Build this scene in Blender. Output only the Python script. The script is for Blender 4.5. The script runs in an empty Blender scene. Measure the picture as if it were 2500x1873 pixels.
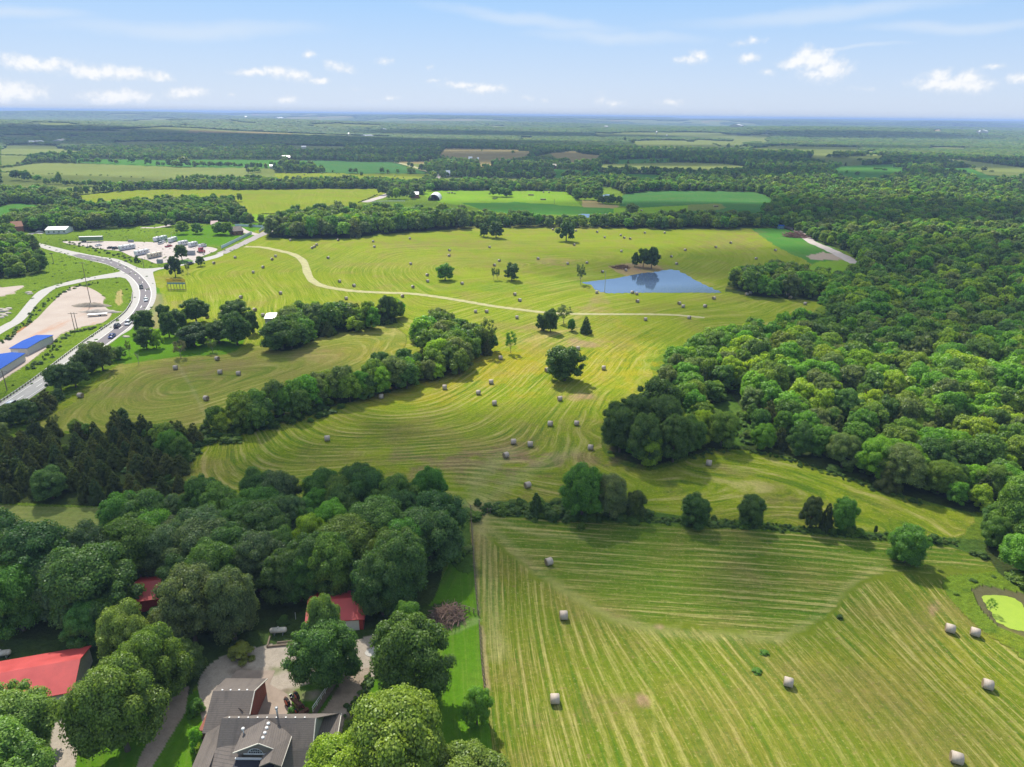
import bpy, bmesh, math, random
import numpy as np
from mathutils import Vector, Matrix
R_ = math.radians
rng = np.random.default_rng(11)
random.seed(5)
S = bpy.context.scene
COL = S.collection
# ------------------------------------------------------------------ camera
CAM_H = 85.0
F, CX, CY = 1667.0, 1250.0, 936.5            # focal length and centre, in pixels of the 2500 px wide photograph
PITCH, ROLL = R_(21.48), R_(0.65)
cam = bpy.data.cameras.new('camera'); cam.sensor_width = 36; cam.lens = 36*F/2500
cam.clip_start = 0.5; cam.clip_end = 120000
camo = bpy.data.objects.new('camera', cam); COL.objects.link(camo)
CM = Matrix.Rotation(math.pi/2-PITCH, 3, 'X') @ Matrix.Rotation(ROLL, 3, 'Z')
camo.matrix_world = Matrix.Translation((0, 0, CAM_H)) @ CM.to_4x4()
S.camera = camo
CMn = np.array(CM)
# ------------------------------------------------------------------ light
SUN_EL, SUN_AZ = R_(50), R_(-24)             # azimuth from +Y, clockwise
SUNV = Vector((math.cos(SUN_EL)*math.sin(SUN_AZ), math.cos(SUN_EL)*math.cos(SUN_AZ), math.sin(SUN_EL)))
sl = bpy.data.lights.new('sun', 'SUN'); sl.energy = 4.7; sl.angle = R_(0.5); sl.color = (1, 0.94, 0.82)
so = bpy.data.objects.new('sun', sl); COL.objects.link(so)
so.rotation_euler = SUNV.to_track_quat('Z', 'Y').to_euler()
S.view_settings.view_transform = 'Standard'; S.view_settings.look = 'None'
S.view_settings.exposure = 0.60; S.view_settings.gamma = 1
S.cycles.use_denoising = True
S.cycles.max_bounces = 6; S.cycles.diffuse_bounces = 3; S.cycles.glossy_bounces = 2
S.cycles.transmission_bounces = 2; S.cycles.transparent_max_bounces = 12; S.cycles.volume_bounces = 0

class NT:
    def __init__(s, tree): s.t = tree; s.n = tree.nodes; s.l = tree.links; s.n.clear()
    def new(s, typ, **kw):
        x = s.n.new(typ)
        for k, v in kw.items():
            if k.startswith('i_'):
                key = k[2:]; key = int(key) if key.isdigit() else key.replace('_', ' ')
                s.put(x.inputs[key], v)
            else: setattr(x, k, v)
        return x
    def put(s, inp, v):
        if isinstance(v, bpy.types.NodeSocket): s.l.new(v, inp)
        elif isinstance(v, bpy.types.Node): s.l.new(v.outputs[0], inp)
        elif hasattr(inp.default_value, '__len__') and not hasattr(v, '__len__'): inp.default_value = [v]*len(inp.default_value)
        elif hasattr(inp.default_value, '__len__') and len(inp.default_value) == 4 and len(v) == 3: inp.default_value = (*v, 1)
        else: inp.default_value = v
    def m(s, op, a, b=0.0, c=None, clamp=False):
        x = s.new('ShaderNodeMath', operation=op, use_clamp=clamp)
        s.put(x.inputs[0], a); s.put(x.inputs[1], b)
        if c is not None: s.put(x.inputs[2], c)
        return x.outputs[0]
    def v(s, op, a, b=(0, 0, 0)):
        x = s.new('ShaderNodeVectorMath', operation=op); s.put(x.inputs[0], a)
        if op != 'LENGTH': s.put(x.inputs[1], b)
        return x.outputs['Value'] if op in ('LENGTH', 'DOT_PRODUCT') else x.outputs[0]
    def mix(s, f, a, b, bt='MIX'):
        x = s.new('ShaderNodeMix', data_type='RGBA', blend_type=bt)
        s.put(x.inputs[0], f); s.put(x.inputs[6], a); s.put(x.inputs[7], b)
        return x.outputs[2]
    def rng(s, val, a, b, c=0.0, d=1.0, typ='SMOOTHSTEP'):
        x = s.new('ShaderNodeMapRange', interpolation_type=typ)
        for i, q in enumerate((val, a, b, c, d)): s.put(x.inputs[i], q)
        return x.outputs[0]
    def noise(s, vec, scale, detail=2.0, rough=0.5, out=0):
        x = s.new('ShaderNodeTexNoise'); s.put(x.inputs['Vector'], vec); s.put(x.inputs['Scale'], scale)
        x.inputs['Detail'].default_value = detail; x.inputs['Roughness'].default_value = rough
        return x.outputs[out]
    def attr(s, name, typ='GEOMETRY'):
        return s.new('ShaderNodeAttribute', attribute_name=name, attribute_type=typ)

# ------------------------------------------------------------------ sky
W = bpy.data.worlds.new('World'); S.world = W; W.use_nodes = True
n = NT(W.node_tree)
sky = n.new('ShaderNodeTexSky', sky_type='NISHITA', sun_disc=False, sun_elevation=SUN_EL, sun_rotation=SUN_AZ,
            altitude=300, air_density=1.0, dust_density=0.6, ozone_density=2.0)
tc = n.new('ShaderNodeTexCoord').outputs['Generated']
nv = n.v('NORMALIZE', tc)
sep = n.new('ShaderNodeSeparateXYZ'); n.put(sep.inputs[0], nv)
az = n.m('ARCTAN2', sep.outputs[0], sep.outputs[1]); el = n.m('ARCSINE', sep.outputs[2])
cmb = n.new('ShaderNodeCombineXYZ'); n.put(cmb.inputs[0], az); n.put(cmb.inputs[1], el)
uv = cmb.outputs[0]
def dir_of(px, py):
    d = CM @ Vector(((px-CX)/F, -(py-CY)/F, -1)); d.normalize()
    return math.atan2(d.x, d.y), math.asin(d.z)
# cumulus banks near the horizon: centre and half size in photograph pixels (half scale list), strength
CL = [(60,135,46,13,1),(105,141,46,12,1),(190,155,40,13,1),(232,156,30,12,1),(275,160,52,12,1),(340,163,28,11,.9),(35,196,52,19,1),(5,196,30,22,1),
      (255,211,62,15,1),(215,205,30,10,.7),(405,201,38,12,1),(385,196,25,9,.8),(550,158,52,9,.8),(597,155,28,13,.9),(640,165,34,11,.9),(692,178,24,7,.9),
      (669,120,15,8,.75),(735,146,32,10,.7),(720,140,20,9,.6),(830,133,18,9,.55),(622,215,28,9,.8),(1000,184,46,7,.9),(1050,193,46,9,.9),(935,174,22,4,.5),(845,210,18,6,.6),(815,217,18,5,.4),
      (502,202,12,5,.5),(770,193,16,5,.35),(932,146,10,5,.5),(1510,118,18,12,.9),(1490,128,36,9,.8),(1625,88,24,8,.6),(1600,95,20,7,.5),(1618,126,27,9,.9),(1662,155,17,7,.7),
      (1742,118,22,18,1),(1770,132,34,22,1),(1798,148,40,20,1),(1730,135,40,13,1),(1780,160,50,16,.8),(2030,166,26,14,.9),(2090,172,30,15,1),(2050,182,66,14,1),(2100,185,40,14,.9),
      (2148,149,20,5,.6),(2200,172,22,9,.8),(1300,212,16,14,.5),(1325,222,28,9,.5),(1452,222,34,8,.65),(1140,210,20,6,.45),(1176,216,10,6,.5),(1620,240,28,6,.35),(1865,193,30,5,.4)]
warp = n.v('SUBTRACT', n.noise(uv, 26.0, 4, .6, out=1), (.5, .5, .5))
wuv = n.v('ADD', uv, n.v('MULTIPLY', warp, (.022, .014, 0)))
acc = None
for (x, y, rx, ry, s_) in CL:
    u, v_ = dir_of(x*1.1302, y*1.1302)
    q = n.v('MULTIPLY', n.v('SUBTRACT', wuv, (u, v_, 0)), (1475/rx, 1475/ry, 0))
    d = n.m('MULTIPLY', n.m('SUBTRACT', 1.25, n.v('LENGTH', q)), s_)
    acc = d if acc is None else n.m('MAXIMUM', acc, d)
det = n.noise(uv, 95.0, 5, .62)
cm = n.m('ADD', acc, n.m('MULTIPLY', n.m('SUBTRACT', det, .5), 1.1))
cum = n.m('MULTIPLY', n.rng(cm, .0, 1.05), .90)
# thin cirrus streaks
CI = [(1150,45,210,13,-.10),(1330,80,170,12,-.05),(1850,97,95,4,.03),(420,60,240,16,.05),(1780,30,260,14,.05),(40,25,120,12,0),(2050,60,160,9,-.05)]
acc2 = None
wuv2 = n.v('ADD', uv, n.v('MULTIPLY', n.v('SUBTRACT', n.noise(uv, 7.0, 3, .6, out=1), (.5, .5, .5)), (.06, .03, 0)))
for (x, y, rx, ry, k) in CI:
    u, v_ = dir_of(x*1.1302, y*1.1302)
    dd = n.v('SUBTRACT', wuv2, (u, v_, 0)); sp = n.new('ShaderNodeSeparateXYZ'); n.put(sp.inputs[0], dd)
    yy = n.m('SUBTRACT', sp.outputs[1], n.m('MULTIPLY', sp.outputs[0], k))
    c2 = n.new('ShaderNodeCombineXYZ'); n.put(c2.inputs[0], n.m('MULTIPLY', sp.outputs[0], 1475/rx)); n.put(c2.inputs[1], n.m('MULTIPLY', yy, 1475/ry))
    d = n.m('SUBTRACT', 1, n.v('LENGTH', c2.outputs[0]))
    acc2 = d if acc2 is None else n.m('MAXIMUM', acc2, d)
cirn = n.noise(n.v('MULTIPLY', uv, (6, 40, 1)), 1.0, 4, .6)
cir = n.m('MULTIPLY', n.rng(n.m('ADD', acc2, n.m('MULTIPLY', n.m('SUBTRACT', cirn, .5), .8)), -.3, .9), .5)
hor = n.rng(el, -.02, .36)
skyc = n.v('MULTIPLY', sky, (1, 1, 1))
grade = n.mix(hor, (.86, .94, 1.03), (1.30, 1.46, 1.42))
skyc = n.v('MULTIPLY', skyc, grade)
pale = n.mix(n.rng(el, 0.0, .15, typ='LINEAR'), (5.9, 6.6, 7.75), (3.0, 5.1, 8.1))
skyc = n.mix(n.rng(el, .15, .5, .92, .10), skyc, pale)
skyc = n.mix(n.rng(el, .32, .75, 0, .75), skyc, (7.2, 7.7, 8.4))    # unseen upper sky brightened as added fill light
skyc = n.mix(cir, skyc, (6.2, 7.0, 8.0))
skyc = n.mix(cum, skyc, n.mix(n.rng(n.m('ADD', det, n.m('MULTIPLY', cm, .5)), .45, 1.1), (6.5, 7.0, 7.75), (8.5, 8.5, 8.5)))
bg = n.new('ShaderNodeBackground'); n.put(bg.inputs[0], skyc); bg.inputs[1].default_value = 0.080
n.l.new(bg.outputs[0], n.new('ShaderNodeOutputWorld').inputs[0])
W.cycles.sampling_method = 'MANUAL'; W.cycles.sample_map_resolution = 512

# ------------------------------------------------------------------ projection helpers
def hills(x, y):
    """height of the land: flat farmland near, long low ridges far away"""
    x = np.asarray(x, float); y = np.asarray(y, float)
    r = np.hypot(x, y); t = np.clip((r-1250)/2600, 0, 1); t = t*t*(3-2*t)
    w = 620*np.sin(x/2300.+.7)+300*np.sin(x/900.+y/2600.)
    h = 9*np.sin((y+w)/340.+.6)+11*np.sin((y*1.1-w*1.4)/760.+2.1)+6*np.sin((x*.8+y*.5)/430.)+5*np.sin((x-.4*y)/620.+1)
    h = np.where(r > 5000, h*np.clip(1+(r-5000)/9000, 1, 1.7), h)
    base = 10+np.clip((r-4500)/9000, 0, 1)*36-np.clip((r-15000)/4000, 0, 1)*60+8*np.clip(-x/np.maximum(r, 1)*1.4, -1, 1)
    return np.clip(t*(base+h), 0, 68)
def rays(px, py):
    px = np.asarray(px, float); py = np.asarray(py, float)
    d = np.stack([(px-CX)/F, -(py-CY)/F, -np.ones_like(px)], -1) @ CMn.T
    return d
def PZ(px, py, z=0.0):
    d = rays(px, py); t = (z-CAM_H)/d[..., 2]
    return np.array([d[..., 0]*t, d[..., 1]*t, np.full_like(t, z)]).T if np.ndim(px) else Vector((float(d[0]*t), float(d[1]*t), z))
def G(px, py):
    """photograph pixel -> point of the land (follows the hills)"""
    d = rays(px, py); t = CAM_H/max(-d[2], 1e-5); hxy = math.hypot(d[0], d[1])
    if hxy*t < 1200: return Vector((float(d[0]*t), float(d[1]*t), 0.0))
    k = 1150/hxy
    while k*hxy < 26000:
        if CAM_H+d[2]*k <= float(hills(d[0]*k, d[1]*k)): break
        k *= 1.004
    return Vector((float(d[0]*k), float(d[1]*k), float(hills(d[0]*k, d[1]*k))))
def proj(x, y, z):
    p = np.stack([np.asarray(x, float), np.asarray(y, float), np.asarray(z, float)-CAM_H], -1) @ CMn
    w = np.maximum(-p[..., 2], 1e-3)
    return CX+F*p[..., 0]/w, CY-F*p[..., 1]/w, -p[..., 2]
def K(pts, s=1.1302): return [(a*s, b*s) for a, b in pts]     # polygons noted at the smaller reading scale
def inpoly(px, py, poly):
    poly = np.asarray(poly, float); res = np.zeros(px.shape, bool)
    a, b = poly.min(0), poly.max(0)
    sel = np.nonzero((px >= a[0]) & (px <= b[0]) & (py >= a[1]) & (py <= b[1]))[0]
    if not len(sel): return res
    X, Y = px[sel], py[sel]; r = np.zeros(X.shape, bool)
    x1, y1 = poly[-1]
    for x2, y2 in poly:
        if y1 != y2:
            c = ((y1 > Y) != (y2 > Y)) & (X < (x2-x1)*(Y-y1)/(y2-y1)+x1)
            r ^= c
        x1, y1 = x2, y2
    res[sel] = r
    return res
def smooth_line(pts, step=6.0, closed=False):
    """Catmull-Rom through pixel points"""
    P_ = [Vector((*p, 0)) if len(p) == 2 else Vector(p) for p in pts]; out = []
    m_ = len(P_)
    rngs = range(m_ if closed else m_-1)
    for i in rngs:
        p1, p2 = P_[i], P_[(i+1) % m_]
        p0 = P_[i-1] if (i > 0 or closed) else p1*2-p2
        p3 = P_[(i+2) % m_] if (i+2 < m_ or closed) else p2*2-p1
        k = max(1, int((p2-p1).length/step))
        for j in range(k):
            t = j/k
            out.append(.5*((2*p1)+(-p0+p2)*t+(2*p0-5*p1+4*p2-p3)*t*t+(-p0+3*p1-3*p2+p3)*t**3))
    if not closed: out.append(P_[-1])
    return [tuple(o)[:2] for o in out]
def vnoise(x, y, seed=0):
    """smooth value noise, 0..1"""
    xi = np.floor(x).astype(np.int64); yi = np.floor(y).astype(np.int64); fx, fy = x-xi, y-yi
    fx = fx*fx*(3-2*fx); fy = fy*fy*(3-2*fy)
    def h(a, b):
        v = (a*374761393+b*668265263+seed*974711) & 0xffffffff
        v = ((v ^ (v >> 13))*1274126177) & 0xffffffff
        return ((v ^ (v >> 16)) & 0xffff)/65535.
    return (h(xi, yi)*(1-fx)+h(xi+1, yi)*fx)*(1-fy)+(h(xi, yi+1)*(1-fx)+h(xi+1, yi+1)*fx)*fy

# ------------------------------------------------------------------ land cover: outlines of fields and woods on the ground
def C6(i, pts):
    o = (0, 420, 840, 1260, 1680, 2080)[i]
    return [(o+a/5.26, 260+b/5.26) for a, b in pts]
PAL = dict(wood=(.045,.065,.018), floor=(.055,.090,.024), hay=(.178,.226,.010), haydull=(.172,.190,.030), pale=(.165,.200,.055), olive=(.135,.170,.042), tan=(.27,.215,.09),  # haydull holds the cloud-shaded field's duller look in its colour
           lime=(.150,.275,.014), green=(.055,.165,.024), crop=(.048,.140,.034), lawn=(.072,.170,.008), rough=(.125,.195,.018), straw=(.33,.27,.11),
           dirt=(.33,.26,.20), gravel=(.40,.345,.285), quarry=(.37,.30,.26), red=(.34,.16,.09), mud=(.095,.092,.045), pad=(.36,.29,.24), brush=(.065,.125,.020), weeds=(.065,.125,.020), duck=(.22,.24,.11))
STR = dict(hay=1, haydull=.8, pale=.35, olive=.25, tan=.3, lime=.6, green=.25, crop=.3, lawn=.15, rough=.0, straw=1)
ROUGHC = dict(floor=.7, rough=1, weeds=1, brush=1, wood=.6)
# class, outline; later ones lie on top
LAND = [
 ('wood', [(1880,300),(2900,300),(2900,640),(2000,575),(1890,556),(1850,535),(1890,500)]), ('wood', [(-300,470),(0,500),(140,506),(240,512),(400,505),(560,500),(600,512),(600,530),(650,545),(655,562),(560,552),(420,550),(280,557),(105,567),(0,562),(-300,575)]),
 ('wood', C6(3,[(600,1000),(1000,960),(1300,990),(2300,960),(2300,1080),(1700,1092),(1370,1135),(1300,1080),(1100,1040),(1080,1120),(780,1200),(650,1085)])),
 # far fields among the woods
 ('pale', C6(0,[(0,365),(530,370),(400,402),(0,398)])), ('pale', C6(0,[(420,300),(1700,315),(1720,335),(1500,345),(450,325)])),
 ('pale', C6(0,[(1400,455),(2100,443),(2209,448),(2209,470),(1900,500),(1600,520)])), ('pale', C6(1,[(0,445),(310,453),(260,485),(0,465)])),
 ('pale', C6(0,[(310,200),(900,210),(1050,238),(600,247)])), ('olive', C6(1,[(1750,225),(2209,212),(2209,258),(1850,268)])),
 ('pale', C6(2,[(0,222),(540,238),(300,262),(0,255)])), ('olive', C6(1,[(700,172),(1090,215),(800,232)])), ('lime', C6(1,[(1690,375),(1800,370),(1790,398)])),
 ('pale', C6(1,[(1350,500),(1500,495),(2209,512),(2209,556),(1700,552)])), ('olive', C6(3,[(20,390),(240,400),(220,430),(60,420)])),
 ('olive', C6(3,[(980,338),(1650,362),(1600,388),(1400,372),(1100,405),(1000,372)])), ('pale', C6(2,[(1810,238),(2100,258),(1900,278)])),
 ('olive', C6(0,[(800,375),(1100,378),(900,395)])), ('pale', C6(0,[(1660,170),(2200,165),(2209,185),(1800,195)])), ('pale', C6(1,[(0,170),(150,168),(120,185),(0,185)])),
 ('pale', C6(1,[(70,232),(240,235),(200,256),(100,256)])), ('tan', C6(5,[(1010,300),(1190,290),(1180,325),(1040,330)])), ('olive', C6(4,[(1180,250),(1360,248),(1300,272)])),
 ('olive', C6(4,[(800,362),(1080,370),(900,398)])),
 ('pale', C6(0,[(0,500),(400,488),(790,505),(830,560),(1080,580),(1000,612),(430,632),(0,620)])),
 ('olive', C6(0,[(0,640),(410,640),(390,700),(200,765),(0,795)])),
 ('green', C6(0,[(985,678),(1600,680),(2209,695),(2209,775),(1500,748),(985,722)])), ('green', C6(1,[(0,685),(900,685),(1400,690),(1400,790),(950,790),(0,775)])),
 ('pale', C6(0,[(0,800),(200,765),(560,725),(1500,748),(2209,775),(2209,1010),(1700,985),(1500,925),(600,880),(0,860)])), ('pale', C6(1,[(0,780),(950,788),(1000,880),(1000,962),(0,960)])),
 ('olive', C6(0,[(0,860),(600,875),(1200,890),(1900,930),(2209,960),(2209,1012),(1700,1030),(1200,1110),(820,1160),(700,1160),(650,1120),(180,1120),(0,1090)])),
 ('tan', C6(0,[(200,1040),(640,1040),(600,1110),(250,1110)])),
 ('hay', C6(0,[(780,1165),(1300,1110),(1900,1070),(2230,1065),(2230,1290),(2000,1260),(1200,1330),(1150,1300)])),
 ('hay', C6(1,[(-40,1068),(1000,1070),(2230,1055),(2230,1330),(1480,1500),(1180,1500),(880,1420),(860,1250),(-40,1300)])), ('hay', C6(2,[(-20,1055),(600,1062),(600,1115),(250,1240),(-20,1300)])),
 ('lime', C6(1,[(900,1380),(1450,1390),(1440,1510),(1160,1510)])),
 ('green', C6(0,[(-60,1290),(220,1245),(730,1290),(800,1340),(300,1450),(130,1500),(-60,1500)])),
 ('crop', C6(1,[(1480,690),(2230,700),(2230,856),(1900,845),(1400,790)])), ('crop', C6(2,[(-20,710),(600,715),(680,735),(1100,862),(-20,862)])),
 ('hay', C6(1,[(1320,860),(2230,856),(2230,985),(1350,960)])), ('hay', C6(2,[(-20,866),(1100,866),(1170,880),(960,1010),(-20,985)])),
 ('olive', C6(1,[(960,780),(1300,800),(1350,960),(1000,962)])),
 ('tan', C6(2,[(1300,538),(2230,556),(2230,690),(1600,690),(1220,645)])), ('tan', C6(3,[(-10,568),(190,580),(150,665),(-10,690)])),
 ('olive', C6(2,[(680,725),(1060,735),(1010,830),(980,825),(750,750)])), ('tan', C6(2,[(670,712),(1340,708),(1150,740),(750,735)])), ('tan', C6(2,[(1750,712),(2000,705),(1850,790),(1750,780)])),
 ('olive', C6(2,[(1180,915),(2209,925),(2209,1000),(1160,995)])), ('olive', C6(3,[(-10,935),(460,935),(620,930),(620,1005),(-10,1000)])),
 ('lime', C6(2,[(980,1062),(1180,1080),(2230,1085),(2230,1350),(1800,1330),(1500,1270),(1220,1230),(1040,1150)])),
 ('lime', C6(3,[(-20,1082),(640,1092),(860,1290),(-20,1225)])), ('green', C6(3,[(-20,1225),(860,1288),(1260,1300),(1260,1392),(800,1392),(-20,1392)])), ('green', C6(2,[(1500,1240),(2230,1230),(2230,1392),(1800,1340)])),
 ('green', C6(3,[(430,808),(880,820),(1140,855),(1100,950),(600,960),(470,900)])),
 ('tan', C6(3,[(430,605),(740,575),(860,610),(1100,630),(1000,700),(820,715),(560,690)])), ('olive', C6(3,[(220,650),(430,605),(560,690),(350,660)])),
 ('pale', C6(3,[(1090,745),(1300,738),(2230,718),(2230,850),(1500,850),(1080,830)])), ('pale', C6(4,[(-10,720),(420,735),(930,800),(700,830),(60,850),(-10,850)])),
 ('green', C6(3,[(1200,688),(1870,668),(2000,665),(2000,716),(1300,738)])), ('green', C6(3,[(1400,868),(1900,880),(1900,985),(1400,960)])),
 ('pale', C6(3,[(1420,445),(1800,432),(2230,440),(2230,530),(1780,530),(1560,525)])), ('pale', C6(4,[(-10,460),(110,425),(750,460),(700,535),(400,545),(-10,530)])),
 ('rough', C6(3,[(1090,1040),(1200,1030),(1320,1080),(1370,1130),(1330,1200),(1080,1200)])), ('rough', C6(3,[(800,1180),(1350,1180),(1330,1280),(850,1230)])),
 ('crop', C6(3,[(1330,1180),(1370,1135),(1700,1090),(2230,1080),(2230,1400),(1830,1330),(1600,1300),(1330,1280)])), ('crop', C6(4,[(-10,1085),(850,1100),(960,1130),(1070,1190),(1080,1330),(800,1420),(-10,1420)])),
 ('tan', C6(3,[(840,1205),(1000,1205),(1160,1262),(1330,1275),(1280,1312),(860,1292)])), ('lime', C6(3,[(1260,1300),(1600,1302),(2230,1270),(2230,1500),(1400,1500),(1380,1395),(1250,1392)])), ('olive', C6(4,[(-10,1265),(420,1250),(480,1300),(400,1330),(-10,1345)])),
 ('olive', C6(4,[(770,530),(1440,512),(2230,520),(2230,590),(1500,585),(900,560)])), ('pale', C6(4,[(950,505),(1420,488),(1450,502),(1000,518)])), ('pale', C6(4,[(1590,605),(1870,600),(1830,665),(1600,665)])),
 ('olive', C6(4,[(1500,668),(2230,640),(2230,730),(1900,730)])), ('green', C6(4,[(1950,770),(2230,755),(2230,975),(2000,960),(1800,840)])), ('green', C6(5,[(-10,760),(580,740),(720,800),(640,870),(400,990),(-10,975)])),
 ('olive', C6(5,[(-10,645),(440,630),(300,700),(-10,735)])), ('pale', C6(5,[(1060,660),(1500,700),(2230,790),(2230,915),(1760,885),(1500,785),(1200,710)])),
 ('green', C6(5,[(1150,790),(1500,790),(1760,890),(2230,905),(2230,920),(1800,960),(1730,1060),(1500,930),(1320,860),(1150,860)])), ('hay', C6(5,[(1890,1445),(2230,1440),(2230,1560),(2050,1530)])),
 ('pale', C6(5,[(960,520),(1500,530),(1480,560),(980,545)])), ('pale', C6(5,[(150,570),(320,572),(330,620),(150,600)])),
 # the roadside quarter
 ('rough', [(-300,600),(30,578),(105,566),(280,557),(400,548),(560,545),(640,575),(560,615),(500,634),(420,652),(378,662),(386,700),(386,770),(372,800),(300,885),(262,915),(232,945),(190,985),(120,1030),(60,1050),(-40,1062),(-400,1100)]),
 ('rough', [(-200,610),(30,578),(105,566),(280,557),(330,553),(400,547),(440,560),(530,566),(600,560),(655,560),(640,580),(470,640),(420,655),(350,670),(300,640),(200,615),(100,590),(40,575),(-200,540)]),
 ('lawn', [(430,572),(500,552),(560,548),(640,545),(668,556),(655,565),(600,583),(540,600),(520,600),(430,592),(400,590)]),
 ('rough', [(-300,520),(0,572),(70,596),(175,626),(300,665),(200,690),(100,735),(0,830),(-400,1100),(-600,800)]),
 ('quarry', [(-300,720),(0,702),(60,698),(36,712),(0,724),(-300,760)]),
 ('rough', [(185,690),(300,680),(330,715),(325,745),(290,790),(180,860),(60,945),(-300,1180),(-400,900),(0,815),(100,740)]),
 ('rough', [(0,815),(58,780),(115,722),(180,695),(190,712),(90,775),(-20,850)]),
 ('quarry', [(185,699),(217,703),(253,726),(250,745),(272,762),(268,774),(252,787),(191,800),(145,818),(128,838),(64,890),(-20,945),(-300,1120),(-300,950),(0,835),(87,781),(145,722)]),
 ('red', [(60,795),(110,778),(120,790),(70,812),(10,842),(0,836)]), ('red', [(195,765),(240,748),(270,764),(262,776),(225,783)]),
 ('straw', [(283,712),(296,705),(300,738),(290,748),(280,735)]),
 # great hay field and the fields round it
 ('hay', [(374,668),(420,655),(500,634),(560,616),(640,578),(700,560),(1650,540),(1850,560),(1960,590),(2110,642),(2080,700),(2020,725),(1990,760),(1900,790),(1740,800),(1690,830),(1590,880),(1590,930),(1500,1010),(1470,1050),(1480,1115),(1580,1148),(1690,1120),(1760,1096),(1840,1102),(1920,1118),(2110,1180),(2240,1225),(2380,1262),(2360,1290),(2330,1312),(2150,1300),(1930,1285),(1700,1275),(1400,1258),(1200,1248),(1140,1230),(1112,1235),(1060,1248),(1010,1232),(790,1230),(700,1246),(550,1262),(430,1270),(400,1240),(400,1195),(415,1140),(470,1090),(440,1060),(95,1050),(230,930),(300,885),(375,850),(380,800),(386,730),(382,700)]),
 ('pale', [(-300,1230),(150,1236),(400,1240),(430,1290),(330,1350),(220,1395),(110,1432),(-300,1432)]),
 ('haydull', [(90,1048),(120,1018),(180,985),(260,925),(300,885),(420,872),(560,862),(640,842),(720,845),(900,790),(990,820),(960,880),(860,920),(700,960),(560,1010),(500,1055),(470,1085),(440,1078),(380,1060),(280,1058)]),
 ('lawn', [(262,862),(300,810),(340,800),(560,800),(600,830),(560,862),(420,872),(300,888)]),
 ('lawn', [(385,700),(400,735),(400,760),(370,770),(350,790),(330,800),(372,755)]),
 ('green', [(1836,559),(1905,556),(1990,578),(2040,610),(2110,645),(2090,665),(2000,660),(1967,636),(1921,616),(1876,590)]),
 ('dirt', [(1968,625),(2010,615),(2060,625),(2090,645),(2060,642),(2020,634),(1980,635)]), ('lime', [(1990,640),(2060,635),(2110,652),(2030,672),(1960,662)]),
 ('lime', [(480,1085),(500,1070),(560,1055),(520,1075),(470,1110),(420,1190),(400,1160),(430,1110)]),
 ('tan', [(1480,652),(1530,640),(1600,645),(1620,660),(1570,672),(1530,676)]),
 ('lawn', [(1115,1235),(1150,1240),(1168,1500),(1182,1680),(1205,1960),(1000,1960),(900,1700),(1040,1480),(1110,1340)]),
 ('weeds', [(1110,1240),(1148,1245),(1158,1390),(1105,1380),(1110,1300)]),
 # lower hay field
 ('hay', [(1148,1244),(1200,1258),(1500,1275),(1700,1286),(1930,1300),(2160,1322),(2300,1328),(2420,1362),(2440,1385),(2400,1400),(2310,1408),(2310,1450),(2400,1540),(2480,1590),(2560,1640),(3200,1900),(3200,2300),(1150,2300),(1205,1900),(1182,1680),(1168,1500),(1158,1390)]),
 ('weeds', [(1180,1225),(1400,1235),(1700,1262),(1930,1283),(2150,1302),(2330,1312),(2450,1330),(2430,1372),(2300,1330),(2160,1318),(1930,1298),(1700,1284),(1500,1273),(1190,1257)]),
 ('rough', [(2330,1408),(2420,1400),(2445,1380),(2560,1400),(2700,1500),(2700,1690),(2560,1635),(2480,1588),(2400,1538),(2312,1448),(2310,1420)]),
 ('mud', [(2370,1440),(2400,1428),(2440,1438),(2500,1450),(2560,1470),(2580,1560),(2500,1555),(2440,1532),(2395,1490)]),
 # woods
 ('wood', K([(0,1262),(110,1262),(200,1210),(280,1165),(370,1130),(500,1118),(640,1105),(700,1092),(900,1092),(950,1125),(955,1230),(925,1310),(860,1340),(790,1310),(690,1310),(600,1390),(500,1410),(350,1360),(250,1400),(60,1400),(-300,1450),(-300,1240)])),
 ('wood', K([(-200,960),(0,950),(100,940),(330,935),(400,960),(405,990),(365,1045),(350,1095),(150,1090),(0,1085),(-200,1085)])),
 ('wood', K([(458,943),(520,903),(640,868),(760,833),(870,797),(920,772),(882,728),(930,712),(1000,718),(1042,745),(1036,772),(950,815),(830,850),(700,884),(560,924)])),
 ('wood', K([(590,755),(640,755),(700,728),(860,697),(850,680),(770,690),(690,700),(630,712)])),
 ('wood', K([(580,512),(700,516),(850,506),(1040,493),(1300,493),(1460,496),(1620,494),(1700,488),(1690,478),(1560,478),(1400,486),(1380,484),(1180,482),(1000,474),(850,470),(700,474),(610,492)])),
 ('wood', K([(1315,968),(1328,990),(1400,1008),(1490,985),(1560,968),(1625,972),(1700,988),(1870,1042),(1980,1078),(2100,1108),(2170,1100),(2700,1300),(2700,300),(2212,480),(1650,470),(1690,488),(1760,520),(1830,545),(1868,572),(1850,600),(1800,612),(1650,605),(1590,625),(1620,640),(1780,650),(1800,672),(1760,705),(1700,722),(1600,735),(1520,755),(1450,790),(1428,830),(1440,885),(1410,925),(1350,945)])),
 ('wood', K([(1568,620),(1620,606),(1800,615),(1880,610),(1830,650),(1600,638)])),
 ('brush', K([(1540,870),(1580,850),(1610,900),(1640,960),(1560,965),(1520,940)])),
 ('wood', K([(2130,1180),(2170,1150),(2212,1160),(2500,1200),(2500,1400),(2212,1270),(2150,1230)])),
 ('wood', K([(-100,520),(60,535),(95,575),(90,588),(0,605),(-200,620)])),
 # farmyard in front
 ('floor', K([(-300,1380),(0,1380),(300,1380),(600,1360),(680,1300),(850,1330),(960,1300),(940,1400),(830,1460),(560,1460),(420,1480),(400,1560),(150,1640),(150,1760),(-300,1760)])),
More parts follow.
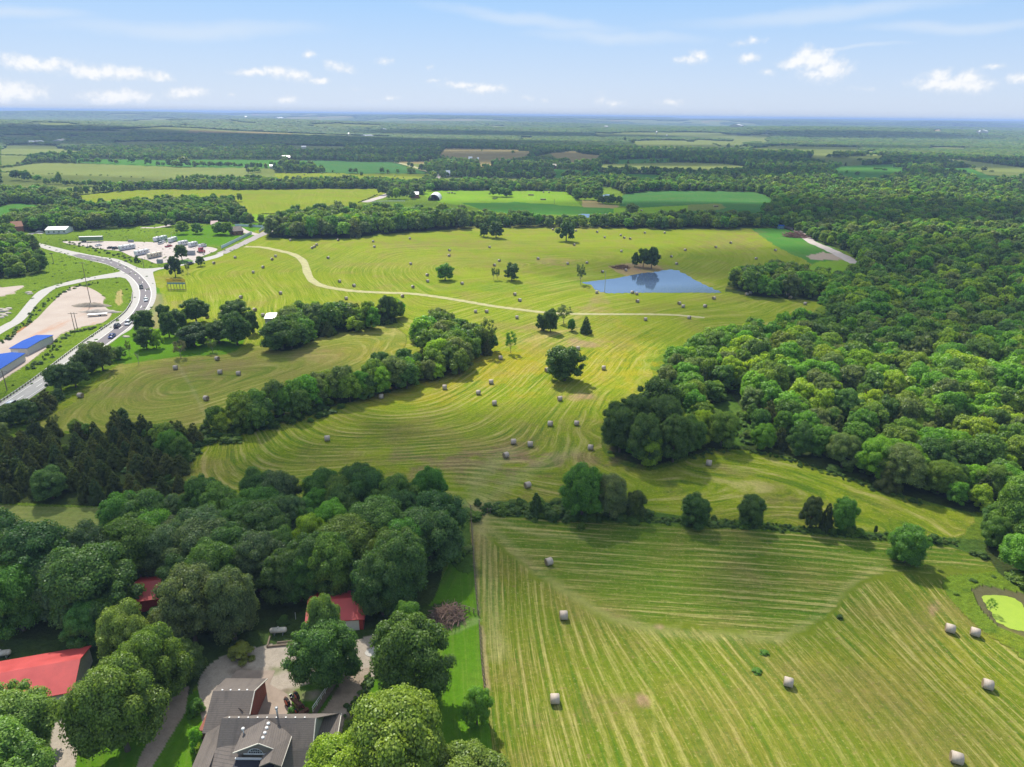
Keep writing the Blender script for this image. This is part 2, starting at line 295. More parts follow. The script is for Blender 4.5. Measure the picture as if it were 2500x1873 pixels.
 ('lawn', K([(290,1760),(330,1640),(390,1520),(470,1470),(480,1500),(440,1560),(420,1640),(400,1760)])), ('lawn', K([(160,1760),(165,1600),(240,1560),(330,1560),(290,1760)])),
 ('gravel', K([(430,1500),(440,1450),(500,1410),(640,1385),(720,1390),(830,1370),(860,1400),(815,1460),(760,1530),(700,1600),(470,1600)])),
 ('dirt', K([(690,1440),(745,1450),(800,1440),(800,1480),(750,1540),(735,1600),(650,1600)])), ('lawn', K([(640,1490),(720,1470),(735,1480),(690,1545),(640,1550)])),
 ('dirt', K([(375,1500),(410,1480),(400,1540),(330,1657),(320,1760),(270,1760),(300,1640)])), ('gravel', K([(120,1560),(170,1550),(165,1640),(140,1700),(110,1640)])),
]
ROWSRC = {}
def landclass(px, py, x, y):
    wob = np.clip(2000/np.maximum(np.hypot(x, y), 60), 1.2, 5)
    qx = px+(vnoise(x/9, y/9, 3)-.5)*wob+(vnoise(x/40, y/60, 4)-.5)*wob; qy = py+(vnoise(x/9, y/9, 5)-.5)*wob*.7
    r = np.hypot(x, y)
    c = np.where(r < 800, -4, -1)
    # farther out than the outlines reach: clearings scattered through the woods
    f = vnoise(x/520+3*vnoise(x/1500, y/1500, 9), y/700, 21)+.35*vnoise(x/190, y/260, 22)
    far = (r > 2700)
    c[far & (f > .89)] = -2
    c[far & (f > 1.10)] = -3
    for i, (k, poly) in enumerate(LAND):
        if k in ('hay', 'haydull', 'weeds', 'wood', 'quarry', 'gravel', 'rough', 'lawn') and min(p[1] for p in poly) > 480: poly = smooth_line(poly, 14, True)
        c[inpoly(qx, qy, poly)] = i
        if max(p[1] for p in poly) < 400:   # the land of a far field goes on behind the crowns that stand in front of it
            for s_ in (.4, .8): c[inpoly(qx, qy-s_*6.5*F/np.maximum(r, 900), poly)] = i
    return c
NAMES = lambda c: 'wood' if c == -1 else 'rough' if c == -4 else ('pale' if c == -2 else ('tan' if c == -3 else LAND[c][0]))

# ------------------------------------------------------------------ object helpers
def tag(o, label=None, cat=None, group=None, kind=None, tint=None):
    if label: o['label'] = label
    if cat: o['category'] = cat
    if group: o['group'] = group
    if kind: o['kind'] = kind
    return o
def empty(name, loc, rz=0, **kw):
    o = bpy.data.objects.new(name, None); COL.objects.link(o); o.location = loc; o.rotation_euler = (0, 0, rz); o.empty_display_size = .5
    return tag(o, **kw)
def mesh_np(name, V, Fq, mat=None, smooth=False):
    """V (n,3), Fq (m,k) all faces with k corners"""
    V = np.asarray(V, np.float32); Fq = np.asarray(Fq, np.int32)
    me = bpy.data.meshes.new(name); me.vertices.add(len(V)); me.vertices.foreach_set('co', V.ravel())
    m_, k = Fq.shape
    me.loops.add(m_*k); me.loops.foreach_set('vertex_index', Fq.ravel())
    me.polygons.add(m_); me.polygons.foreach_set('loop_start', np.arange(0, m_*k, k, dtype=np.int32))
    try: me.polygons.foreach_set('loop_total', np.full(m_, k, np.int32))
    except Exception: pass
    if smooth: me.polygons.foreach_set('use_smooth', np.ones(m_, bool))
    me.update(calc_edges=True)
    if mat: me.materials.append(mat)
    return me
def link(name, me, parent=None, loc=None, **kw):
    o = bpy.data.objects.new(name, me); COL.objects.link(o)
    if parent: o.parent = parent
    if loc is not None: o.location = loc
    return tag(o, **kw)
def material(name):
    m = bpy.data.materials.new(name); m.use_nodes = True
    return m, NT(m.node_tree)
def out(n, sh): n.l.new(sh.outputs[0] if isinstance(sh, bpy.types.Node) else sh, n.new('ShaderNodeOutputMaterial').inputs[0])
def simple(name, col, rough=.7, metal=0., var=.12, scale=3., bump=0., spec=.3, coat=0.):
    """a paint or stone with some wear in it"""
    m, n = material(name); co = n.new('ShaderNodeTexCoord').outputs['Object']
    f = n.rng(n.noise(co, scale, 4, .6), .25, .75)
    c = n.mix(f, tuple(v*(1-var) for v in col), tuple(min(1, v*(1+var)) for v in col))
    b = n.new('ShaderNodeBsdfPrincipled'); n.put(b.inputs['Base Color'], c); b.inputs['Metallic'].default_value = metal
    n.put(b.inputs['Roughness'], n.m('ADD', rough-.08, n.m('MULTIPLY', f, .14), clamp=True)); b.inputs['Specular IOR Level'].default_value = spec
    if coat: b.inputs['Coat Weight'].default_value = coat
    if bump:
        bu = n.new('ShaderNodeBump', i_Strength=bump, i_Distance=.03); n.put(bu.inputs['Height'], n.noise(co, scale*6, 4, .6)); n.put(b.inputs['Normal'], bu)
    out(n, b); return m

# ------------------------------------------------------------------ the land itself: one sheet out to the horizon
angs = np.concatenate([np.arange(-180, -62, 6.), np.linspace(-62, 62, 1300), np.arange(66, 180, 6.)])
angs = np.radians(angs)
dep = np.concatenate([np.linspace(69, 30, 330), np.linspace(30, 8, 280)[1:], np.linspace(8, 1.2, 210)[1:], np.geomspace(1.2, .105, 85)[1:]])
rad = np.concatenate([[0.01, 12, 22], CAM_H/np.tan(np.radians(dep))])
A_, Rr = np.meshgrid(angs, rad); gx = (np.sin(A_)*Rr).ravel(); gy = (np.cos(A_)*Rr).ravel(); gz = hills(gx, gy)
gpx, gpy, gd = proj(gx, gy, gz)
gpx = np.where(gd > 5, gpx, -9999); nA, nR = len(angs), len(rad)
gc = landclass(gpx, gpy, gx, gy)
gcol = np.zeros((len(gx), 4), np.float32); gcol[:, 3] = 1; grow = np.zeros(len(gx), np.float32); gstr = np.zeros(len(gx), np.float32); grou = np.zeros(len(gx), np.float32)
for c in np.unique(gc):
    nm = NAMES(int(c)); sel = gc == c; gcol[sel, :3] = PAL[nm]; gstr[sel] = STR.get(nm, 0); grou[sel] = ROUGHC.get(nm, 0)
def seg_dist(x, y, P_):
    """distance to a polyline and the position along it"""
    best = np.full(x.shape, 1e9)
    for (x1, y1), (x2, y2) in zip(P_[:-1], P_[1:]):
        dx, dy = x2-x1, y2-y1; t = np.clip(((x-x1)*dx+(y-y1)*dy)/(dx*dx+dy*dy+1e-9), 0, 1)
        best = np.minimum(best, np.hypot(x-x1-t*dx, y-y1-t*dy))
    return best
for i, (k, poly) in enumerate(LAND):
    if STR.get(k, 0) <= 0: continue
    sel = np.nonzero(gc == i)[0]
    if not len(sel): continue
    W_ = [tuple(G(*p)[:2]) if p[1] > 330 else None for p in poly]
    W_ = [w for w in W_ if w]; W_ = W_+W_[:1]
    if len(W_) < 4: continue
    if math.hypot(*W_[0]) < 900 and k in ('hay', 'haydull'):    # near fields: rounded swaths, no sharp corners
        Q_ = []
        for (x1, y1), (x2, y2) in zip(W_[:-1], W_[1:]):
            m_ = max(1, int(math.hypot(x2-x1, y2-y1)/9)); Q_ += [(x1+(x2-x1)*j/m_, y1+(y2-y1)*j/m_) for j in range(m_)]
        acc_, sf_ = np.zeros(len(sel)), 8.0
        for qx_, qy_ in Q_: acc_ += np.exp(-np.hypot(gx[sel]-qx_, gy[sel]-qy_)/sf_)
        grow[sel] = -sf_*np.log(np.maximum(acc_, 1e-30))+(vnoise(gx[sel]/30, gy[sel]/30, 55)-.5)*5
    else: grow[sel] = seg_dist(gx[sel], gy[sel], W_)
# lower hay field: swaths run away from the camera along the fence and bend right towards the pond
def rbf(guides):
    P_, v = [], []
    for s_, pts in guides:
        for p in smooth_line(pts, 60):
            g = G(*p); P_.append((g.x, g.y)); v.append(s_)
    P_ = np.array(P_); v = np.array(v, float); n_ = len(P_)
    ph = lambda r: r**3
    D = np.hypot(P_[:, None, 0]-P_[None, :, 0], P_[:, None, 1]-P_[None, :, 1])/50
    A = np.zeros((n_+3, n_+3)); A[:n_, :n_] = ph(D)+np.eye(n_)*.02; A[:n_, n_] = 1; A[:n_, n_+1:] = P_/50; A[n_:, :n_] = A[:n_, n_:].T
    w = np.linalg.solve(A, np.concatenate([v, [0, 0, 0]]))
    def ev(x, y):
        r = np.zeros(x.shape)
        for j in range(n_): r += w[j]*ph(np.hypot(x-P_[j, 0], y-P_[j, 1])/50)
        return r+w[n_]+w[n_+1]*x/50+w[n_+2]*y/50
    return ev
low_i = [i for i, (k, p) in enumerate(LAND) if k == 'hay' and p[0] == (1148, 1244)][0]
low_y = lambda px: np.interp(px, [1150, 1300, 1500, 1700, 1850, 1960, 2080, 2200, 2300, 2400, 2600], [1290, 1420, 1500, 1545, 1560, 1540, 1450, 1400, 1380, 1380, 1380])
ev = rbf([(0, [(1172, 1400), (1180, 1600), (1205, 1873), (1240, 2050)]), (16, [(1300, 1440), (1330, 1650), (1390, 1873), (1440, 2050)]), (33, [(1520, 1520), (1600, 1590), (1690, 1740), (1770, 1880), (1840, 2050)]),
          (50, [(1860, 1570), (1960, 1690), (2060, 1830), (2150, 2000)]), (65, [(2040, 1500), (2150, 1600), (2300, 1760), (2400, 1873), (2500, 2000)]), (82, [(2250, 1440), (2350, 1570), (2450, 1680), (2600, 1800), (2750, 1950)]), (88, [(2310, 1450), (2400, 1555), (2520, 1640), (2700, 1760)])])
near_line = gc == low_i; LYn = low_y(gpx)+(vnoise(gx/11, gy/11, 90)-.5)*60+(vnoise(gx/3, gy/3, 91)-.5)*26; gstr[near_line] *= np.clip(np.abs(gpy[near_line]-LYn[near_line])/9-.35, 0, 1)
sel = np.nonzero((gc == low_i) & (gpy > LYn))[0]; grow[sel] = ev(gx[sel], gy[sel])
up = np.nonzero((gc == low_i) & (gpy <= LYn))[0]; grow[up] = seg_dist(gx[up], gy[up], [tuple(G(*p)[:2]) for p in [(900,1215),(1200,1258),(1500,1275),(1700,1286),(1930,1300),(2160,1322),(2300,1330),(2500,1350),(2800,1400)]])
gcol[sel, :3] = (.172, .200, .012); gcol[up, :3] = (.122, .178, .012)
bl_ = np.clip(.5+(gpy[near_line]-LYn[near_line]+(vnoise(gx[near_line]/4, gy[near_line]/4, 77)-.5)*40)/90, 0, 1)[:, None]
gcol[near_line, :3] = np.array([.094, .142, .012])*(1-bl_)+np.array([.128, .152, .014])*bl_
# brown worn ground and tracks, plus blobs painting sunlit gold and dull cloud shade
def blob(px_, py_, rx, ry, col, amt, rot=0.):
    dx, dy = gpx-px_, gpy-py_; c, s_ = math.cos(rot), math.sin(rot)
    q = np.hypot((dx*c+dy*s_)/rx, (-dx*s_+dy*c)/ry); sl_ = q < 1.6
    w = np.clip(1.15-q[sl_]+(vnoise(gx[sl_]/3.1, gy[sl_]/3.1, 7)-.5)*1.3+(vnoise(gx[sl_]/.9, gy[sl_]/.9, 8)-.5)*.6, 0, 1)[:, None]*amt
    gcol[sl_, :3] = gcol[sl_, :3]*(1-w)+np.array(col)*w
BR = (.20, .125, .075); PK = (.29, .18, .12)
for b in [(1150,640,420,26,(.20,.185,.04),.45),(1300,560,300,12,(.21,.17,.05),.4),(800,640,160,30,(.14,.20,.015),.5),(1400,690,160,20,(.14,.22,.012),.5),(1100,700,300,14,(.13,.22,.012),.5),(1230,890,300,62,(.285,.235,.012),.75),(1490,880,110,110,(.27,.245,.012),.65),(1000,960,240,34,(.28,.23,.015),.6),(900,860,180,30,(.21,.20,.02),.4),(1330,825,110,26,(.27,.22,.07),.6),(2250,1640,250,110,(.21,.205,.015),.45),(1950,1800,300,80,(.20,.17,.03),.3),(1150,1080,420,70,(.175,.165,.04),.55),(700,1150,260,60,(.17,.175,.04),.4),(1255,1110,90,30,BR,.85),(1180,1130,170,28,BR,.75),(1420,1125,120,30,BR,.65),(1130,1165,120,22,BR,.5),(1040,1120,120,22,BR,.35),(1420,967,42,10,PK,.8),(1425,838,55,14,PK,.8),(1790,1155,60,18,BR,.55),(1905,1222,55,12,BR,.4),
          (1565,1706,22,22,PK,.9),(1510,1712,90,24,BR,.5),(1360,1760,120,40,BR,.25),(1612,1531,14,7,PK,.9),(2280,1485,12,22,PK,.8,.5),(760,865,80,20,PK,.35),(430,905,110,25,BR,.35),(560,890,100,24,BR,.35),(300,960,140,22,BR,.28),(450,1190,60,30,PK,.4),
          (1180,595,300,16,BR,.22),(1000,600,140,12,BR,.3),(1780,590,90,26,BR,.45),(1350,640,60,10,PK,.4),(1550,655,40,14,PK,.75),(1600,655,60,6,PK,.5),(1465,735,40,10,PK,.45),(1440,755,50,10,PK,.4),(1290,800,70,8,PK,.35),*[(560+(i*97)%330, 1590+(i*53)%160, 14+(i*7)%18, 5+(i*3)%8, [(.20,.15,.11),(.13,.17,.05),(.40,.34,.28),(.16,.12,.09)][i%4], .65) for i in range(34)],(1195,1238,45,10,(.26,.21,.11),.6),
          (1170,1300,14,60,(.25,.235,.09),.5),(1900,1700,300,90,(.23,.19,.05),.25),(2200,1600,200,60,(.22,.21,.03),.3),(1870,1610,40,12,(.28,.26,.08),.5,.6),(620,1000,200,40,(.17,.19,.03),.2)]:
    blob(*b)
def track(pts, w_, col, amt, z_soft=1.0, nz=.5):
    P_ = [tuple(G(*p)[:2]) for p in smooth_line(pts, 20)]; P_ = np.array(P_)
    lo, hi = P_.min(0)-w_*2-2, P_.max(0)+w_*2+2
    sl_ = np.nonzero((gx > lo[0]) & (gx < hi[0]) & (gy > lo[1]) & (gy < hi[1]))[0]
    d = seg_dist(gx[sl_], gy[sl_], P_)
    a = np.clip(1.25-d/w_+(vnoise(gx[sl_]/1.5, gy[sl_]/1.5, 12)-.5)*nz, 0, 1)[:, None]*amt
    gcol[sl_, :3] = gcol[sl_, :3]*(1-a)+np.array(col)*a
STW = (.30, .275, .12)
track([(1172,1250),(1160,1190),(1185,1150),(1250,1100)], 3, STW, .5); track([(1172,1250),(1230,1190),(1330,1130),(1400,1100)], 3, STW, .45); track([(1172,1250),(1110,1215),(1030,1190)], 2, STW, .35)
track([(1172,1255),(1230,1320),(1320,1400),(1480,1500),(1640,1545),(1900,1560)], 1.6, STW, .35); track([(1172,1255),(1190,1400),(1215,1600)], 2.0, STW, .5); track([(1172,1255),(1300,1300),(1420,1315)], 1.2, STW, .4)
track([(1900,1560),(2000,1500),(2080,1420),(2150,1385)], 1.0, STW, .3); track([(1555,1590),(1590,1680),(1600,1800),(1620,1873)], .5, (.27,.27,.07), .4, nz=1.4); track([(2000,1600),(2040,1660),(2070,1740)], .4, (.27,.27,.07), .35, nz=1.4)
track([(1065,1545),(1120,1525),(1168,1510)], .8, (.17,.24,.08), .6); track([(1070,1560),(1130,1535),(1172,1515)], .5, (.17,.24,.08), .6)
track([(1176,1530),(1182,1600),(1190,1685)], .55, (.25,.18,.12), .8); track([(1150,1245),(1158,1350),(1170,1500)], .5, (.17,.155,.09), .7)
track([(1470,712),(1440,745),(1410,775),(1400,815)], 2.5, (.24,.20,.08), .5); track([(1650,652),(1720,690),(1790,705)], 2.5, (.25,.24,.05), .5)
track([(430,885),(470,950),(500,1010)], .8, (.25,.24,.11), .4); track([(905,1030),(1100,985),(1250,880)], 1.2, (.22,.22,.04), .2)
track([(380,720),(385,770),(372,800)], 3.5, (.3,.22,.16), .6)
for k_ in range(9): track([(1225+k_*16, 850-k_*4), (1300+k_*16, 822-k_*3), (1345+k_*14, 812-k_*2)], .7, (.33,.27,.09), .6)
# swaths of the striped slope below the small trees
Vg = np.stack([gx, gy, gz], 1)
ii = np.arange(nR-1)[:, None]*nA+np.arange(nA-1)[None, :]
Fg = np.stack([ii, ii+nA, ii+nA+1, ii+1], -1).reshape(-1, 4)
seam = np.arange(nR-1)*nA; Fg = np.concatenate([Fg, np.stack([seam+nA-1, seam+2*nA-1, seam+nA, seam], 1)])
mG, n = material('ground_land')
co = n.new('ShaderNodeNewGeometry').outputs['Position']; sp = n.new('ShaderNodeSeparateXYZ'); n.put(sp.inputs[0], co)
base = n.attr('col').outputs['Color']; row = n.attr('row').outputs['Fac']; amp = n.attr('stripe').outputs['Fac']; rou = n.attr('rough').outputs['Fac']
dist = n.v('LENGTH', co)
fade = n.rng(dist, 150, 520, 1, .38, 'LINEAR')
def rowvec(f, a):
    c = n.new('ShaderNodeCombineXYZ'); n.put(c.inputs[0], n.m('MULTIPLY', row, f)); n.put(c.inputs[1], n.m('MULTIPLY', sp.outputs[0], a)); n.put(c.inputs[2], n.m('MULTIPLY', sp.outputs[1], a)); return c.outputs[0]
s1 = n.noise(rowvec(.62, .014), 1, 2, .55); s2 = n.noise(rowvec(2.1, .06), 1, 3, .6); s3 = n.noise(rowvec(.13, .006), 1, 1, .5); s4 = n.noise(rowvec(3.4, .35), 1, 2, .6)
wv = n.m('SINE', n.m('ADD', n.m('MULTIPLY', row, 3.3), n.m('MULTIPLY', n.noise(co, .05, 2, .5), 9)))
wv = n.m('MULTIPLY', n.m('MULTIPLY', wv, n.rng(dist, 160, 330, .30, .06)), n.rng(n.noise(co, .06, 3, .6), .35, .65, .3, 1.2))
st = n.m('ADD', n.m('ADD', n.m('ADD', wv, n.m('MULTIPLY', n.m('SUBTRACT', s1, .5), n.rng(dist, 140, 260, 1.0, 1.7))), n.m('MULTIPLY', n.m('SUBTRACT', s2, .5), 2.4)), n.m('ADD', n.m('MULTIPLY', n.m('SUBTRACT', s3, .5), .3), n.m('MULTIPLY', n.m('SUBTRACT', s4, .5), 1.1)))
st = n.m('MULTIPLY', n.m('MULTIPLY', n.m('MULTIPLY', st, amp), fade), n.rng(n.noise(co, .022, 3, .6), .3, .62, .45, 1.15))
f1 = n.noise(co, .9, 5, .7); f2 = n.noise(co, .055, 4, .6); f3 = n.noise(co, 4.5, 3, .7); f4 = n.noise(co, .012, 3, .55)
lt = n.m('MAXIMUM', st, 0); dk = n.m('MAXIMUM', n.m('MULTIPLY', st, -1), 0)
c = n.mix(n.m('MULTIPLY', lt, 1.5, clamp=True), base, n.mix(.8, base, (.36, .32, .115)))
c = n.mix(n.m('MULTIPLY', dk, 1.6, clamp=True), c, n.mix(.8, base, (.055, .120, .010)))
pat = n.m('MULTIPLY', n.m('SUBTRACT', f2, .5), n.m('ADD', n.m('MULTIPLY', amp, 1.1), .25))
c = n.mix(n.m('MULTIPLY', n.m('MAXIMUM', pat, 0), 1.6, clamp=True), c, (.21, .15, .06))
c = n.mix(n.m('MULTIPLY', n.m('MAXIMUM', n.m('MULTIPLY', pat, -1), 0), 1.8, clamp=True), c, n.mix(.5, c, (.07, .17, .012)))
v = n.m('ADD', n.m('MULTIPLY', n.m('SUBTRACT', f1, .5), 1.0), n.m('ADD', n.m('MULTIPLY', n.m('SUBTRACT', f3, .5), .9), n.m('MULTIPLY', n.m('SUBTRACT', f4, .5), .6)))
v = n.m('ADD', n.m('MULTIPLY', v, n.m('ADD', .75, n.m('MULTIPLY', rou, .8))), 1)
c = n.v('MULTIPLY', c, n.new('ShaderNodeCombineXYZ', i_0=v, i_1=v, i_2=v))
fk = n.noise(n.v('ADD', co, (31, 7, 0)), 1.7, 4, .72); fk2 = n.noise(n.v('MULTIPLY', co, (1, 1.6, 1)), .75, 4, .7)
c = n.mix(n.m('MULTIPLY', n.m('MULTIPLY', n.rng(fk, .56, .68), amp), .55), c, (.34, .31, .12)); c = n.mix(n.m('MULTIPLY', n.m('MULTIPLY', n.rng(fk, .44, .33), n.m('ADD', amp, rou, clamp=True)), .6), c, (.045, .095, .010)); c = n.mix(n.m('MULTIPLY', n.m('MULTIPLY', n.rng(fk2, .57, .70), amp), .5), c, (.20, .13, .07))
c = n.mix(n.m('MULTIPLY', rou, n.rng(n.noise(co, .28, 4, .65), .5, .72)), c, n.mix(.65, c, (.03, .075, .012)))
b = n.new('ShaderNodeBsdfPrincipled'); n.put(b.inputs['Base Color'], c); b.inputs['Roughness'].default_value = .95; b.inputs['Specular IOR Level'].default_value = .0
bu = n.new('ShaderNodeBump', i_Strength=.8, i_Distance=.35); n.put(bu.inputs['Height'], n.m('ADD', n.m('MULTIPLY', f1, n.m('ADD', .35, n.m('MULTIPLY', rou, 1.8))), n.m('MULTIPLY', st, .5))); n.put(b.inputs['Normal'], bu)
out(n, b)
me = mesh_np('ground', Vg, Fg[:, ::-1], mG, True)
a = me.color_attributes.new('col', 'FLOAT_COLOR', 'POINT'); a.data.foreach_set('color', gcol.ravel())
for nm, arr in (('row', grow), ('stripe', gstr), ('rough', grou)):
    a = me.attributes.new(nm, 'FLOAT', 'POINT'); a.data.foreach_set('value', arr.astype(np.float32))
link('ground', me, kind='structure')
# ------------------------------------------------------------------ foliage and bark
mL, n = material('foliage')
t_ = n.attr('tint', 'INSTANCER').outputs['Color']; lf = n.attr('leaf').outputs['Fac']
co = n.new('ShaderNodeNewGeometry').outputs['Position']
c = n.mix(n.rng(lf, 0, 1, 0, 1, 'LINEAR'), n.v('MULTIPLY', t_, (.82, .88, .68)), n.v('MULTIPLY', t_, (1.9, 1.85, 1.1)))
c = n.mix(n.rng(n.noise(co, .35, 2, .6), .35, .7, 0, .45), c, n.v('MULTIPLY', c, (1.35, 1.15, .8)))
df = n.new('ShaderNodeBsdfDiffuse', i_Color=c); tr = n.new('ShaderNodeBsdfTranslucent', i_Color=n.v('MULTIPLY', c, (1.5, 1.65, .5)))
gl = n.new('ShaderNodeBsdfGlossy', i_Color=(.8, .85, .9), i_Roughness=.45)
m1 = n.new('ShaderNodeMixShader', i_0=.38); n.put(m1.inputs[1], df); n.put(m1.inputs[2], tr)
m2 = n.new('ShaderNodeMixShader', i_0=.022); n.put(m2.inputs[1], m1); n.put(m2.inputs[2], gl); out(n, m2)
mT = simple('bark', (.13, .10, .075), .95, var=.3, scale=2, bump=.4)
mTp = simple('pale_bark', (.27, .23, .19), .95, var=.3, scale=2, bump=.4)

def unit(v): return v/np.maximum(np.linalg.norm(v, axis=-1, keepdims=True), 1e-9)
def ico():
    bm = bmesh.new(); bmesh.ops.create_icosphere(bm, subdivisions=1, radius=1)
    v = np.array([x.co[:] for x in bm.verts]); f = np.array([[y.index for y in x.verts] for x in bm.faces]); bm.free(); return v, f
ICV, ICF = ico()
def crown(name, seed, kind, nq, q, nl=26, asp=1.15):
    """crown in unit size: 1 wide, 1 high from the ground; leaf clumps spread over many lobes"""
    r = np.random.default_rng(seed); L = []
    z0 = dict(oak=.20, tall=.14, cedar=.03, bush=.0, open=.36, low=.10)[kind]
    if kind in ('oak', 'tall', 'low', 'open', 'bush'):
        for k in range(nl):
            a = k*2.39996+r.random()*.7; zz = (k+.5)/nl
            if kind == 'oak': prof = math.sqrt(max(0, 1-(abs(zz-.38)/.66)**2.3))
            elif kind == 'tall': prof = math.sqrt(max(0, 1-(abs(zz-.42)/.62)**2.0))
            elif kind == 'bush': prof = math.sqrt(max(0, 1-(zz/1.05)**2))
            else: prof = math.sqrt(max(0, 1-(abs(zz-.45)/.62)**2.2))
            lr = r.uniform(.072, .20)*(.85 if kind == 'open' else 1)*(26/nl)**.12
            rr = (.5-lr*.75)*prof*r.uniform(.62, 1.20)*(1+.13*math.sin(2*a+seed)+.08*math.sin(5*a))
            L.append((math.cos(a)*rr, math.sin(a)*rr, z0+(1-z0)*(zz*.86+.06)+r.uniform(-.03, .03), lr))
        if kind != 'open': L += [(0, 0, z0+(1-z0)*.5, .3), (0, 0, z0+(1-z0)*.75, .22)]
    else:
        for k in range(nl):
            zz = (k/nl)**1.15; a = k*2.39996+r.random(); rr = (.43*(1-zz)**.6)*r.uniform(.7, 1.1)
            L.append((math.cos(a)*rr, math.sin(a)*rr, .04+zz*.9, .045+.13*(1-zz)))
        L += [(0, 0, .3, .24), (0, 0, .6, .13)]
    L = np.array(L); ln = len(L)
    w = L[:, 3]**2; pick = r.choice(ln, size=nq, p=w/w.sum())
    d = unit(r.normal(size=(nq, 3))); d[:, 2] = np.where(d[:, 2] < -.35, -d[:, 2], d[:, 2])
    lr = L[pick, 3][:, None]; zs = np.array([1, 1, 1/asp])
    p = L[pick, :3]+d*lr*r.uniform(.80, 1.16, (nq, 1))*zs
    if kind == 'open': p = L[pick, :3]+d*lr*r.uniform(.2, 1.2, (nq, 1))*zs
    p[:, 2] = np.maximum(p[:, 2], z0*.5+.012)
    # leaves buried deep inside other lobes are dropped
    dd = np.linalg.norm((p[:, None, :]-L[None, :, :3])/np.array([1, 1, 1/asp]), axis=2)/L[None, :, 3]
    keep = (dd.min(1) > .74) | (kind == 'open'); p, d, pick = p[keep], d[keep], pick[keep]; m_ = len(p)
    nrm = unit(d*1.0+r.normal(size=(m_, 3))*.45+np.array([0, 0, .35]))
    t1 = unit(np.cross(nrm, r.normal(size=(m_, 3)))); t2 = np.cross(nrm, t1)
    s_ = q*r.uniform(.55, 1.25, (m_, 1)); e = r.uniform(.55, .95, (m_, 1))
    qv = np.stack([p-t1*s_, p-t2*s_*e, p+t1*s_, p+t2*s_*e], 1).reshape(-1, 3)
    qf = np.arange(m_*4).reshape(-1, 4)
    cv, cf = [], []
    if kind != 'open':
        for k, (x, y, z, lr_) in enumerate(L):
            jig = ICV*(1+r.uniform(-.12, .12, (len(ICV), 1)))
            cv.append(jig*lr_*.84*zs+np.array([x, y, z])); cf.append(ICF+k*len(ICV))
        cv = np.concatenate(cv); cf = np.concatenate(cf)
        # triangles as degenerate-free quads are avoided: store them separately
    V = np.concatenate([qv, cv]) if len(cv) else qv
    me = bpy.data.meshes.new(name); me.vertices.add(len(V)); me.vertices.foreach_set('co', V.astype(np.float32).ravel())
    nt = len(cf); loops = np.concatenate([qf.ravel(), (np.asarray(cf)+len(qv)).ravel()]) if nt else qf.ravel()
    me.loops.add(len(loops)); me.loops.foreach_set('vertex_index', loops.astype(np.int32))
    me.polygons.add(m_+nt); st_ = np.concatenate([np.arange(m_)*4, m_*4+np.arange(nt)*3]); me.polygons.foreach_set('loop_start', st_.astype(np.int32))
    try: me.polygons.foreach_set('loop_total', np.concatenate([np.full(m_, 4), np.full(nt, 3)]).astype(np.int32))
    except Exception: pass
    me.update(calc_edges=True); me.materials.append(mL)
    lv = np.concatenate([np.repeat(np.clip(r.random(m_)*.75+.25*L[pick, 2], 0, 1), 4), np.full(len(V)-m_*4, .12)]) if nt else np.repeat(r.random(m_), 4)  # paler higher up, dark inner cores: lit tops and shaded gaps painted in
    a_ = me.attributes.new('leaf', 'FLOAT', 'POINT'); a_.data.foreach_set('value', lv.astype(np.float32))
    return me
def tube(bm, P_, rr, sides=6):
    """tapered tube through points"""
    rings = []
    for i, p in enumerate(P_):
        p = Vector(p); d = (Vector(P_[min(i+1, len(P_)-1)])-Vector(P_[max(i-1, 0)])).normalized()
        a = d.orthogonal().normalized(); b = d.cross(a)
        rings.append([bm.verts.new(p+(a*math.cos(t)+b*math.sin(t))*rr[i]) for t in [2*math.pi*k/sides for k in range(sides)]])
    for r0, r1 in zip(rings[:-1], rings[1:]):
        for k in range(sides): bm.faces.new((r0[k], r0[(k+1) % sides], r1[(k+1) % sides], r1[k]))
    bm.faces.new(rings[0][::-1]); bm.faces.new(rings[-1])
def bm_mesh(name, bm, mat, smooth=False):
    bmesh.ops.recalc_face_normals(bm, faces=bm.faces)
    me = bpy.data.meshes.new(name); bm.to_mesh(me); bm.free()
    for m_ in (mat if isinstance(mat, (list, tuple)) else [mat]): me.materials.append(m_)
    if smooth: me.polygons.foreach_set('use_smooth', [True]*len(me.polygons))
    return me
def trunk(name, seed, kind, mat=None):
    r = random.Random(seed); bm = bmesh.new()
    top = dict(oak=.55, tall=.7, cedar=.85, bush=.4, open=.55, low=.5, dead=.6)[kind]; r0 = dict(cedar=.022, bush=.015, open=.020, dead=.018).get(kind, .030)
    lean = r.uniform(-.03, .03)
    tube(bm, [(0, 0, -.03), (lean*.3, 0, top*.3), (lean, lean, top*.65), (lean*1.5, 0, top)], [r0*1.35, r0, r0*.75, r0*.35], 7)
    for k in range(dict(cedar=0, bush=3, open=11, dead=14).get(kind, 7)):
        a = k*2.4+r.random(); z = top*r.uniform(.35, .85); l_ = r.uniform(.16, .34)
        p1 = (math.cos(a)*l_*.5, math.sin(a)*l_*.5, z+l_*.35); p2 = (math.cos(a)*l_, math.sin(a)*l_, z+l_*r.uniform(.7, 1.2))
        tube(bm, [(lean*z, 0, z), p1, p2], [r0*.5, r0*.32, r0*.1], 5)
        if kind in ('open', 'dead'):
            for s_ in (-1, 1):
                b = a+s_*.6; q2 = (p1[0]+math.cos(b)*l_*.5, p1[1]+math.sin(b)*l_*.5, p1[2]+l_*.5); tube(bm, [p1, q2], [r0*.22, r0*.07], 4)
    return bm_mesh(name, bm, mat or mT)
KINDS = ['oak', 'tall', 'cedar', 'bush', 'open', 'low']
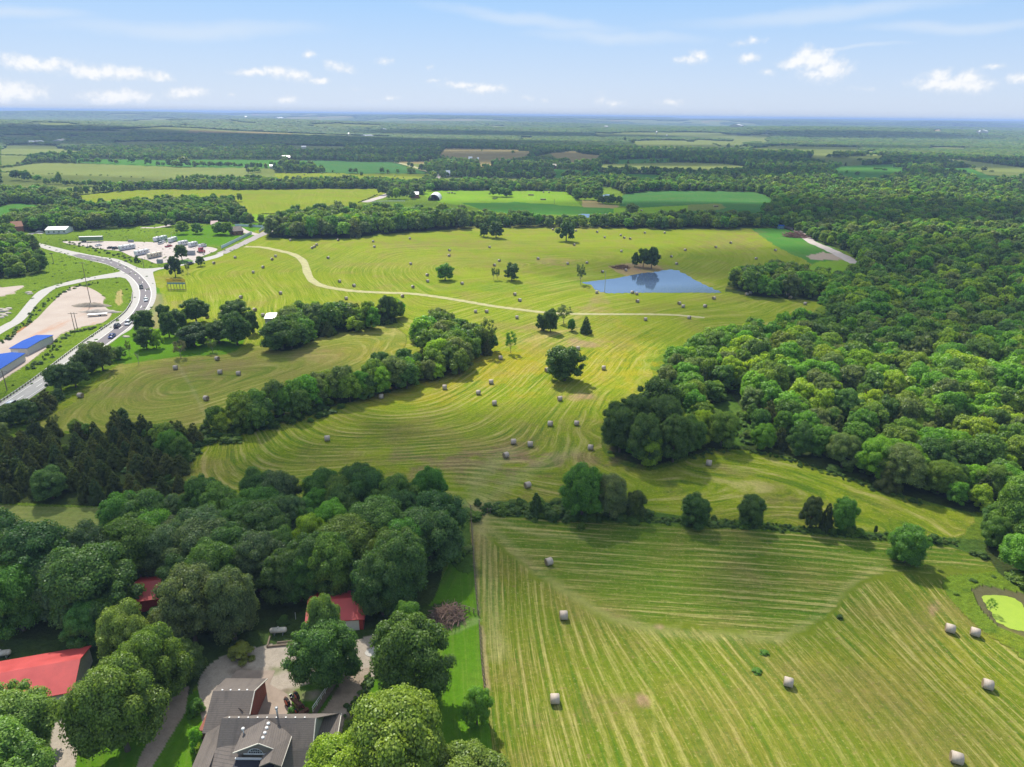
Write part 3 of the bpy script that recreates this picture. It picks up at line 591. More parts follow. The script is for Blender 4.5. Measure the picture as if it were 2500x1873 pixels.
VNEAR = {k: [crown('crown_'+k, 5100*i+j+3, k, dict(oak=30000, tall=26000, cedar=20000, bush=9000, open=5000, low=24000)[k], dict(cedar=.0115, bush=.022, open=.014).get(k, .0145), nl=dict(oak=64, tall=50, cedar=60, bush=22, open=30, low=50)[k]) for j in range(dict(oak=5, tall=2, cedar=3, bush=1, open=1, low=1)[k])] for i, k in enumerate(KINDS)}
NEAR = {k: [crown('crown_'+k, 100*i+j, k, dict(oak=9000, tall=8000, cedar=5200, bush=3200, open=3000, low=7000)[k], dict(cedar=.026, bush=.045, open=.026).get(k, .027), nl=dict(oak=40, tall=36, cedar=34, bush=16, open=22, low=34)[k]) for j in range(dict(oak=5, tall=3, cedar=3, bush=2, open=2, low=2)[k])] for i, k in enumerate(KINDS)}
MID = {k: [crown('crown_'+k, 700+100*i+j, k, dict(oak=2000, tall=1700, cedar=1200, bush=700, open=1100, low=1500)[k], dict(cedar=.045, bush=.08, open=.045).get(k, .052), nl=dict(oak=26, tall=22, cedar=22, bush=12, open=18, low=20)[k]) for j in range(dict(oak=4, tall=3, cedar=2, bush=2, open=1, low=1)[k])] for i, k in enumerate(KINDS)}
FAR = {k: [crown('crown_'+k, 1700+100*i+j, k, 420, .10, nl=14) for j in range(3)] for i, k in enumerate(['oak', 'tall', 'cedar'])}
TRK = {k: [trunk('trunk_'+k, 9+j, k, mTp if k in ('open', 'dead') else mT) for j in range(2)] for k in KINDS+['dead']}
def clumps(name, seed, m_):
    """a patch of several crowns side by side, for woods a mile and more away"""
    r = np.random.default_rng(seed); V, Fc, lf = [], [], []; o = 0
    for k in range(m_):
        a = k*2.39996; rr = .36*math.sqrt((k+.5)/m_); cx, cy, h = math.cos(a)*rr, math.sin(a)*rr, r.uniform(.72, 1.0); cr = .62/math.sqrt(m_)
        for t in range(5):
            lx, ly, lz = cx+r.uniform(-.5, .5)*cr, cy+r.uniform(-.5, .5)*cr, h*r.uniform(.62, .86)
            P_ = ICV*(1+r.uniform(-.28, .28, (len(ICV), 1)))*np.array([cr*.62, cr*.62, .17])+np.array([lx, ly, lz])
            V.append(P_); Fc.append(ICF+o); lf.append(np.full(len(P_), r.uniform(.1, .8))); o += len(P_)
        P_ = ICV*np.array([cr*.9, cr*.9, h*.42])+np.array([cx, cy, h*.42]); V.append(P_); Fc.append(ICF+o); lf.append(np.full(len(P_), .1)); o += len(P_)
    me = mesh_np(name, np.concatenate(V), np.concatenate(Fc), mL)
    a_ = me.attributes.new('leaf', 'FLOAT', 'POINT'); a_.data.foreach_set('value', np.concatenate(lf).astype(np.float32)); return me
CLUMP = [clumps('crown_patch', 31+j, 6) for j in range(3)]
OAKT = [(.098,.170,.028), (.082,.150,.028), (.120,.190,.026), (.070,.136,.032), (.125,.165,.060), (.092,.190,.024), (.140,.205,.024), (.105,.150,.052)]
CEDT = [(.066,.092,.032), (.080,.098,.030), (.056,.086,.032), (.088,.110,.032)]
BRI = [(.130,.255,.018), (.190,.275,.016), (.100,.225,.022)]
def tint_of(k, r): 
    t = {'cedar': CEDT, 'bush': [(.06,.115,.022), (.05,.10,.025), (.08,.14,.02)]}.get(k, OAKT); t = t[int(r.integers(len(t)))]
    if k not in ('cedar', 'bush') and r.random() < .10: t = BRI[int(r.integers(3))]
    j = r.uniform(.85, 1.18); return (t[0]*j*r.uniform(.9, 1.1), t[1]*j, t[2]*j)
TREES = []   # every single tree: x, y, z, width, height, kind, tint, label, category, name, group
def add_tree(loc, w_, h_, kind, tint=None, label=None, group=None, name=None, cat='tree', solo=False, lod=None):
    TREES.append(dict(p=loc, w=w_, h=h_, k=kind, t=tint or tint_of(kind, rng), label=label, group=group, name=name, cat=cat, solo=solo))
NM = dict(oak='oak_tree', tall='tree', cedar='cedar_tree', bush='shrub', open='open_tree', low='spreading_tree')
def T(px, py, wpx, hpx, kind='oak', label=None, tint=None, group=None, name=None, cat='tree', solo=True):
    """a tree that stands by itself: foot at the pixel, crown width and height as seen in the photograph"""
    g = G(px, py); d = proj(g.x, g.y, g.z)[2]; w_ = wpx*d/F
    el_ = math.atan2(CAM_H-g.z, math.hypot(g.x, g.y)); 
    # find the height whose top projects hpx above the foot
    h_ = 3.0
    for _ in range(30):
        mid = py-float(proj(g.x, g.y, g.z+h_*.58)[1]); e2 = math.atan2(CAM_H, math.hypot(g.x, g.y)); cur = mid+math.hypot(.44*wpx*math.sin(e2), mid/.58*.40)
        h_ = max(w_*(.3 if kind == 'bush' else .45), h_*(1+.7*(hpx/max(cur, 1)-1)))
    add_tree(g, w_, h_, kind, tint, label, group, name, cat, solo)
YG = (.12, .19, .028); LG = (.11, .19, .045); BG = (.075, .175, .022); GR = (.11, .145, .065); DK = (.058, .105, .028); PY = (.15, .21, .045)
# hedge between the two near hay fields
T(1308,1258,40,58,'cedar','small dark conical cedar at the left end of the hedge row',DK); T(1420,1264,96,122,'oak','tallest bright green tree in the hedge row',BG)
T(1489,1260,80,96,'oak','grey green tree right of the tallest hedge tree',GR); T(1550,1264,46,64,'tall','narrow olive tree at the right end of the tall hedge clump',(0.077,0.109,0.032))
T(1695,1284,74,72,'low','round dark tree alone in the middle of the hedge row',(0.051,0.109,0.023)); T(1830,1279,68,66,'low','round dark tree in the hedge, right of the middle one',(0.058,0.109,0.023))
T(1976,1288,52,72,'oak','dark left tree of the three standing together in the hedge',(0.058,0.083,0.026)); T(2014,1294,34,68,'cedar','pointed cedar in the middle of the three hedge trees',(0.054,0.077,0.026)); T(2054,1296,62,76,'oak','bright right tree of the three standing together in the hedge',BG)
T(2136,1302,9,19,'tall','tiny dark sapling on the hedge left of the lone round tree',DK); T(2207,1372,90,84,'low','lone round green tree on the right of the lower hay field with a long shadow',BG)
# trees of the middle field
T(1379,929,86,80,'low','large lone oak in the middle of the sunlit hay field',(0.061,0.115,0.026)); T(1247,862,32,50,'open','small slender green tree left of the lone oak',BG); T(1191,862,44,80,'open','tall open grey tree with two thin trunks at the end of the tree belt',GR)
T(1322,807,28,38,'low','left dark tree of the pair below the farm track',DK); T(1344,811,36,53,'tall','right taller tree of the pair below the farm track',(0.064,0.109,0.032)); T(1376,790,38,44,'open','sparse leaning tree just below the farm track',GR)
T(1394,808,21,28,'tall','smallest bright tree below the farm track',BG); T(1430,814,28,43,'cedar','dark pointed cedar below the farm track',(0.058,0.096,0.032))
T(1087,684,40,37,'tall','rounded bright green tree alone in the bale field',BG); T(1205,684,12,30,'open','left thin tree of the three beside the bale field centre',DK); T(1215,684,12,28,'open','middle thin tree of the three beside the bale field centre',DK); T(1249,685,38,40,'low','bushy dark tree right of the two thin ones in the bale field',(0.058,0.102,0.026))
T(1417,694,26,49,'open','tall sparse willow at the left tip of the pond',GR); T(1550,651,20,34,'tall','left small tree of the three behind the pond',DK); T(1570,653,30,42,'oak','middle tree of the three behind the pond',DK); T(1590,656,34,48,'oak','tallest right tree of the three behind the pond',(0.046,0.087,0.026))
T(1382,589,41,46,'tall','big round oak near the far edge of the bale field',(0.051,0.102,0.023)); T(1181,578,26,31,'low','left smaller tree of the pair before the tree belt',DK); T(1211,581,37,38,'low','right bigger tree of the pair before the tree belt',DK)
T(429,677,33,48,'tall','dark vase shaped tree behind the yellow billboard',(0.038,0.070,0.038)); T(445,637,32,38,'oak','tree on the grass island of the gravel lot',DK); T(490,650,19,23,'tall','small round tree on the verge right of the lot island',DK); T(459,667,13,24,'open','thin young tree right of the billboard',GR); T(447,671,7,14,'open','thin staked sapling beside the billboard',GR); T(334,641,14,14,'bush','round shrub on the verge below the caravans',None,cat='shrub')
# grove of the old homestead by the highway bend
for a in [(406,797,34,50,'tall','tree at the back of the homestead grove next to the highway',DK),(355,814,54,54,'oak','wide tree closest to the highway bend in the homestead grove',DK),(414,823,42,56,'tall','dark tree with a bare leaning trunk in the homestead grove',DK),(359,852,44,50,'oak','front left tree of the homestead grove',DK),(383,850,32,46,'tall','tree beside the front left tree of the homestead grove',None),(438,805,44,46,'oak','dark tree left of the tallest tree in the homestead grove',DK),(480,788,60,57,'oak','tallest spreading tree of the homestead grove',(0.058,0.109,0.026)),(475,846,76,53,'low','wide dark spreading tree in the middle of the homestead grove',(0.044,0.084,0.033)),(442,873,36,40,'open','pale sparse tree at the front of the homestead grove',(0.128,0.128,0.096)),(317,869,14,36,'open','thin small tree left of the bare tree by the highway',GR),(291,878,34,31,'low','low tree on the lawn beside the highway',None),(577,797,70,62,'oak','back tree of the right clump in the homestead grove',(0.064,0.115,0.026)),(536,838,60,50,'oak','left tree of the right clump in the homestead grove',DK),(580,843,70,74,'oak','large front tree of the right clump in the homestead grove',(0.058,0.113,0.031)),(617,815,34,52,'tall','right edge tree of the right clump in the homestead grove',DK),(519,860,26,32,'open','sparse small tree at the foot of the right clump',GR)]: T(*a)
T(339,889,24,44,'dead','bare dead tree standing on the lawn by the highway')
T(690,853,97,74,'low','broad tree in front of the white roofed shed',(0.064,0.122,0.028)); T(950,785,40,60,'tall','separate upright tree right of the row beside the shed',(0.058,0.102,0.036))
# strip along the highway
for i, a in enumerate([(252,905,54,66,'oak'),(214,916,60,62,'low'),(186,946,54,56,'oak'),(150,954,58,60,'oak'),(118,998,52,50,'cedar'),(94,1018,54,50,'cedar'),(66,1032,56,52,'oak'),(30,1038,60,48,'oak'),(2,1046,60,46,'oak'),(228,886,52,48,'low')]): T(*a, ['first tree of the highway strip counted from the bend','second tree of the highway strip, left of the first','third tree of the highway strip from the bend','tree of the highway strip just above the roadside bale','cedar in the middle of the highway strip','cedar next to the lower hay field corner in the highway strip','tree beside the white car at the highway strip','tree at the left end of the highway strip','leftmost tree of the highway strip at the picture edge','pale green tree leaning over the highway at the bend'][i], [GR,(0.064,0.102,0.038),DK,DK,None,None,DK,DK,DK,(0.096,0.141,0.064)][i])
T(145,976,30,28,'bush','dark round bush below the highway strip beside a bale',DK,cat='shrub'); T(301,1026,25,29,'low','small lone bush tree in the left hay field',DK); T(139,1038,16,24,'open','thin young tree at the edge of the cedar wood',GR)
T(1052,1252,84,104,'oak','deep green tree at the far right corner of the wood behind the sheds',(0.058,0.154,0.023)); T(945,1292,62,90,'oak','light green tree inside the wood near its right corner',(0.096,0.179,0.045)); T(130,1218,78,72,'oak','light green broadleaf tree among the dark cedars',(0.077,0.147,0.045))
for i, a in enumerate([(1512,1104,82,104),(1572,1130,94,112),(1642,1128,88,108),(1545,1068,88,100),(1618,1078,92,104),(1500,1070,62,82),(1600,1030,90,100)]): T(*a, 'oak', ['left end tree of the dark rounded forest tip','front middle tree of the dark rounded forest tip','front right tree of the dark rounded forest tip','second row left tree of the dark rounded forest tip','second row right tree of the dark rounded forest tip','small back left tree of the dark rounded forest tip','hindmost tree of the dark rounded forest tip'][i], (.062,.112,.026))
# trees in the yard
T(798,1668,150,150,'oak','large round tree beside the gravel yard in front of the red shed',(0.064,0.134,0.033)); T(800,1622,84,158,'oak','pale green tree covering the red shed roof',(0.109,0.173,0.058)); T(1012,1706,182,198,'oak','large dark oak left of the mown lawn strip',(0.067,0.118,0.028)); T(1000,1568,66,92,'oak','small bright tree behind the large dark oak',(0.083,0.173,0.028))
T(978,1945,240,240,'oak','yellow green oak right of the grey roofed house',(0.134,0.192,0.036)); T(840,2000,185,190,'oak','bright yellow tree in front of the grey roof corner',(0.160,0.237,0.028)); T(1150,1985,200,165,'oak','tree at the bottom edge below the small bright tree',(0.109,0.160,0.036)); T(1165,1768,68,88,'tall','small feathery bright green tree on the fence line',(0.109,0.224,0.032))
T(312,1832,185,205,'oak','biggest oak left of the grey roofed house',(0.105,0.160,0.038)); T(395,1712,140,168,'oak','oak between the barn and the dirt drive',(0.100,0.160,0.032)); T(322,1622,120,138,'oak','yellow green oak above the long red barn',(0.154,0.211,0.058)); T(225,1578,100,105,'oak','vivid green tree behind the long red barn',(0.070,0.173,0.045)); T(55,1868,185,180,'oak','pale green tree in front of the long red barn',(0.128,0.205,0.064)); T(30,1985,230,200,'oak','tree in the bottom left corner below the barn',(0.102,0.186,0.051))
T(478,1568,150,168,'oak','grey green oak behind the gravel yard',(0.102,0.134,0.064)); T(575,1560,125,160,'oak','oak left of the white gas tank',(0.092,0.128,0.064)); T(455,1660,90,90,'oak','oak beside the gravel at the head of the dirt drive',(0.077,0.128,0.038)); T(590,1606,62,40,'bush','pale yellow green shrub at the edge of the gravel yard',(0.166,0.198,0.051),cat='shrub')
T(480,1740,40,34,'bush','bush at the back corner of the grey roofed house',BG,cat='shrub'); T(484,1826,34,50,'bush','light green bushes along the house wall',(0.141,0.307,0.026),cat='shrub'); T(712,1740,18,14,'bush','tiny round bush behind the house beside the tractor',BG,cat='shrub'); T(700,1468,110,120,'oak','oak of the wood behind the left end of the red shed',DK); T(935,1500,115,150,'oak','tall oak beside the right end of the red shed',(0.061,0.115,0.036)); T(985,1470,130,160,'oak','oak at the lawn edge above the brush pile',(0.058,0.113,0.033))
T(2050,1509,16,9,'bush','small dark bush in the open lower hay field',DK,cat='shrub'); T(1866,1595,22,9,'bush','upper of two weed tufts in the lower hay field',BG,cat='shrub'); T(1848,1640,24,10,'bush','bright weed patch left of the bale in the lower hay field',BG,cat='shrub'); T(2415,1496,26,32,'open','small leafy sapling at the edge of the green pond',BG)
T(2482,1330,130,160,'oak','bright tree at the right picture edge above the green pond',(0.109,0.192,0.036)); T(2420,1300,60,60,'low','low tree at the forest corner above the green pond',(0.077,0.154,0.038))
# rows of trees far off: part of the mass
far_pts = []
def LINE(i, pts, w_, h_, gap=None, kind=None, thick=8):
    P_ = C6(i, pts); acc_ = 0
    for (x1, y1), (x2, y2) in zip(P_[:-1], P_[1:]):
        L_ = math.hypot(x2-x1, y2-y1); k = max(1, int(L_/(gap or w_*.72/5.26)))
        for j in range(k+1):
            t = (j+rng.uniform(-.3, .3))/max(k, 1); px, py = x1+(x2-x1)*t, y1+(y2-y1)*t-abs(rng.normal())*thick/5.26*.4
            FT(px, py, w_/5.26*rng.uniform(.75, 1.2), h_/5.26*rng.uniform(.75, 1.15), kind)
def FT(px, py, w_, h_, kind=None):
    g = G(px, py); d = float(proj(g.x, g.y, g.z)[2]); k = kind or ('oak' if rng.random() < .7 else 'tall')
    far_pts.append((g.x, g.y, g.z, w_*d/F, h_*d/F*1.02, k, tint_of(k, rng)))
for a in [(0,[(400,720),(700,715),(980,712)],90,100),(0,[(470,700),(900,690)],80,110),(0,[(1060,716),(1240,722)],55,42),(0,[(960,1022),(1150,1028)],60,60),(0,[(1170,1032),(1620,1045)],62,78),(0,[(670,1155),(820,1155)],85,92),(0,[(840,1140),(1050,1132)],75,85),(0,[(1220,1102),(1320,1106)],50,46),(0,[(1400,1100),(1500,1100)],70,62),
          (0,[(0,800),(150,782),(380,745)],38,30),(0,[(0,632),(450,642)],24,16),(0,[(40,855),(110,858)],30,22),(0,[(480,868),(660,872),(1280,892),(1840,925)],24,16,26),(1,[(280,775),(520,778)],58,62),(1,[(550,778),(770,780)],52,60),(1,[(800,782),(890,782)],40,52),(1,[(970,790),(1200,800)],60,62),(1,[(970,862),(1130,850)],66,62),(1,[(1410,800),(1600,850)],90,115),(1,[(1480,852),(1840,850)],95,105),(1,[(1420,800),(1760,800)],90,110),
          (1,[(560,1222),(860,1225)],85,90),(1,[(1150,1385),(1440,1390)],16,12),(2,[(600,1192),(860,1192)],110,125),(2,[(820,1085),(940,1085)],90,110),(2,[(1940,1162),(2120,1162)],110,120),(3,[(880,822),(1070,822)],80,82),(3,[(1620,862),(2209,882)],70,80),(3,[(650,1085),(780,1205)],70,80),(3,[(1110,1255),(1300,1262)],95,105),(3,[(790,1200),(950,1205)],110,125),(3,[(600,925),(1000,925)],80,90),(3,[(1100,1000),(1300,1010)],90,110),
          (4,[(970,520),(1440,515)],24,18),(4,[(320,490),(410,515)],22,18),(5,[(290,815),(440,830)],30,26),(5,[(150,745),(330,740)],60,50),(5,[(350,740),(600,748)],80,62),(5,[(540,800),(780,815)],70,60),(5,[(1240,745),(1500,785)],55,42),(5,[(400,938),(640,945)],80,60),(5,[(0,612),(290,618)],22,22),(2,[(190,1240),(320,1190),(420,1150)],20,16),(2,[(960,1010),(1080,940)],20,16),(0,[(200,1450),(700,1380)],110,110),(0,[(1000,1330),(1150,1330)],110,130),(3,[(0,830),(440,830)],80,90),
          (0,[(1000,1590),(1100,1585)],70,60),(1,[(0,1555),(160,1590)],120,110),(1,[(170,1640),(400,1640)],170,150),(1,[(600,1650),(760,1650)],180,160),(1,[(900,1520),(1140,1515)],120,130),(1,[(0,1480),(500,1500),(820,1480)],120,110),(1,[(1020,1555),(1120,1550)],70,55)]: LINE(*a)
for i, a in [(0,(1700,748,95,105)),(0,(1905,762,100,95)),(0,(2035,768,58,56)),(0,(2100,768,50,46)),(0,(2170,772,70,92)),(0,(1430,732,60,55)),(0,(1500,736,62,50)),(0,(1290,712,30,36)),(0,(210,950,150,125)),(0,(350,962,125,128)),(0,(490,970,100,84)),(0,(610,1002,92,74)),(0,(765,1002,80,140)),(0,(705,996,84,72)),(0,(858,1020,100,74)),(0,(340,742,60,40)),(0,(800,1350,160,130)),(0,(1035,1590,140,160)),(0,(1680,1520,110,105)),(1,(165,776,135,115)),(1,(30,775,80,70)),(1,(1920,836,90,92)),(2,(475,1138,100,120)),(2,(1115,1084,112,92)),(2,(225,890,48,46)),(2,(905,640,46,72)),(2,(2165,612,42,42)),(2,(1768,576,20,20)),(2,(2030,1065,115,110)),(3,(675,932,106,116)),(3,(1412,862,72,106)),(3,(1462,862,82,90)),(3,(1480,1392,178,136)),(3,(1500,482,52,54)),(3,(1396,462,36,62)),(3,(1050,1212,118,118)),(3,(1160,1250,110,96)),(3,(900,870,120,110)),(4,(2030,862,36,36)),(4,(2165,887,58,46)),(4,(1805,657,74,42)),(4,(1370,582,46,38)),(4,(1970,660,180,70)),(4,(1550,660,90,66)),(5,(65,887,56,46)),(5,(90,706,62,38)),(5,(400,937,82,52)),(5,(1690,832,78,56)),(5,(1790,846,60,22)),(5,(1515,932,100,52)),(5,(1100,852,115,78)),(5,(1255,768,34,36)),(4,(510,545,60,60)),(4,(620,560,80,60)),(4,(720,545,80,60))]:
    p = C6(i, [a[:2]])[0]; FT(p[0], p[1], a[2]/5.26, a[3]/5.26, 'cedar' if a[0] == 1920 else None)
# ------------------------------------------------------------------ woods: jittered grid of trees wherever the land cover is wood
def grid_points(r0, r1, sp):
    a = R_(47) if r1 < 320 else R_(42)
    X = np.arange(-r1*math.sin(a), r1*math.sin(a), sp); Y = np.arange(0, r1, sp)
    x, y = np.meshgrid(X, Y); x = x.ravel()+rng.uniform(-.42, .42, x.size)*sp; y = y.ravel()+rng.uniform(-.42, .42, y.size)*sp
    r = np.hypot(x, y); s_ = (r >= r0) & (r < r1); x, y = x[s_], y[s_]; z = hills(x, y)
    px, py, d = proj(x, y, z); m_ = 420
    s_ = (d > 5) & (px > -m_) & (px < 2500+m_) & (py < 2150); x, y, z, px, py = x[s_], y[s_], z[s_], px[s_], py[s_]
    c = landclass(px, py, x, y)
    w_ = np.array([NAMES(int(q)) == 'wood' for q in range(-4, len(LAND))])[c+4]
    return x[w_], y[w_], z[w_], px[w_], py[w_]
WOODT = [  # how each wood looks: area in pixels, share of cedars, height range, spacing factor, label, group
 ('cedars', [(-900,1050),(480,1050),(480,1245),(-900,1245)], .88, (5.5, 8.0), .62, 'dark cedar tree in the dense wood left of the lower hay field', 'cedar trees in the left wood'),
 ('near', [(-900,1240),(1140,1240),(1140,2300),(-900,2300)], .04, (10.5, 14.0), 1.08, 'oak tree in the dense shaded wood behind the red roofed sheds', 'trees in the wood behind the red roofed sheds'),
 ('hedge', [(500,780),(1200,780),(1200,1090),(500,1090)], .15, (7, 9.8), .75, 'tree in the curved belt of trees between the two hay fields', 'trees in the belt between the hay fields'),
 ('clump', [(640,730),(1000,730),(1000,870),(640,870)], .02, (7, 9.5), .8, 'tree in the short row of trees beside the white roofed shed', 'trees in the row beside the white roofed shed'),
 ('band', [(1130,490),(1900,490),(1900,590),(1130,590)], .04, (7, 10), .9, 'tree in the long belt at the far edge of the bale field', 'trees in the belt behind the bale field'),
 ('band', [(640,490),(1900,490),(1900,590),(640,590)], .04, (9, 13), .95, 'tree in the long belt at the far edge of the bale field', 'trees in the belt behind the bale field'),
 ('isle', [(1740,630),(2150,630),(2150,730),(1740,730)], .02, (8, 12), .9, 'tree at the tip of the wood right of the pond', 'trees right of the pond'),
 ('corner', [(-200,560),(110,560),(110,700),(-200,700)], .1, (8, 12), .9, 'tree in the dark wood at the left edge beside the road', 'trees in the wood at the left edge'),
 ('right', [(1400,300),(3300,300),(3300,1700),(1400,1700)], .10, (7, 10.8), .92, 'tree in the big forest on the right', 'trees in the big forest on the right'),
]
# everything that is only part of a wood seen as a mass
cand = []
for (r0, r1, sp, hh) in ((55, 330, 5.7, 1), (330, 950, 6.8, 1), (950, 2000, 10.5, 1)):
    x, y, z, px, py = grid_points(r0, r1, sp)
    for i in range(len(x)):
        wk = next((w_ for w_ in WOODT if inpoly(px[i:i+1], py[i:i+1], w_[1])[0]), None)
        cs, hr, sf = (wk[2], wk[3], wk[4]) if wk else (.06, (6.5, 10), 1.0)
        if r1 <= 330 and rng.random() > 1/sf**2*.95 and sf >= .8: continue
        if wk and wk[0] == 'near' and math.hypot(px[i]-350, (py[i]-1510)*.8) < 52: continue
        pz = vnoise(np.array([x[i]/45]), np.array([y[i]/45]), 61)[0]
        if wk and wk[0] == 'right' and pz > .62 and 360 < math.hypot(x[i], y[i]) < 900: cs = .55
        k = 'cedar' if rng.random() < cs else ('oak' if rng.random() < .72 else 'tall')
        if math.hypot(x[i], y[i]) > 900: hr = (6, 9.5)
        h_ = rng.uniform(*hr)*(.82+.4*pz)*(.7 if rng.random() < .16 else 1); w_ = h_*rng.uniform(.76, 1.02)*(1 if k != 'cedar' else .8)*(1.0 if k == 'oak' else .85)
        if k == 'cedar': h_ *= .9
        t = tint_of(k, rng)
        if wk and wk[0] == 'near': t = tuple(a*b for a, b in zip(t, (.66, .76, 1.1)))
        if wk and wk[0] == 'right' and rng.random() < (.38 if y[i] < 400 else .15)*(1.6*pz) and k != 'cedar': t = BRI[int(rng.integers(3))]
        inf = (-25 < px[i] < 2525) and (py[i] < 1990)
        vis = w_/math.hypot(x[i], y[i])
        if wk and wk[0] in ('cedars', 'hedge', 'clump'):
            cand.append((vis*.9 if inf else 0, x[i]+rng.uniform(2, 3.6), y[i]+rng.uniform(-3, 3), z[i], w_*.85, h_*.85, k, tint_of(k, rng), wk))
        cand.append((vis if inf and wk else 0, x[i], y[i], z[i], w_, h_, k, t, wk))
LM = [(980,1640,'the big dark oak by the lawn'),(820,1500,'the small red shed'),(110,1660,'the long red barn'),(1370,930,'the lone oak'),(1600,690,'the large pond'),(2460,1500,'the green pond'),(1420,1260,'the tall hedge trees'),(2060,1290,'the three hedge trees'),(2207,1370,'the lone round tree'),
      (1730,1130,'the bale near the forest'),(1442,1092,'the bale at the forest tip'),(1100,1235,'the field gateway'),(300,1030,'the lone bush tree'),(60,1240,'the pale meadow'),(600,1180,'the bale above the wood'),(690,850,'the white roofed shed'),(930,968,'the bale at the tree belt'),(1966,741,'the forest nook'),(2050,640,'the forest track'),(1690,775,'the end of the farm track'),(2480,1300,'the right picture edge'),(2480,1000,'the right picture edge higher up'),(2480,700,'the upper right picture edge'),(20,1400,'the left picture edge'),(20,1120,'the left edge beside the cedars')]
def trim(s_):
    w_ = s_.split()
    if len(w_) > 16: s_ = s_.replace(' picture', ''); w_ = s_.split()
    if len(w_) > 16: s_ = s_.replace('just ', '').replace('well ', ''); w_ = s_.split()
    if len(w_) > 16: s_ = s_.replace('mid green', 'green'); w_ = s_.split()
    if len(w_) > 16: s_ = s_.replace('big forest', 'forest').replace('shaded wood', 'wood').replace(' big ', ' '); w_ = s_.split()
    if len(w_) > 16: s_ = s_.replace('small ', '', 1).replace('large ', '', 1)
    return s_
def tree_label(wk, k, t, w_, h_, x, y, z):
    px, py, _ = proj(x, y, z+h_*.6); px, py = float(px), float(py)
    q = sorted(LM, key=lambda l: (l[0]-px)**2+((l[1]-py)*1.3)**2)[0]; dx, dy = q[0]-px, q[1]-py; dist_ = math.hypot(dx, dy)
    side = ('left of' if dx > 0 else 'right of') if abs(dx) > abs(dy) else ('above' if dy > 0 else 'below')
    near_ = 'just ' if dist_ < 110 else ('well ' if dist_ > 260 else '')
    if 'edge' in q[2]: side, near_ = ('near', '') if dist_ < 200 else ('inward from', '')
    lum = t[0]*.4+t[1]; tone = 'bright' if lum > .225 else 'mid green' if lum > .18 else 'greyish' if t[2] > .043 else 'dark'
    size = 'large' if w_ > 9.6 else 'small' if w_ < 7.3 else ''
    kind_ = 'cedar' if k == 'cedar' else 'broad tree' if k == 'oak' else 'narrow tree'
    wd = dict(cedars='in the left wood', near='in the shaded wood', hedge='in the curved belt', clump='in the row by the shed', band='in the far belt', isle='in the wood tip', corner='in the edge wood', right='in the big forest')[wk[0]]
    return trim(' '.join((size+' '+tone+' '+kind_+' '+wd+', '+near_+side+' '+q[2]).split()))
# deciduous trees and cedars: those that show largest are single objects
cand.sort(key=lambda c: -c[0])
n_solo = sum(1 for t in TREES if t['k'] in ('oak', 'tall', 'low', 'open')); n_ced = sum(1 for t in TREES if t['k'] == 'cedar')
for c in cand:
    v, x, y, z, w_, h_, k, t, wk = c
    if v > 0 and k != 'cedar' and n_solo < 335: n_solo += 1
    elif v > 0 and k == 'cedar' and n_ced < 260: n_ced += 1
    else: far_pts.append((x, y, z, w_, h_, k, t)); continue
    lab_ = tree_label(wk, k, t, w_, h_, x, y, z)
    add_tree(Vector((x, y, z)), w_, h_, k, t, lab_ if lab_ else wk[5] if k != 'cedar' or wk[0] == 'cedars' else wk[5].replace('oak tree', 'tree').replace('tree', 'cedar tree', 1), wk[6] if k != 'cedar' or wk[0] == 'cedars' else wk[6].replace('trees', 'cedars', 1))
for t in TREES:
    g, k = t['p'], t['k']; near = math.hypot(g.x, g.y) < 330; lod = VNEAR if math.hypot(g.x, g.y) < 185 else (NEAR if near else MID)
    nm = t['name'] or NM.get(k, 'bare_tree')
    if k == 'dead':
        r_ = empty(nm, g, rng.uniform(0, 6.28), label=t['label'], cat=t['cat'], group=t['group']); r_.scale = (t['w'], t['w'], t['h'])
        link('trunk', TRK['dead'][0], r_); continue
    r_ = empty(nm, g, rng.uniform(0, 6.28), label=t['label'], cat=t['cat'], group=t['group']); r_.scale = (t['w'], t['w'], t['h'])
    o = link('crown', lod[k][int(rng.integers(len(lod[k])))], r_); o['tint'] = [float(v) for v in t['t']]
    if k != 'bush': link('trunk', TRK[k][int(rng.integers(2))], r_)
# the rest of the woods: one mass, instanced on points
for (r0, r1, sp) in ((2000, 3000, 17.), (3000, 5000, 26.), (5000, 8500, 44.), (8500, 15000, 80.)):
    x, y, z, px, py = grid_points(r0, r1, sp)
    for i in range(len(x)):
        t = OAKT[int(rng.integers(len(OAKT)))]; far_pts.append((x[i], y[i], z[i]-1, sp*1.75, rng.uniform(6.5, 9.5), 'clump', t))
TEMPL = bpy.data.collections.new('foliage_kinds'); tl = []; idx = {}
def templ(key, meshes):
    idx[key] = []
    for me_ in meshes:
        o = bpy.data.objects.new('leafy_kind_%03d' % len(tl), me_); TEMPL.objects.link(o); idx[key].append(len(tl)); tl.append(o)
for k in ('oak', 'tall', 'cedar'): templ(('n', k), NEAR[k][:3]); templ(('m', k), MID[k]); templ(('f', k), FAR[k])
templ('clump', CLUMP)
templ('bushm', MID['bush']); templ('bushn', NEAR['bush'])
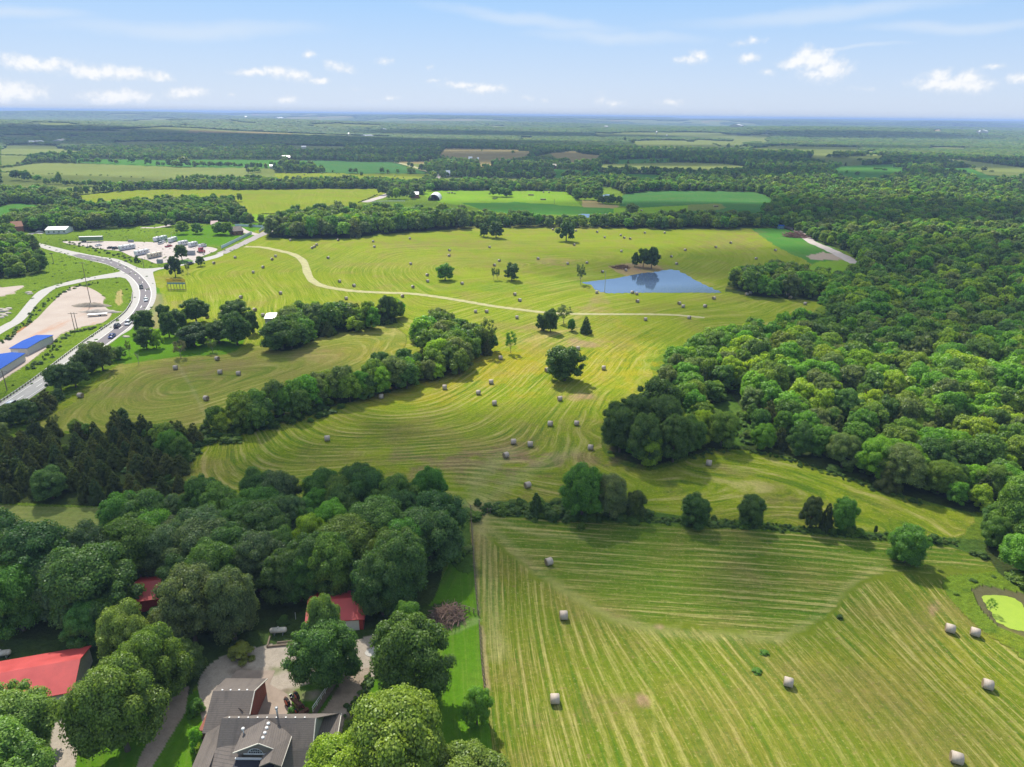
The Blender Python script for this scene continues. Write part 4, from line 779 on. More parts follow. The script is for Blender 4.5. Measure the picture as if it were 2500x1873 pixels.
def scatter(name, pts, label, cat=None, kindv='stuff'):
    """one object: crowns instanced on points (x, y, z, width, height, kind, tint)"""
    N = len(pts); co_ = np.array([p[:3] for p in pts], np.float32); sc_ = np.array([(p[3], p[3], p[4]) for p in pts], np.float32); ti = np.array([(*p[6], 1) for p in pts], np.float32)
    ki = np.zeros(N, np.int32)
    for i, p in enumerate(pts):
        r = math.hypot(p[0], p[1])
        if p[5] == 'clump': key = 'clump'
        elif p[5] == 'bush': key = 'bushn' if r < 260 else 'bushm'
        else: key = ('n' if r < 230 else 'm' if r < 900 else 'f', p[5])
        ki[i] = idx[key][int(rng.integers(len(idx[key])))]
    me_ = bpy.data.meshes.new(name); me_.vertices.add(N); me_.vertices.foreach_set('co', co_.ravel())
    me_.attributes.new('sc', 'FLOAT_VECTOR', 'POINT').data.foreach_set('vector', sc_.ravel())
    me_.attributes.new('rz', 'FLOAT_VECTOR', 'POINT').data.foreach_set('vector', np.stack([np.zeros(N), np.zeros(N), rng.uniform(0, 6.28, N)], 1).astype(np.float32).ravel())
    me_.attributes.new('ki', 'INT', 'POINT').data.foreach_set('value', ki)
    me_.attributes.new('tint', 'FLOAT_COLOR', 'POINT').data.foreach_set('color', ti.ravel())
    me_.materials.append(mL)
    o = link(name, me_, label=label, kind=kindv, cat=cat)
    ng = bpy.data.node_groups.new(name, 'GeometryNodeTree'); ng.interface.new_socket('Geometry', in_out='INPUT', socket_type='NodeSocketGeometry'); ng.interface.new_socket('Geometry', in_out='OUTPUT', socket_type='NodeSocketGeometry')
    nn = ng.nodes; gi = nn.new('NodeGroupInput'); go = nn.new('NodeGroupOutput'); ci = nn.new('GeometryNodeCollectionInfo'); ci.inputs[0].default_value = TEMPL; ci.inputs[1].default_value = True; ci.inputs[2].default_value = True
    ip = nn.new('GeometryNodeInstanceOnPoints'); ip.inputs['Pick Instance'].default_value = True
    def na(nm_, ty):
        a_ = nn.new('GeometryNodeInputNamedAttribute'); a_.data_type = ty; a_.inputs[0].default_value = nm_; return a_.outputs[0]
    ll = ng.links.new; ll(gi.outputs[0], ip.inputs['Points']); ll(ci.outputs[0], ip.inputs['Instance']); ll(na('ki', 'INT'), ip.inputs['Instance Index'])
    eu = nn.new('FunctionNodeEulerToRotation'); ll(na('rz', 'FLOAT_VECTOR'), eu.inputs[0]); ll(eu.outputs[0], ip.inputs['Rotation']); ll(na('sc', 'FLOAT_VECTOR'), ip.inputs['Scale']); ll(ip.outputs[0], go.inputs[0])
    md = o.modifiers.new('scatter', 'NODES'); md.node_group = ng
    return o
scatter('woodland', far_pts, 'mixed deciduous forest stretching over the hills to the horizon', 'woodland')
print('trees', len(TREES), 'mass', len(far_pts))
# ------------------------------------------------------------------ materials of built things
M = dict(concrete=simple('concrete', (.36, .345, .325), .9, scale=.6, var=.09), asphalt=simple('asphalt', (.155, .140, .150), .92, scale=.5, var=.10), line=simple('road_paint', (.8, .79, .74), .8),
         gravel=simple('gravel', (.40, .35, .325), .98, scale=.35, var=.16, bump=.5), dirtroad=simple('track_earth', (.33, .31, .15), .98, scale=.4, var=.2), soil=simple('soil', (.26,.18,.13), .98, scale=.5, var=.25, bump=.6),
         white=simple('white_paint', (.66, .66, .66), .5, var=.06, spec=.5), cream=simple('cream_wall', (.55, .52, .46), .8), red=simple('red_roof_metal', (.52, .066, .062), .5, var=.10, scale=.5, spec=.5), redwall=simple('red_wall', (.36, .05, .035), .8),
         blue=simple('blue_roof_metal', (.016, .075, .36), .8, var=.06, spec=.1), grey=simple('grey_paint', (.32, .33, .35), .6), black=simple('black_paint', (.02, .02, .024), .35, spec=.6), navy=simple('blue_car_paint', (.025, .04, .20), .25, spec=.6, coat=.6),
         carwhite=simple('white_car_paint', (.76, .77, .78), .28, var=.03, spec=.6, coat=.6), carred=simple('red_car_paint', (.42, .03, .035), .28, spec=.6, coat=.6), carblack=simple('black_car_paint', (.018, .019, .022), .22, spec=.7, coat=.7), glass=simple('dark_glass', (.018, .024, .03), .12, spec=.8),
         tyre=simple('tyre_rubber', (.025, .025, .026), .9), rim=simple('wheel_rim', (.45, .45, .46), .35, .6), orim=simple('orange_rim', (.62, .13, .05), .6), lamp=simple('lamp_lens', (.75, .76, .74), .2), tail=simple('tail_lens', (.4, .02, .02), .3), rust=simple('rusty_iron', (.115, .055, .03), .9, var=.4, scale=4),
         wood=simple('weathered_timber', (.20, .155, .115), .95, var=.25), brick=None, shingle=None, steel=simple('galvanised_steel', (.48, .49, .50), .45, .7), beige=simple('beige_panel', (.58, .50, .39), .6), brown=simple('brown_wall', (.22, .10, .06), .85), ylw=simple('yellow_board', (.72, .47, .03), .6), bluebrd=simple('faded_blue_board', (.20, .33, .46), .7), sky=simple('pale_blue_panel', (.55, .66, .72), .7))
m_, n = material('grey_shingle'); co = n.new('ShaderNodeNewGeometry').outputs['Position']; sp = n.new('ShaderNodeSeparateXYZ'); n.put(sp.inputs[0], co)
row_ = n.m('FRACT', n.m('MULTIPLY', sp.outputs[2], 7.0)); nb = n.noise(n.v('MULTIPLY', co, (3.3, 3.3, 7)), 1, 3, .7); ns = n.noise(n.v('MULTIPLY', co, (1.1, .25, .25)), 1.3, 4, .6)
c = n.mix(nb, (.110, .092, .082), (.190, .162, .144)); c = n.mix(n.rng(ns, .45, .75, 0, .55), c, (.078, .067, .062)); c = n.mix(n.m('LESS_THAN', row_, .10), c, (.06, .053, .053))
b = n.new('ShaderNodeBsdfPrincipled', i_Base_Color=c, i_Roughness=.92); bu = n.new('ShaderNodeBump', i_Strength=.4, i_Distance=.03, i_Height=nb); n.put(b.inputs['Normal'], bu); out(n, b); M['shingle'] = m_
m_, n = material('red_brick'); br = n.new('ShaderNodeTexBrick', i_Vector=n.v('MULTIPLY', n.new('ShaderNodeTexCoord').outputs['Object'], (1, 1, 1)), i_Color1=(.30, .075, .045), i_Color2=(.22, .055, .035), i_Mortar=(.25, .2, .17), i_Scale=4.5); out(n, n.new('ShaderNodeBsdfPrincipled', i_Base_Color=br, i_Roughness=.9)); M['brick'] = m_
m_, n = material('pond_water'); co = n.new('ShaderNodeNewGeometry').outputs['Position']
b = n.new('ShaderNodeBsdfPrincipled', i_Base_Color=(.08, .125, .21), i_Roughness=.03); b.inputs['IOR'].default_value = 1.5; b.inputs['Specular IOR Level'].default_value = 1.0
bu = n.new('ShaderNodeBump', i_Strength=.10, i_Distance=.05, i_Height=n.noise(n.v('MULTIPLY', co, (1, 2.5, 1)), .8, 3, .6)); n.put(b.inputs['Normal'], bu); out(n, b); M['water'] = m_
m_, n = material('duckweed'); co = n.new('ShaderNodeNewGeometry').outputs['Position']; c = n.mix(n.noise(co, .5, 4, .6), (.20, .31, .016), (.30, .40, .035)); out(n, n.new('ShaderNodeBsdfPrincipled', i_Base_Color=c, i_Roughness=.6)); M['duck'] = m_
m_, n = material('quarry_floor'); co = n.new('ShaderNodeNewGeometry').outputs['Position']; c = n.mix(n.noise(co, .10, 5, .6), (.29, .225, .185), (.43, .37, .325)); c = n.mix(n.rng(n.noise(n.v('MULTIPLY', co, (1, .3, 1)), .09, 4, .6), .55, .75, 0, .7), c, (.36, .19, .11)); out(n, n.new('ShaderNodeBsdfPrincipled', i_Base_Color=c, i_Roughness=.95)); M['quarry'] = m_
def bale_mats():
    m1, n = material('bale_wrap'); co = n.new('ShaderNodeTexCoord').outputs['Object']; sp = n.new('ShaderNodeSeparateXYZ'); n.put(sp.inputs[0], co)
    f = n.noise(n.v('MULTIPLY', co, (14, 1.2, 1.2)), 1, 3, .6); c = n.mix(f, (.28, .225, .17), (.58, .50, .43)); out(n, n.new('ShaderNodeBsdfPrincipled', i_Base_Color=c, i_Roughness=.9))
    m2, n = material('bale_end'); co = n.new('ShaderNodeTexCoord').outputs['Object']; r_ = n.v('LENGTH', n.v('MULTIPLY', co, (0, 1, 1)))
    f = n.noise(n.new('ShaderNodeCombineXYZ', i_0=n.m('MULTIPLY', r_, 12)), 1, 2, .6); f2 = n.noise(co, 6, 3, .7); c = n.mix(n.m('MULTIPLY', n.m('ADD', f, f2), .5), (.11, .075, .04), (.33, .25, .14)); out(n, n.new('ShaderNodeBsdfPrincipled', i_Base_Color=c, i_Roughness=.95)); return m1, m2
MB1, MB2 = bale_mats()

# ------------------------------------------------------------------ shapes
def box(bm, c, s, rz=0., mi=0, rx=0., ry=0.):
    r = bmesh.ops.create_cube(bm, size=1, matrix=Matrix.Translation(c) @ Matrix.Rotation(rz, 4, 'Z') @ Matrix.Rotation(rx, 4, 'X') @ Matrix.Rotation(ry, 4, 'Y') @ Matrix.Diagonal((*s, 1)))
    for v in r['verts']:
        for f in v.link_faces: f.material_index = mi
def cyl(bm, c, r, h, axis='Z', seg=14, r2=None):
    rot = {'Z': Matrix(), 'X': Matrix.Rotation(math.pi/2, 4, 'Y'), 'Y': Matrix.Rotation(math.pi/2, 4, 'X')}[axis] if isinstance(axis, str) else axis
    bmesh.ops.create_cone(bm, cap_ends=True, segments=seg, radius1=r, radius2=r if r2 is None else r2, depth=h, matrix=Matrix.Translation(c) @ rot)
def prism(bm, prof, x0, x1, taper=1.0):
    """profile in (y, z), extruded along x"""
    a = [bm.verts.new((x0, y, z)) for y, z in prof]; b = [bm.verts.new((x1, y, z)) for y, z in prof]
    bm.faces.new(a[::-1]); bm.faces.new(b)
    for i in range(len(prof)): bm.faces.new((a[i], a[(i+1) % len(prof)], b[(i+1) % len(prof)], b[i]))
def part(name, mat, parent, fn, smooth=False, loc=None, **kw):
    bm = bmesh.new(); fn(bm); return link(name, bm_mesh(name, bm, mat, smooth), parent, loc, **kw)
def copy_tree(o, parent=None):
    c = o.copy(); COL.objects.link(c); c.parent = parent
    for ch in [q for q in o.children]: copy_tree(ch, c)
    return c
from mathutils.geometry import tessellate_polygon
def sheet(name, poly, z, mat, smooth_=True, step=6, kind='structure', world=False, **kw):
    """a flat sheet on the ground from its outline in the photograph"""
    P_ = smooth_line(poly, step, True) if smooth_ else poly
    if 'pond' in name: P_ = [(a+2.2*math.sin(i*2.3)+1.2*math.sin(i*5.1), c+.55*math.sin(i*1.9+1)+.4*math.sin(i*4.3)) for i, (a, c) in enumerate(P_)]
    W3 = [Vector((*G(*p)[:2], z)) for p in P_]
    bm = bmesh.new(); vs = [bm.verts.new(w) for w in W3]
    for t in tessellate_polygon([W3]):
        try: bm.faces.new([vs[i] for i in t])
        except Exception: pass
    for f in bm.faces:
        f.normal_update()
        if f.normal.z < 0: f.normal_flip()
    return link(name, bm_mesh2(name, bm, mat), kind=kind, **kw)
def bm_mesh2(name, bm, mat):
    me = bpy.data.meshes.new(name); bm.to_mesh(me); bm.free(); me.materials.append(mat); return me
def ribbon(name, L_, R__, z, mat, kind='structure', **kw):
    """strip between a left and a right edge given in pixels"""
    n_ = 60
    def samp(pts):
        q = [G(*p) for p in smooth_line(pts, 5)]; d = [0]
        for a, b in zip(q[:-1], q[1:]): d.append(d[-1]+(b-a).length)
        out_ = []
        for i in range(n_+1):
            t = d[-1]*i/n_; j = max(k for k in range(len(d)) if d[k] <= t+1e-6); j = min(j, len(q)-2); u = (t-d[j])/max(d[j+1]-d[j], 1e-6); out_.append(q[j].lerp(q[j+1], u))
        return out_
    a, b = samp(L_), samp(R__); bm = bmesh.new(); va = [bm.verts.new((p.x, p.y, z)) for p in a]; vb = [bm.verts.new((p.x, p.y, z)) for p in b]
    for i in range(n_): bm.faces.new((va[i], va[i+1], vb[i+1], vb[i]))
    for f in bm.faces:
        f.normal_update()
        if f.normal.z < 0: f.normal_flip()
    return link(name, bm_mesh2(name, bm, mat), kind=kind, **kw)
def path_px(name, pts, w0, z, mat, w1=None, zs=None):
    q = [G(*p) for p in smooth_line(pts, 6)]; bm = bmesh.new(); pr = None; N = len(q)
    for i, p in enumerate(q):
        d = (q[min(i+1, N-1)]-q[max(i-1, 0)]).normalized(); s_ = Vector((-d.y, d.x, 0)); w_ = (w0+((w1 or w0)-w0)*i/N)*(1+.10*math.sin(i*1.7))*.5
        cur = (bm.verts.new(p+s_*w_+Vector((0, 0, z))), bm.verts.new(p-s_*w_+Vector((0, 0, z))))
        if pr: bm.faces.new((pr[0], cur[0], cur[1], pr[1]))
        pr = cur
    for f in bm.faces:
        f.normal_update()
        if f.normal.z < 0: f.normal_flip()
    return link(name, bm_mesh2(name, bm, mat), kind='structure')
# ------------------------------------------------------------------ roads
def c2(pts): return [(200+a/6.903, 540+b/6.903) for a, b in pts]
sheet('highway', [(-160,1125),(0,1022),(42,994),(87,964),(160,913),(263,843),(297,818),(320,804),(336,780),(356,766),(371,750),(379.6,732),(382,714),(379.6,692),(374,670),(374,664),(395,657),(417,654.5),(446,648.6),(490,640),(520,632.5),(545,624),(545,615.5),(520,624.5),(480,633),(439,641.5),(410,649.5),(381,654.5),(352,656),(337.6,654),(316,644),(287,633),(246,627),(188,616),(145,606),(101,595),(69,584),(40,575),(0,563),(-80,545),(-80,556),(0,570.5),(32,575),(72,593.6),(98,604),(130,613.5),(174,624),(232,638.5),(275,650),(295.5,661.7),(246,672),(188,683),(130,698),(94,712),(70,735.6),(32,780),(0,798),(-140,880),(-140,905),(0,817),(58,782),(90,743),(113,721),(137.6,703.7),(174,695),(232,683),(294,677),(307,680.5),(316,690.6),(324.6,714),(322,738),(310,758),(290,776),(260,797),(195,842),(125,895),(60,943),(0,983),(-160,1085)], .06, M['concrete'], step=9)
ribbon('asphalt_lane', [(175,623),(200,631),(258,644),(294,660),(323,679),(339,699),(342.7,714),(340.5,735.6),(330,757),(310,780),(301,786),(246,828),(205,858)], [(194,620.4),(246,630),(287,641),(330,663),(353.6,685),(365,702),(368,714),(366.6,731),(358,750),(335,780),(314,799),(275,829),(222,866)], .10, M['asphalt'])
bm = bmesh.new(); CEN = smooth_line(c2([(-240,578),(-150,585),(-50,592),(50,600),(165,625),(290,650),(410,683),(510,710),(600,742),(685,778),(762,815),(837,855),(895,893),(948,940),(990,990),(1028,1042),(1055,1095),(1070,1155),(1076,1213),(1070,1275),(1050,1345),(1020,1412),(975,1490),(918,1568),(850,1645)])+[(313,787),(285,808),(245,838),(200,870),(120,925),(60,965),(0,1004)], 3)
q = [G(*p) for p in CEN]; acc_ = 0; start = None
for a, b in zip(q[:-1], q[1:]):
    L0 = (b-a).length; acc_ += L0
    if acc_ % 11 < 3.4:
        d = (b-a).normalized(); s_ = Vector((-d.y, d.x, 0))*.14; z_ = Vector((0, 0, .14)); f = bm.faces.new([bm.verts.new(v) for v in (a-s_+z_, b-s_+z_, b+s_+z_, a+s_+z_)])
bmesh.ops.recalc_face_normals(bm, faces=bm.faces); link('road_marking', bm_mesh2('road_marking', bm, M['line']), kind='structure')
def edge_line(pts):
    bm = bmesh.new(); q = [G(*p) for p in smooth_line(pts, 8)]
    for a, b in zip(q[:-1], q[1:]):
        d = (b-a).normalized(); s_ = Vector((-d.y, d.x, 0))*.10; z_ = Vector((0, 0, .145)); bm.faces.new([bm.verts.new(v) for v in (a-s_+z_, b-s_+z_, b+s_+z_, a+s_+z_)])
    bmesh.ops.recalc_face_normals(bm, faces=bm.faces); link('road_marking', bm_mesh2('road_marking', bm, M['line']), kind='structure')
edge_line([(176,624.5),(200,632.5),(258,645.5),(293,661),(322,680),(337.5,699),(341,714),(339,735.6),(328.5,757),(309,779),(245,827),(150,893),(60,952),(0,992)]); edge_line([(194,619.2),(246,629),(288,640),(331,662),(355,684.5),(366.5,702),(369.5,714),(368,731.5),(359.5,751),(337,780.5),(276,830.5),(200,882),(100,950),(0,1016)])
path_px('side_road', [(540,619.5),(575,603),(610,586.5),(640,572),(668,560),(720,540),(780,520)], 6.5, .055, simple('tar_road', (.29, .26, .255), .95), 7)
path_px('side_road', [(890,494),(935,480),(952,473),(985,465),(1015,460)], 9, .055, M['gravel'], 12); path_px('side_road', [(1018,462),(1045,447),(1060,437),(1068,428),(1060,424)], 11, .055, M['gravel'], 13); path_px('side_road', [(1060,424),(1030,414),(990,402),(965,397)], 8, .06, M['dirtroad'], 8)
path_px('driveway', [(645,575),(622,572),(600,566),(580,556)], 6, .05, M['gravel']); path_px('driveway', [(62,579),(72,572),(90,569),(108,570)], 5, .05, M['concrete']); path_px('driveway', [(345,556),(380,556),(410,551),(425,546)], 5, .05, M['gravel'])
TRK_PX = [(598,602.5),(640,604),(680,612),(715,621),(738,635),(746,650),(750,665),(762,685),(790,699),(840,708),(880,712),(940,715),(1000,717),(1060,724),(1130,735),(1200,747),(1260,755),(1330,763),(1400,766.5),(1480,767.5),(1560,767.5),(1640,769),(1690,773),(1720,776)]
path_px('farm_track', TRK_PX, 4.6, .05, M['dirtroad'], 2.6)
path_px('farm_track', [(1900,550),(1925,556),(1955,568),(1980,590),(2010,603),(2040,617),(2070,632),(2092,644)], 6, .05, M['gravel'], 9)
sheet('parking_lot', [(153,590),(210,589),(260,589),(350,591),(400,592),(435,591),(470,598),(520,605),(531,610),(515,618),(492,627),(474,636),(455,643),(430,640),(411,641),(381,644),(356,634),(323,627),(294,614),(258,609.5),(214,603),(175,597)], .075, M['gravel'])
sheet('lot_island', [(434,637),(450,634),(465,634.5),(473,638),(460,643),(440,646),(425,646),(424,642)], .12, simple('verge_turf', (.08, .18, .015), .95, var=.2))
sheet('quarry_yard', [(185,699),(217,703),(240,714),(253,726),(252,745),(272,762),(268,774),(252,787),(220,794),(191,800),(165,808),(145,818),(128,838),(95,865),(64,890),(20,918),(-20,945),(-200,1060),(-200,930),(-60,868),(0,835),(45,812),(87,781),(115,752),(145,723),(168,705)], .05, M['quarry'])
sheet('quarry_yard', [(-160,725),(0,703),(58,698),(36,711),(0,723),(-160,752)], .05, M['quarry'])
# ponds
sheet('pond_water', [(1420,690.6),(1452,686),(1486,682),(1508,679),(1530,674.6),(1548,671),(1567.5,667),(1599,664.5),(1622,660),(1646,659),(1663,664.5),(1684,676),(1704,687.7),(1732,701),(1760,713.5),(1750,715.5),(1700,714.6),(1646,715.3),(1590,714.6),(1540,715.5),(1486,715.8),(1460,711),(1450,703),(1443,696)], .05, M['water'], step=5)
sheet('pond_water', [(1471,476),(1495,475.5),(1492,484),(1467,485)], .06, M['water']); sheet('pond_water', [(1412,524),(1438,523),(1440,531),(1410,530)], .06, M['water']); sheet('pond_water', [(1449,527),(1478,527),(1478,532),(1450,531)], .06, M['water'])
sheet('duckweed_pond', [(2396,1458),(2410,1454),(2440,1454),(2469,1459),(2485,1466),(2496,1478),(2512,1492),(2560,1505),(2580,1530),(2540,1545),(2500,1542),(2469,1536),(2448,1526),(2430,1515),(2419,1496),(2406,1476)], .05, M['duck'])
sheet('duckweed_pond', [(2560,1505),(2600,1500),(2640,1530),(2600,1560),(2560,1550)], .052, M['duck'])
# ------------------------------------------------------------------ hay bales
def bale_mesh():
    bm = bmesh.new(); bmesh.ops.create_cone(bm, cap_ends=True, segments=28, radius1=.80, radius2=.80, depth=1.5, matrix=Matrix.Rotation(math.pi/2, 4, 'Y'))
    caps = [f for f in bm.faces if len(f.verts) > 4]; es = [e for f in caps for e in f.edges]
    r = bmesh.ops.bevel(bm, geom=es, offset=.09, segments=2, affect='EDGES')
    bmesh.ops.inset_individual(bm, faces=[f for f in bm.faces if len(f.verts) > 8], thickness=.25, depth=-.03)
    for f in bm.faces: f.material_index = 1 if abs(f.normal.x) > .8 else 0; f.smooth = abs(f.normal.x) < .5
    for v in bm.verts:
        a = math.atan2(v.co.z, v.co.y); k = 1+.018*math.sin(5*a+v.co.x*3); v.co.y *= k; v.co.z = v.co.z*k*.97
        if v.co.z < -.70: v.co.z = -.70-(v.co.z+.70)*-.25
    me = bpy.data.meshes.new('hay_bale'); bm.to_mesh(me); bm.free(); me.materials.append(MB1); me.materials.append(MB2); return me
BALE = bale_mesh()
def bale(px, py, label, rz=None, group=None, sc=1.0):
    p = PZ(px, py, .74) if py > 540 else G(px, py+1.5)+Vector((0, 0, .74))
    o = link('hay_bale', BALE, None, (p[0], p[1], .74*sc if py > 540 else p[2]), label=label, cat='hay bale', group=group); o.rotation_euler = (rng.uniform(-.1, .1), 0, rng.uniform(-.9, .9) if rz is None else rz); o.scale = (sc*rng.uniform(.92, 1.02),)+(sc*rng.uniform(.94, 1.03),)*2; return o
NB = 'round bales scattered over the hay fields'
for a in [(1340,1371,'round bale near the top left of the lower hay field',.45),(1376,1502,'upright looking pale bale, second from the top at the left of the lower field',.06),(1354.5,1706,'nearest bale at the left of the lower hay field, pale wrapped',.03),(1925,1665,'bale in the centre right of the lower field below the weed patch',-.35),(2320,1534,'left bale of the pair beside the green pond',-.45),(2381,1543,'right bale of the pair beside the green pond',-.5),(2412,1671,'bale near the right edge below the pair by the green pond',-.45),(2336,1850,'bale at the bottom right corner of the lower field',-.4),
          (1288,1184,'bale just above the left end of the hedge row',.5),(1731,1130,'bale alone on the strip between the hedge row and the big forest',-.35),(1442,1092,'bale left of the dark rounded tip of the big forest',-.25),(1235,1111,'lowest bale of the three on the brown worn patch',.6),(1253.6,1078,'upper left bale of the three on the brown worn patch',.05),(1294.5,1084,'right bale of the three on the brown worn patch',.02),(1343.5,1034,'left bale of the two below the lone oak in cloud shade',-.2),(1408,1033,'right bale of the two below the lone oak in cloud shade',-.2),
          (1367,973,'bale just below the lone oak',.2),(1335.6,903,'bale half hidden at the left foot of the lone oak',.4),(1474,898,'bale right of the lone oak',-.2),(1411,850,'bale above the lone oak on the pinkish soil',.1),(1222,873,'bale at the foot of the two trunk tree at the belt end',.2),(1199,932,'right upper bale of the four on the golden slope',.1),(1168,958,'second lowest bale of the four on the golden slope',-.1),(1085.5,945,'left bale of the four on the golden slope below the tree belt',.05),(1207,983.5,'lowest bale of the four on the golden slope',.1),(931,968,'bale touching the front of the curved tree belt',0.),(798.6,1070,'bale alone below the curved tree belt',.35),(601,1180,'bale peeking out above the shaded wood',.6),
          (428,897,'leftmost upper bale of the left hay field',.3),(530,875,'bale below the homestead grove',-.3),(537,908,'left bale of the close pair in the left hay field',.2),(582,911,'right bale of the close pair in the left hay field',.25),(503,972,'lowest bale of the left hay field',-.4),(196,965,'bale against the highway tree strip',-.1),
          (505.5,773,'bale behind the tallest tree of the homestead grove',None),(544,761,'bale behind the right clump of the homestead grove',None),(622,756,'upper bale left of the white roofed shed',None),(642,769,'bale right beside the white roofed shed',None),(684.6,715,'bale above the white roofed shed in the sun',None),(753,750,'bale partly hidden behind the row of trees by the shed',None),(845,728,'bale just below the farm track above the tree row',None),(982.6,722.5,'bale touching the farm track at its middle',None),(1161,760,'left bale of the pair above the curved tree belt',None),(1188,760,'right bale of the pair above the curved tree belt',None)]: bale(a[0], a[1], a[2], a[3], NB)
for a in [(588,725,'bale near the yellow billboard, nearest to it'),(618,664,'bale left of the bend of the farm track'),(574,628,'bale by the side road, second from the lot'),(522,642,'bale by the side road closest to the gravel lot'),(642,652,'bale inside the bend of the farm track'),(664,632.6,'left bale of the pair inside the start of the farm track'),(672.5,625,'right bale of the pair inside the start of the farm track'),(709,586,'bale at the left foot of the tree belt behind the field'),(773,597,'upper bale of the row of three near the left end of the belt'),(768,602,'middle bale of the row of three near the left end of the belt'),(762,605,'lower bale of the row of three near the left end of the belt'),(825.5,586,'bale close under the belt right of the row of three'),(801,629,'bale right of the bend of the farm track'),(829,686.5,'left bale on the farm track inner curve'),(864,697,'right bale on the farm track inner curve'),
          (911,589,'upper bale of the vertical pair left of the field centre'),(914,602,'lower bale of the vertical pair left of the field centre'),(1000.6,582,'bale under the belt left of the two dark trees'),(1002.6,643.6,'bale alone in the middle of the upper field'),(1097,610.6,'upper bale of the vertical pair above the rounded bright tree'),(1096.5,623.6,'lower bale of the vertical pair above the rounded bright tree'),(1195,603,'bale below the two dark trees at the belt'),(1219,636,'upper bale above the two thin trees'),(1207,647,'lower bale above the two thin trees'),(1043,671,'upper bale left of the rounded bright tree'),(1044,686,'lower bale left of the rounded bright tree'),(1075,674,'bale touching the rounded bright tree'),(1128,691.5,'bale right of the rounded bright tree'),(1008,700,'bale above the farm track left of the rounded bright tree'),
          (1257,718,'upper bale below the bushy dark tree'),(1269,732.5,'lower bale below the bushy dark tree, just over the track'),(1262,774.5,'bale below the farm track left of the small trees'),(1556.5,735,'bale below the centre of the pond'),(1544,713.5,'left bale of the pair on the pond dam'),(1554.5,716.5,'right bale of the pair on the pond dam'),(1457,713,'bale at the left lower tip of the pond'),(1658.5,740,'left bale of the pair below the right half of the pond'),(1668,747.5,'right bale of the pair below the right half of the pond'),(1721.5,747,'bale below the right tip of the pond, lower one'),(1743,728,'bale below the right tip of the pond, upper one'),(1823,718,'left bale of the pair at the tip of the wood'),(1832,715,'right bale of the pair at the tip of the wood'),(1576,779,'bale on the lower side of the farm track end'),(1682.6,775,'bale at the very end of the farm track by the forest'),
          (1350,560,'bale under the belt just left of the big round oak'),(1406,563,'bale under the belt just right of the big round oak'),(1458,566,'bale under the belt, second right of the round oak'),(1476,579,'bale below the second one right of the round oak'),(1515.6,574,'top bale of the three in a slanting row behind the pond trees'),(1524,580,'middle bale of the three in a slanting row behind the pond trees'),(1538.5,582.5,'lowest bale of the three in a slanting row behind the pond trees'),(1574,568,'bale under the belt above the right end of the slanting row'),(1622.6,568,'rightmost bale close under the belt'),(1402,597.5,'bale in the shadow of the big round oak'),(1517,613,'bale alone above the pond trees'),(1313.6,631,'bale on the bare patch left of the round oak'),(1386,643,'left bale of the pair above the willow'),(1433,641,'right bale of the pair above the willow'),(1471,663,'bale between the willow and the pond trees'),(1528,659,'bale on the bare earth by the pond trees'),(1639,626,'upper bale right of the pond trees'),(1652,643.6,'lower bale right of the pond trees'),(1673,610,'bale higher up right of the pond trees'),(1747.5,603,'bale between the pond and the green corner, left'),(1784,592.6,'bale in the brown corner of the upper field'),(1846,631,'bale above the tip of the wood'),(1893,610.6,'bale next to the green corner field'),
          (1924,718,'upper bale of the pair in the bright nook of the forest'),(1930,726,'lower bale of the pair in the bright nook of the forest'),(2009,725.5,'bale at the right end of the bright forest nook'),(1966,741,'bale behind the trees of the bright forest nook')]: bale(a[0], a[1], a[2], None, NB)
FB = 'rows of bales on the far lime green field'
for x0, y0, k, lab in [(1291,476,5,'bale in the upper row of five on the far lime green field'),(1321,487,5,'bale in the lower row of five on the far lime green field'),(1543,532,6,'bale in the row beside the round tree behind the belt'),(1744,504,4,'bale in the row at the edge of the far dark green field')]:
    for j in range(k): bale(x0+j*2.6, y0, lab, 1.5, FB, 1.0)
for a in [(1327,469,'left single bale at the top of the far lime green field'),(1340,470,'right single bale at the top of the far lime green field'),(1566,514,'single pale bale right of the round tree behind the belt'),(1103,471,'pale bale near the arched barn')]: bale(a[0], a[1], a[2], None, FB, 1.0)
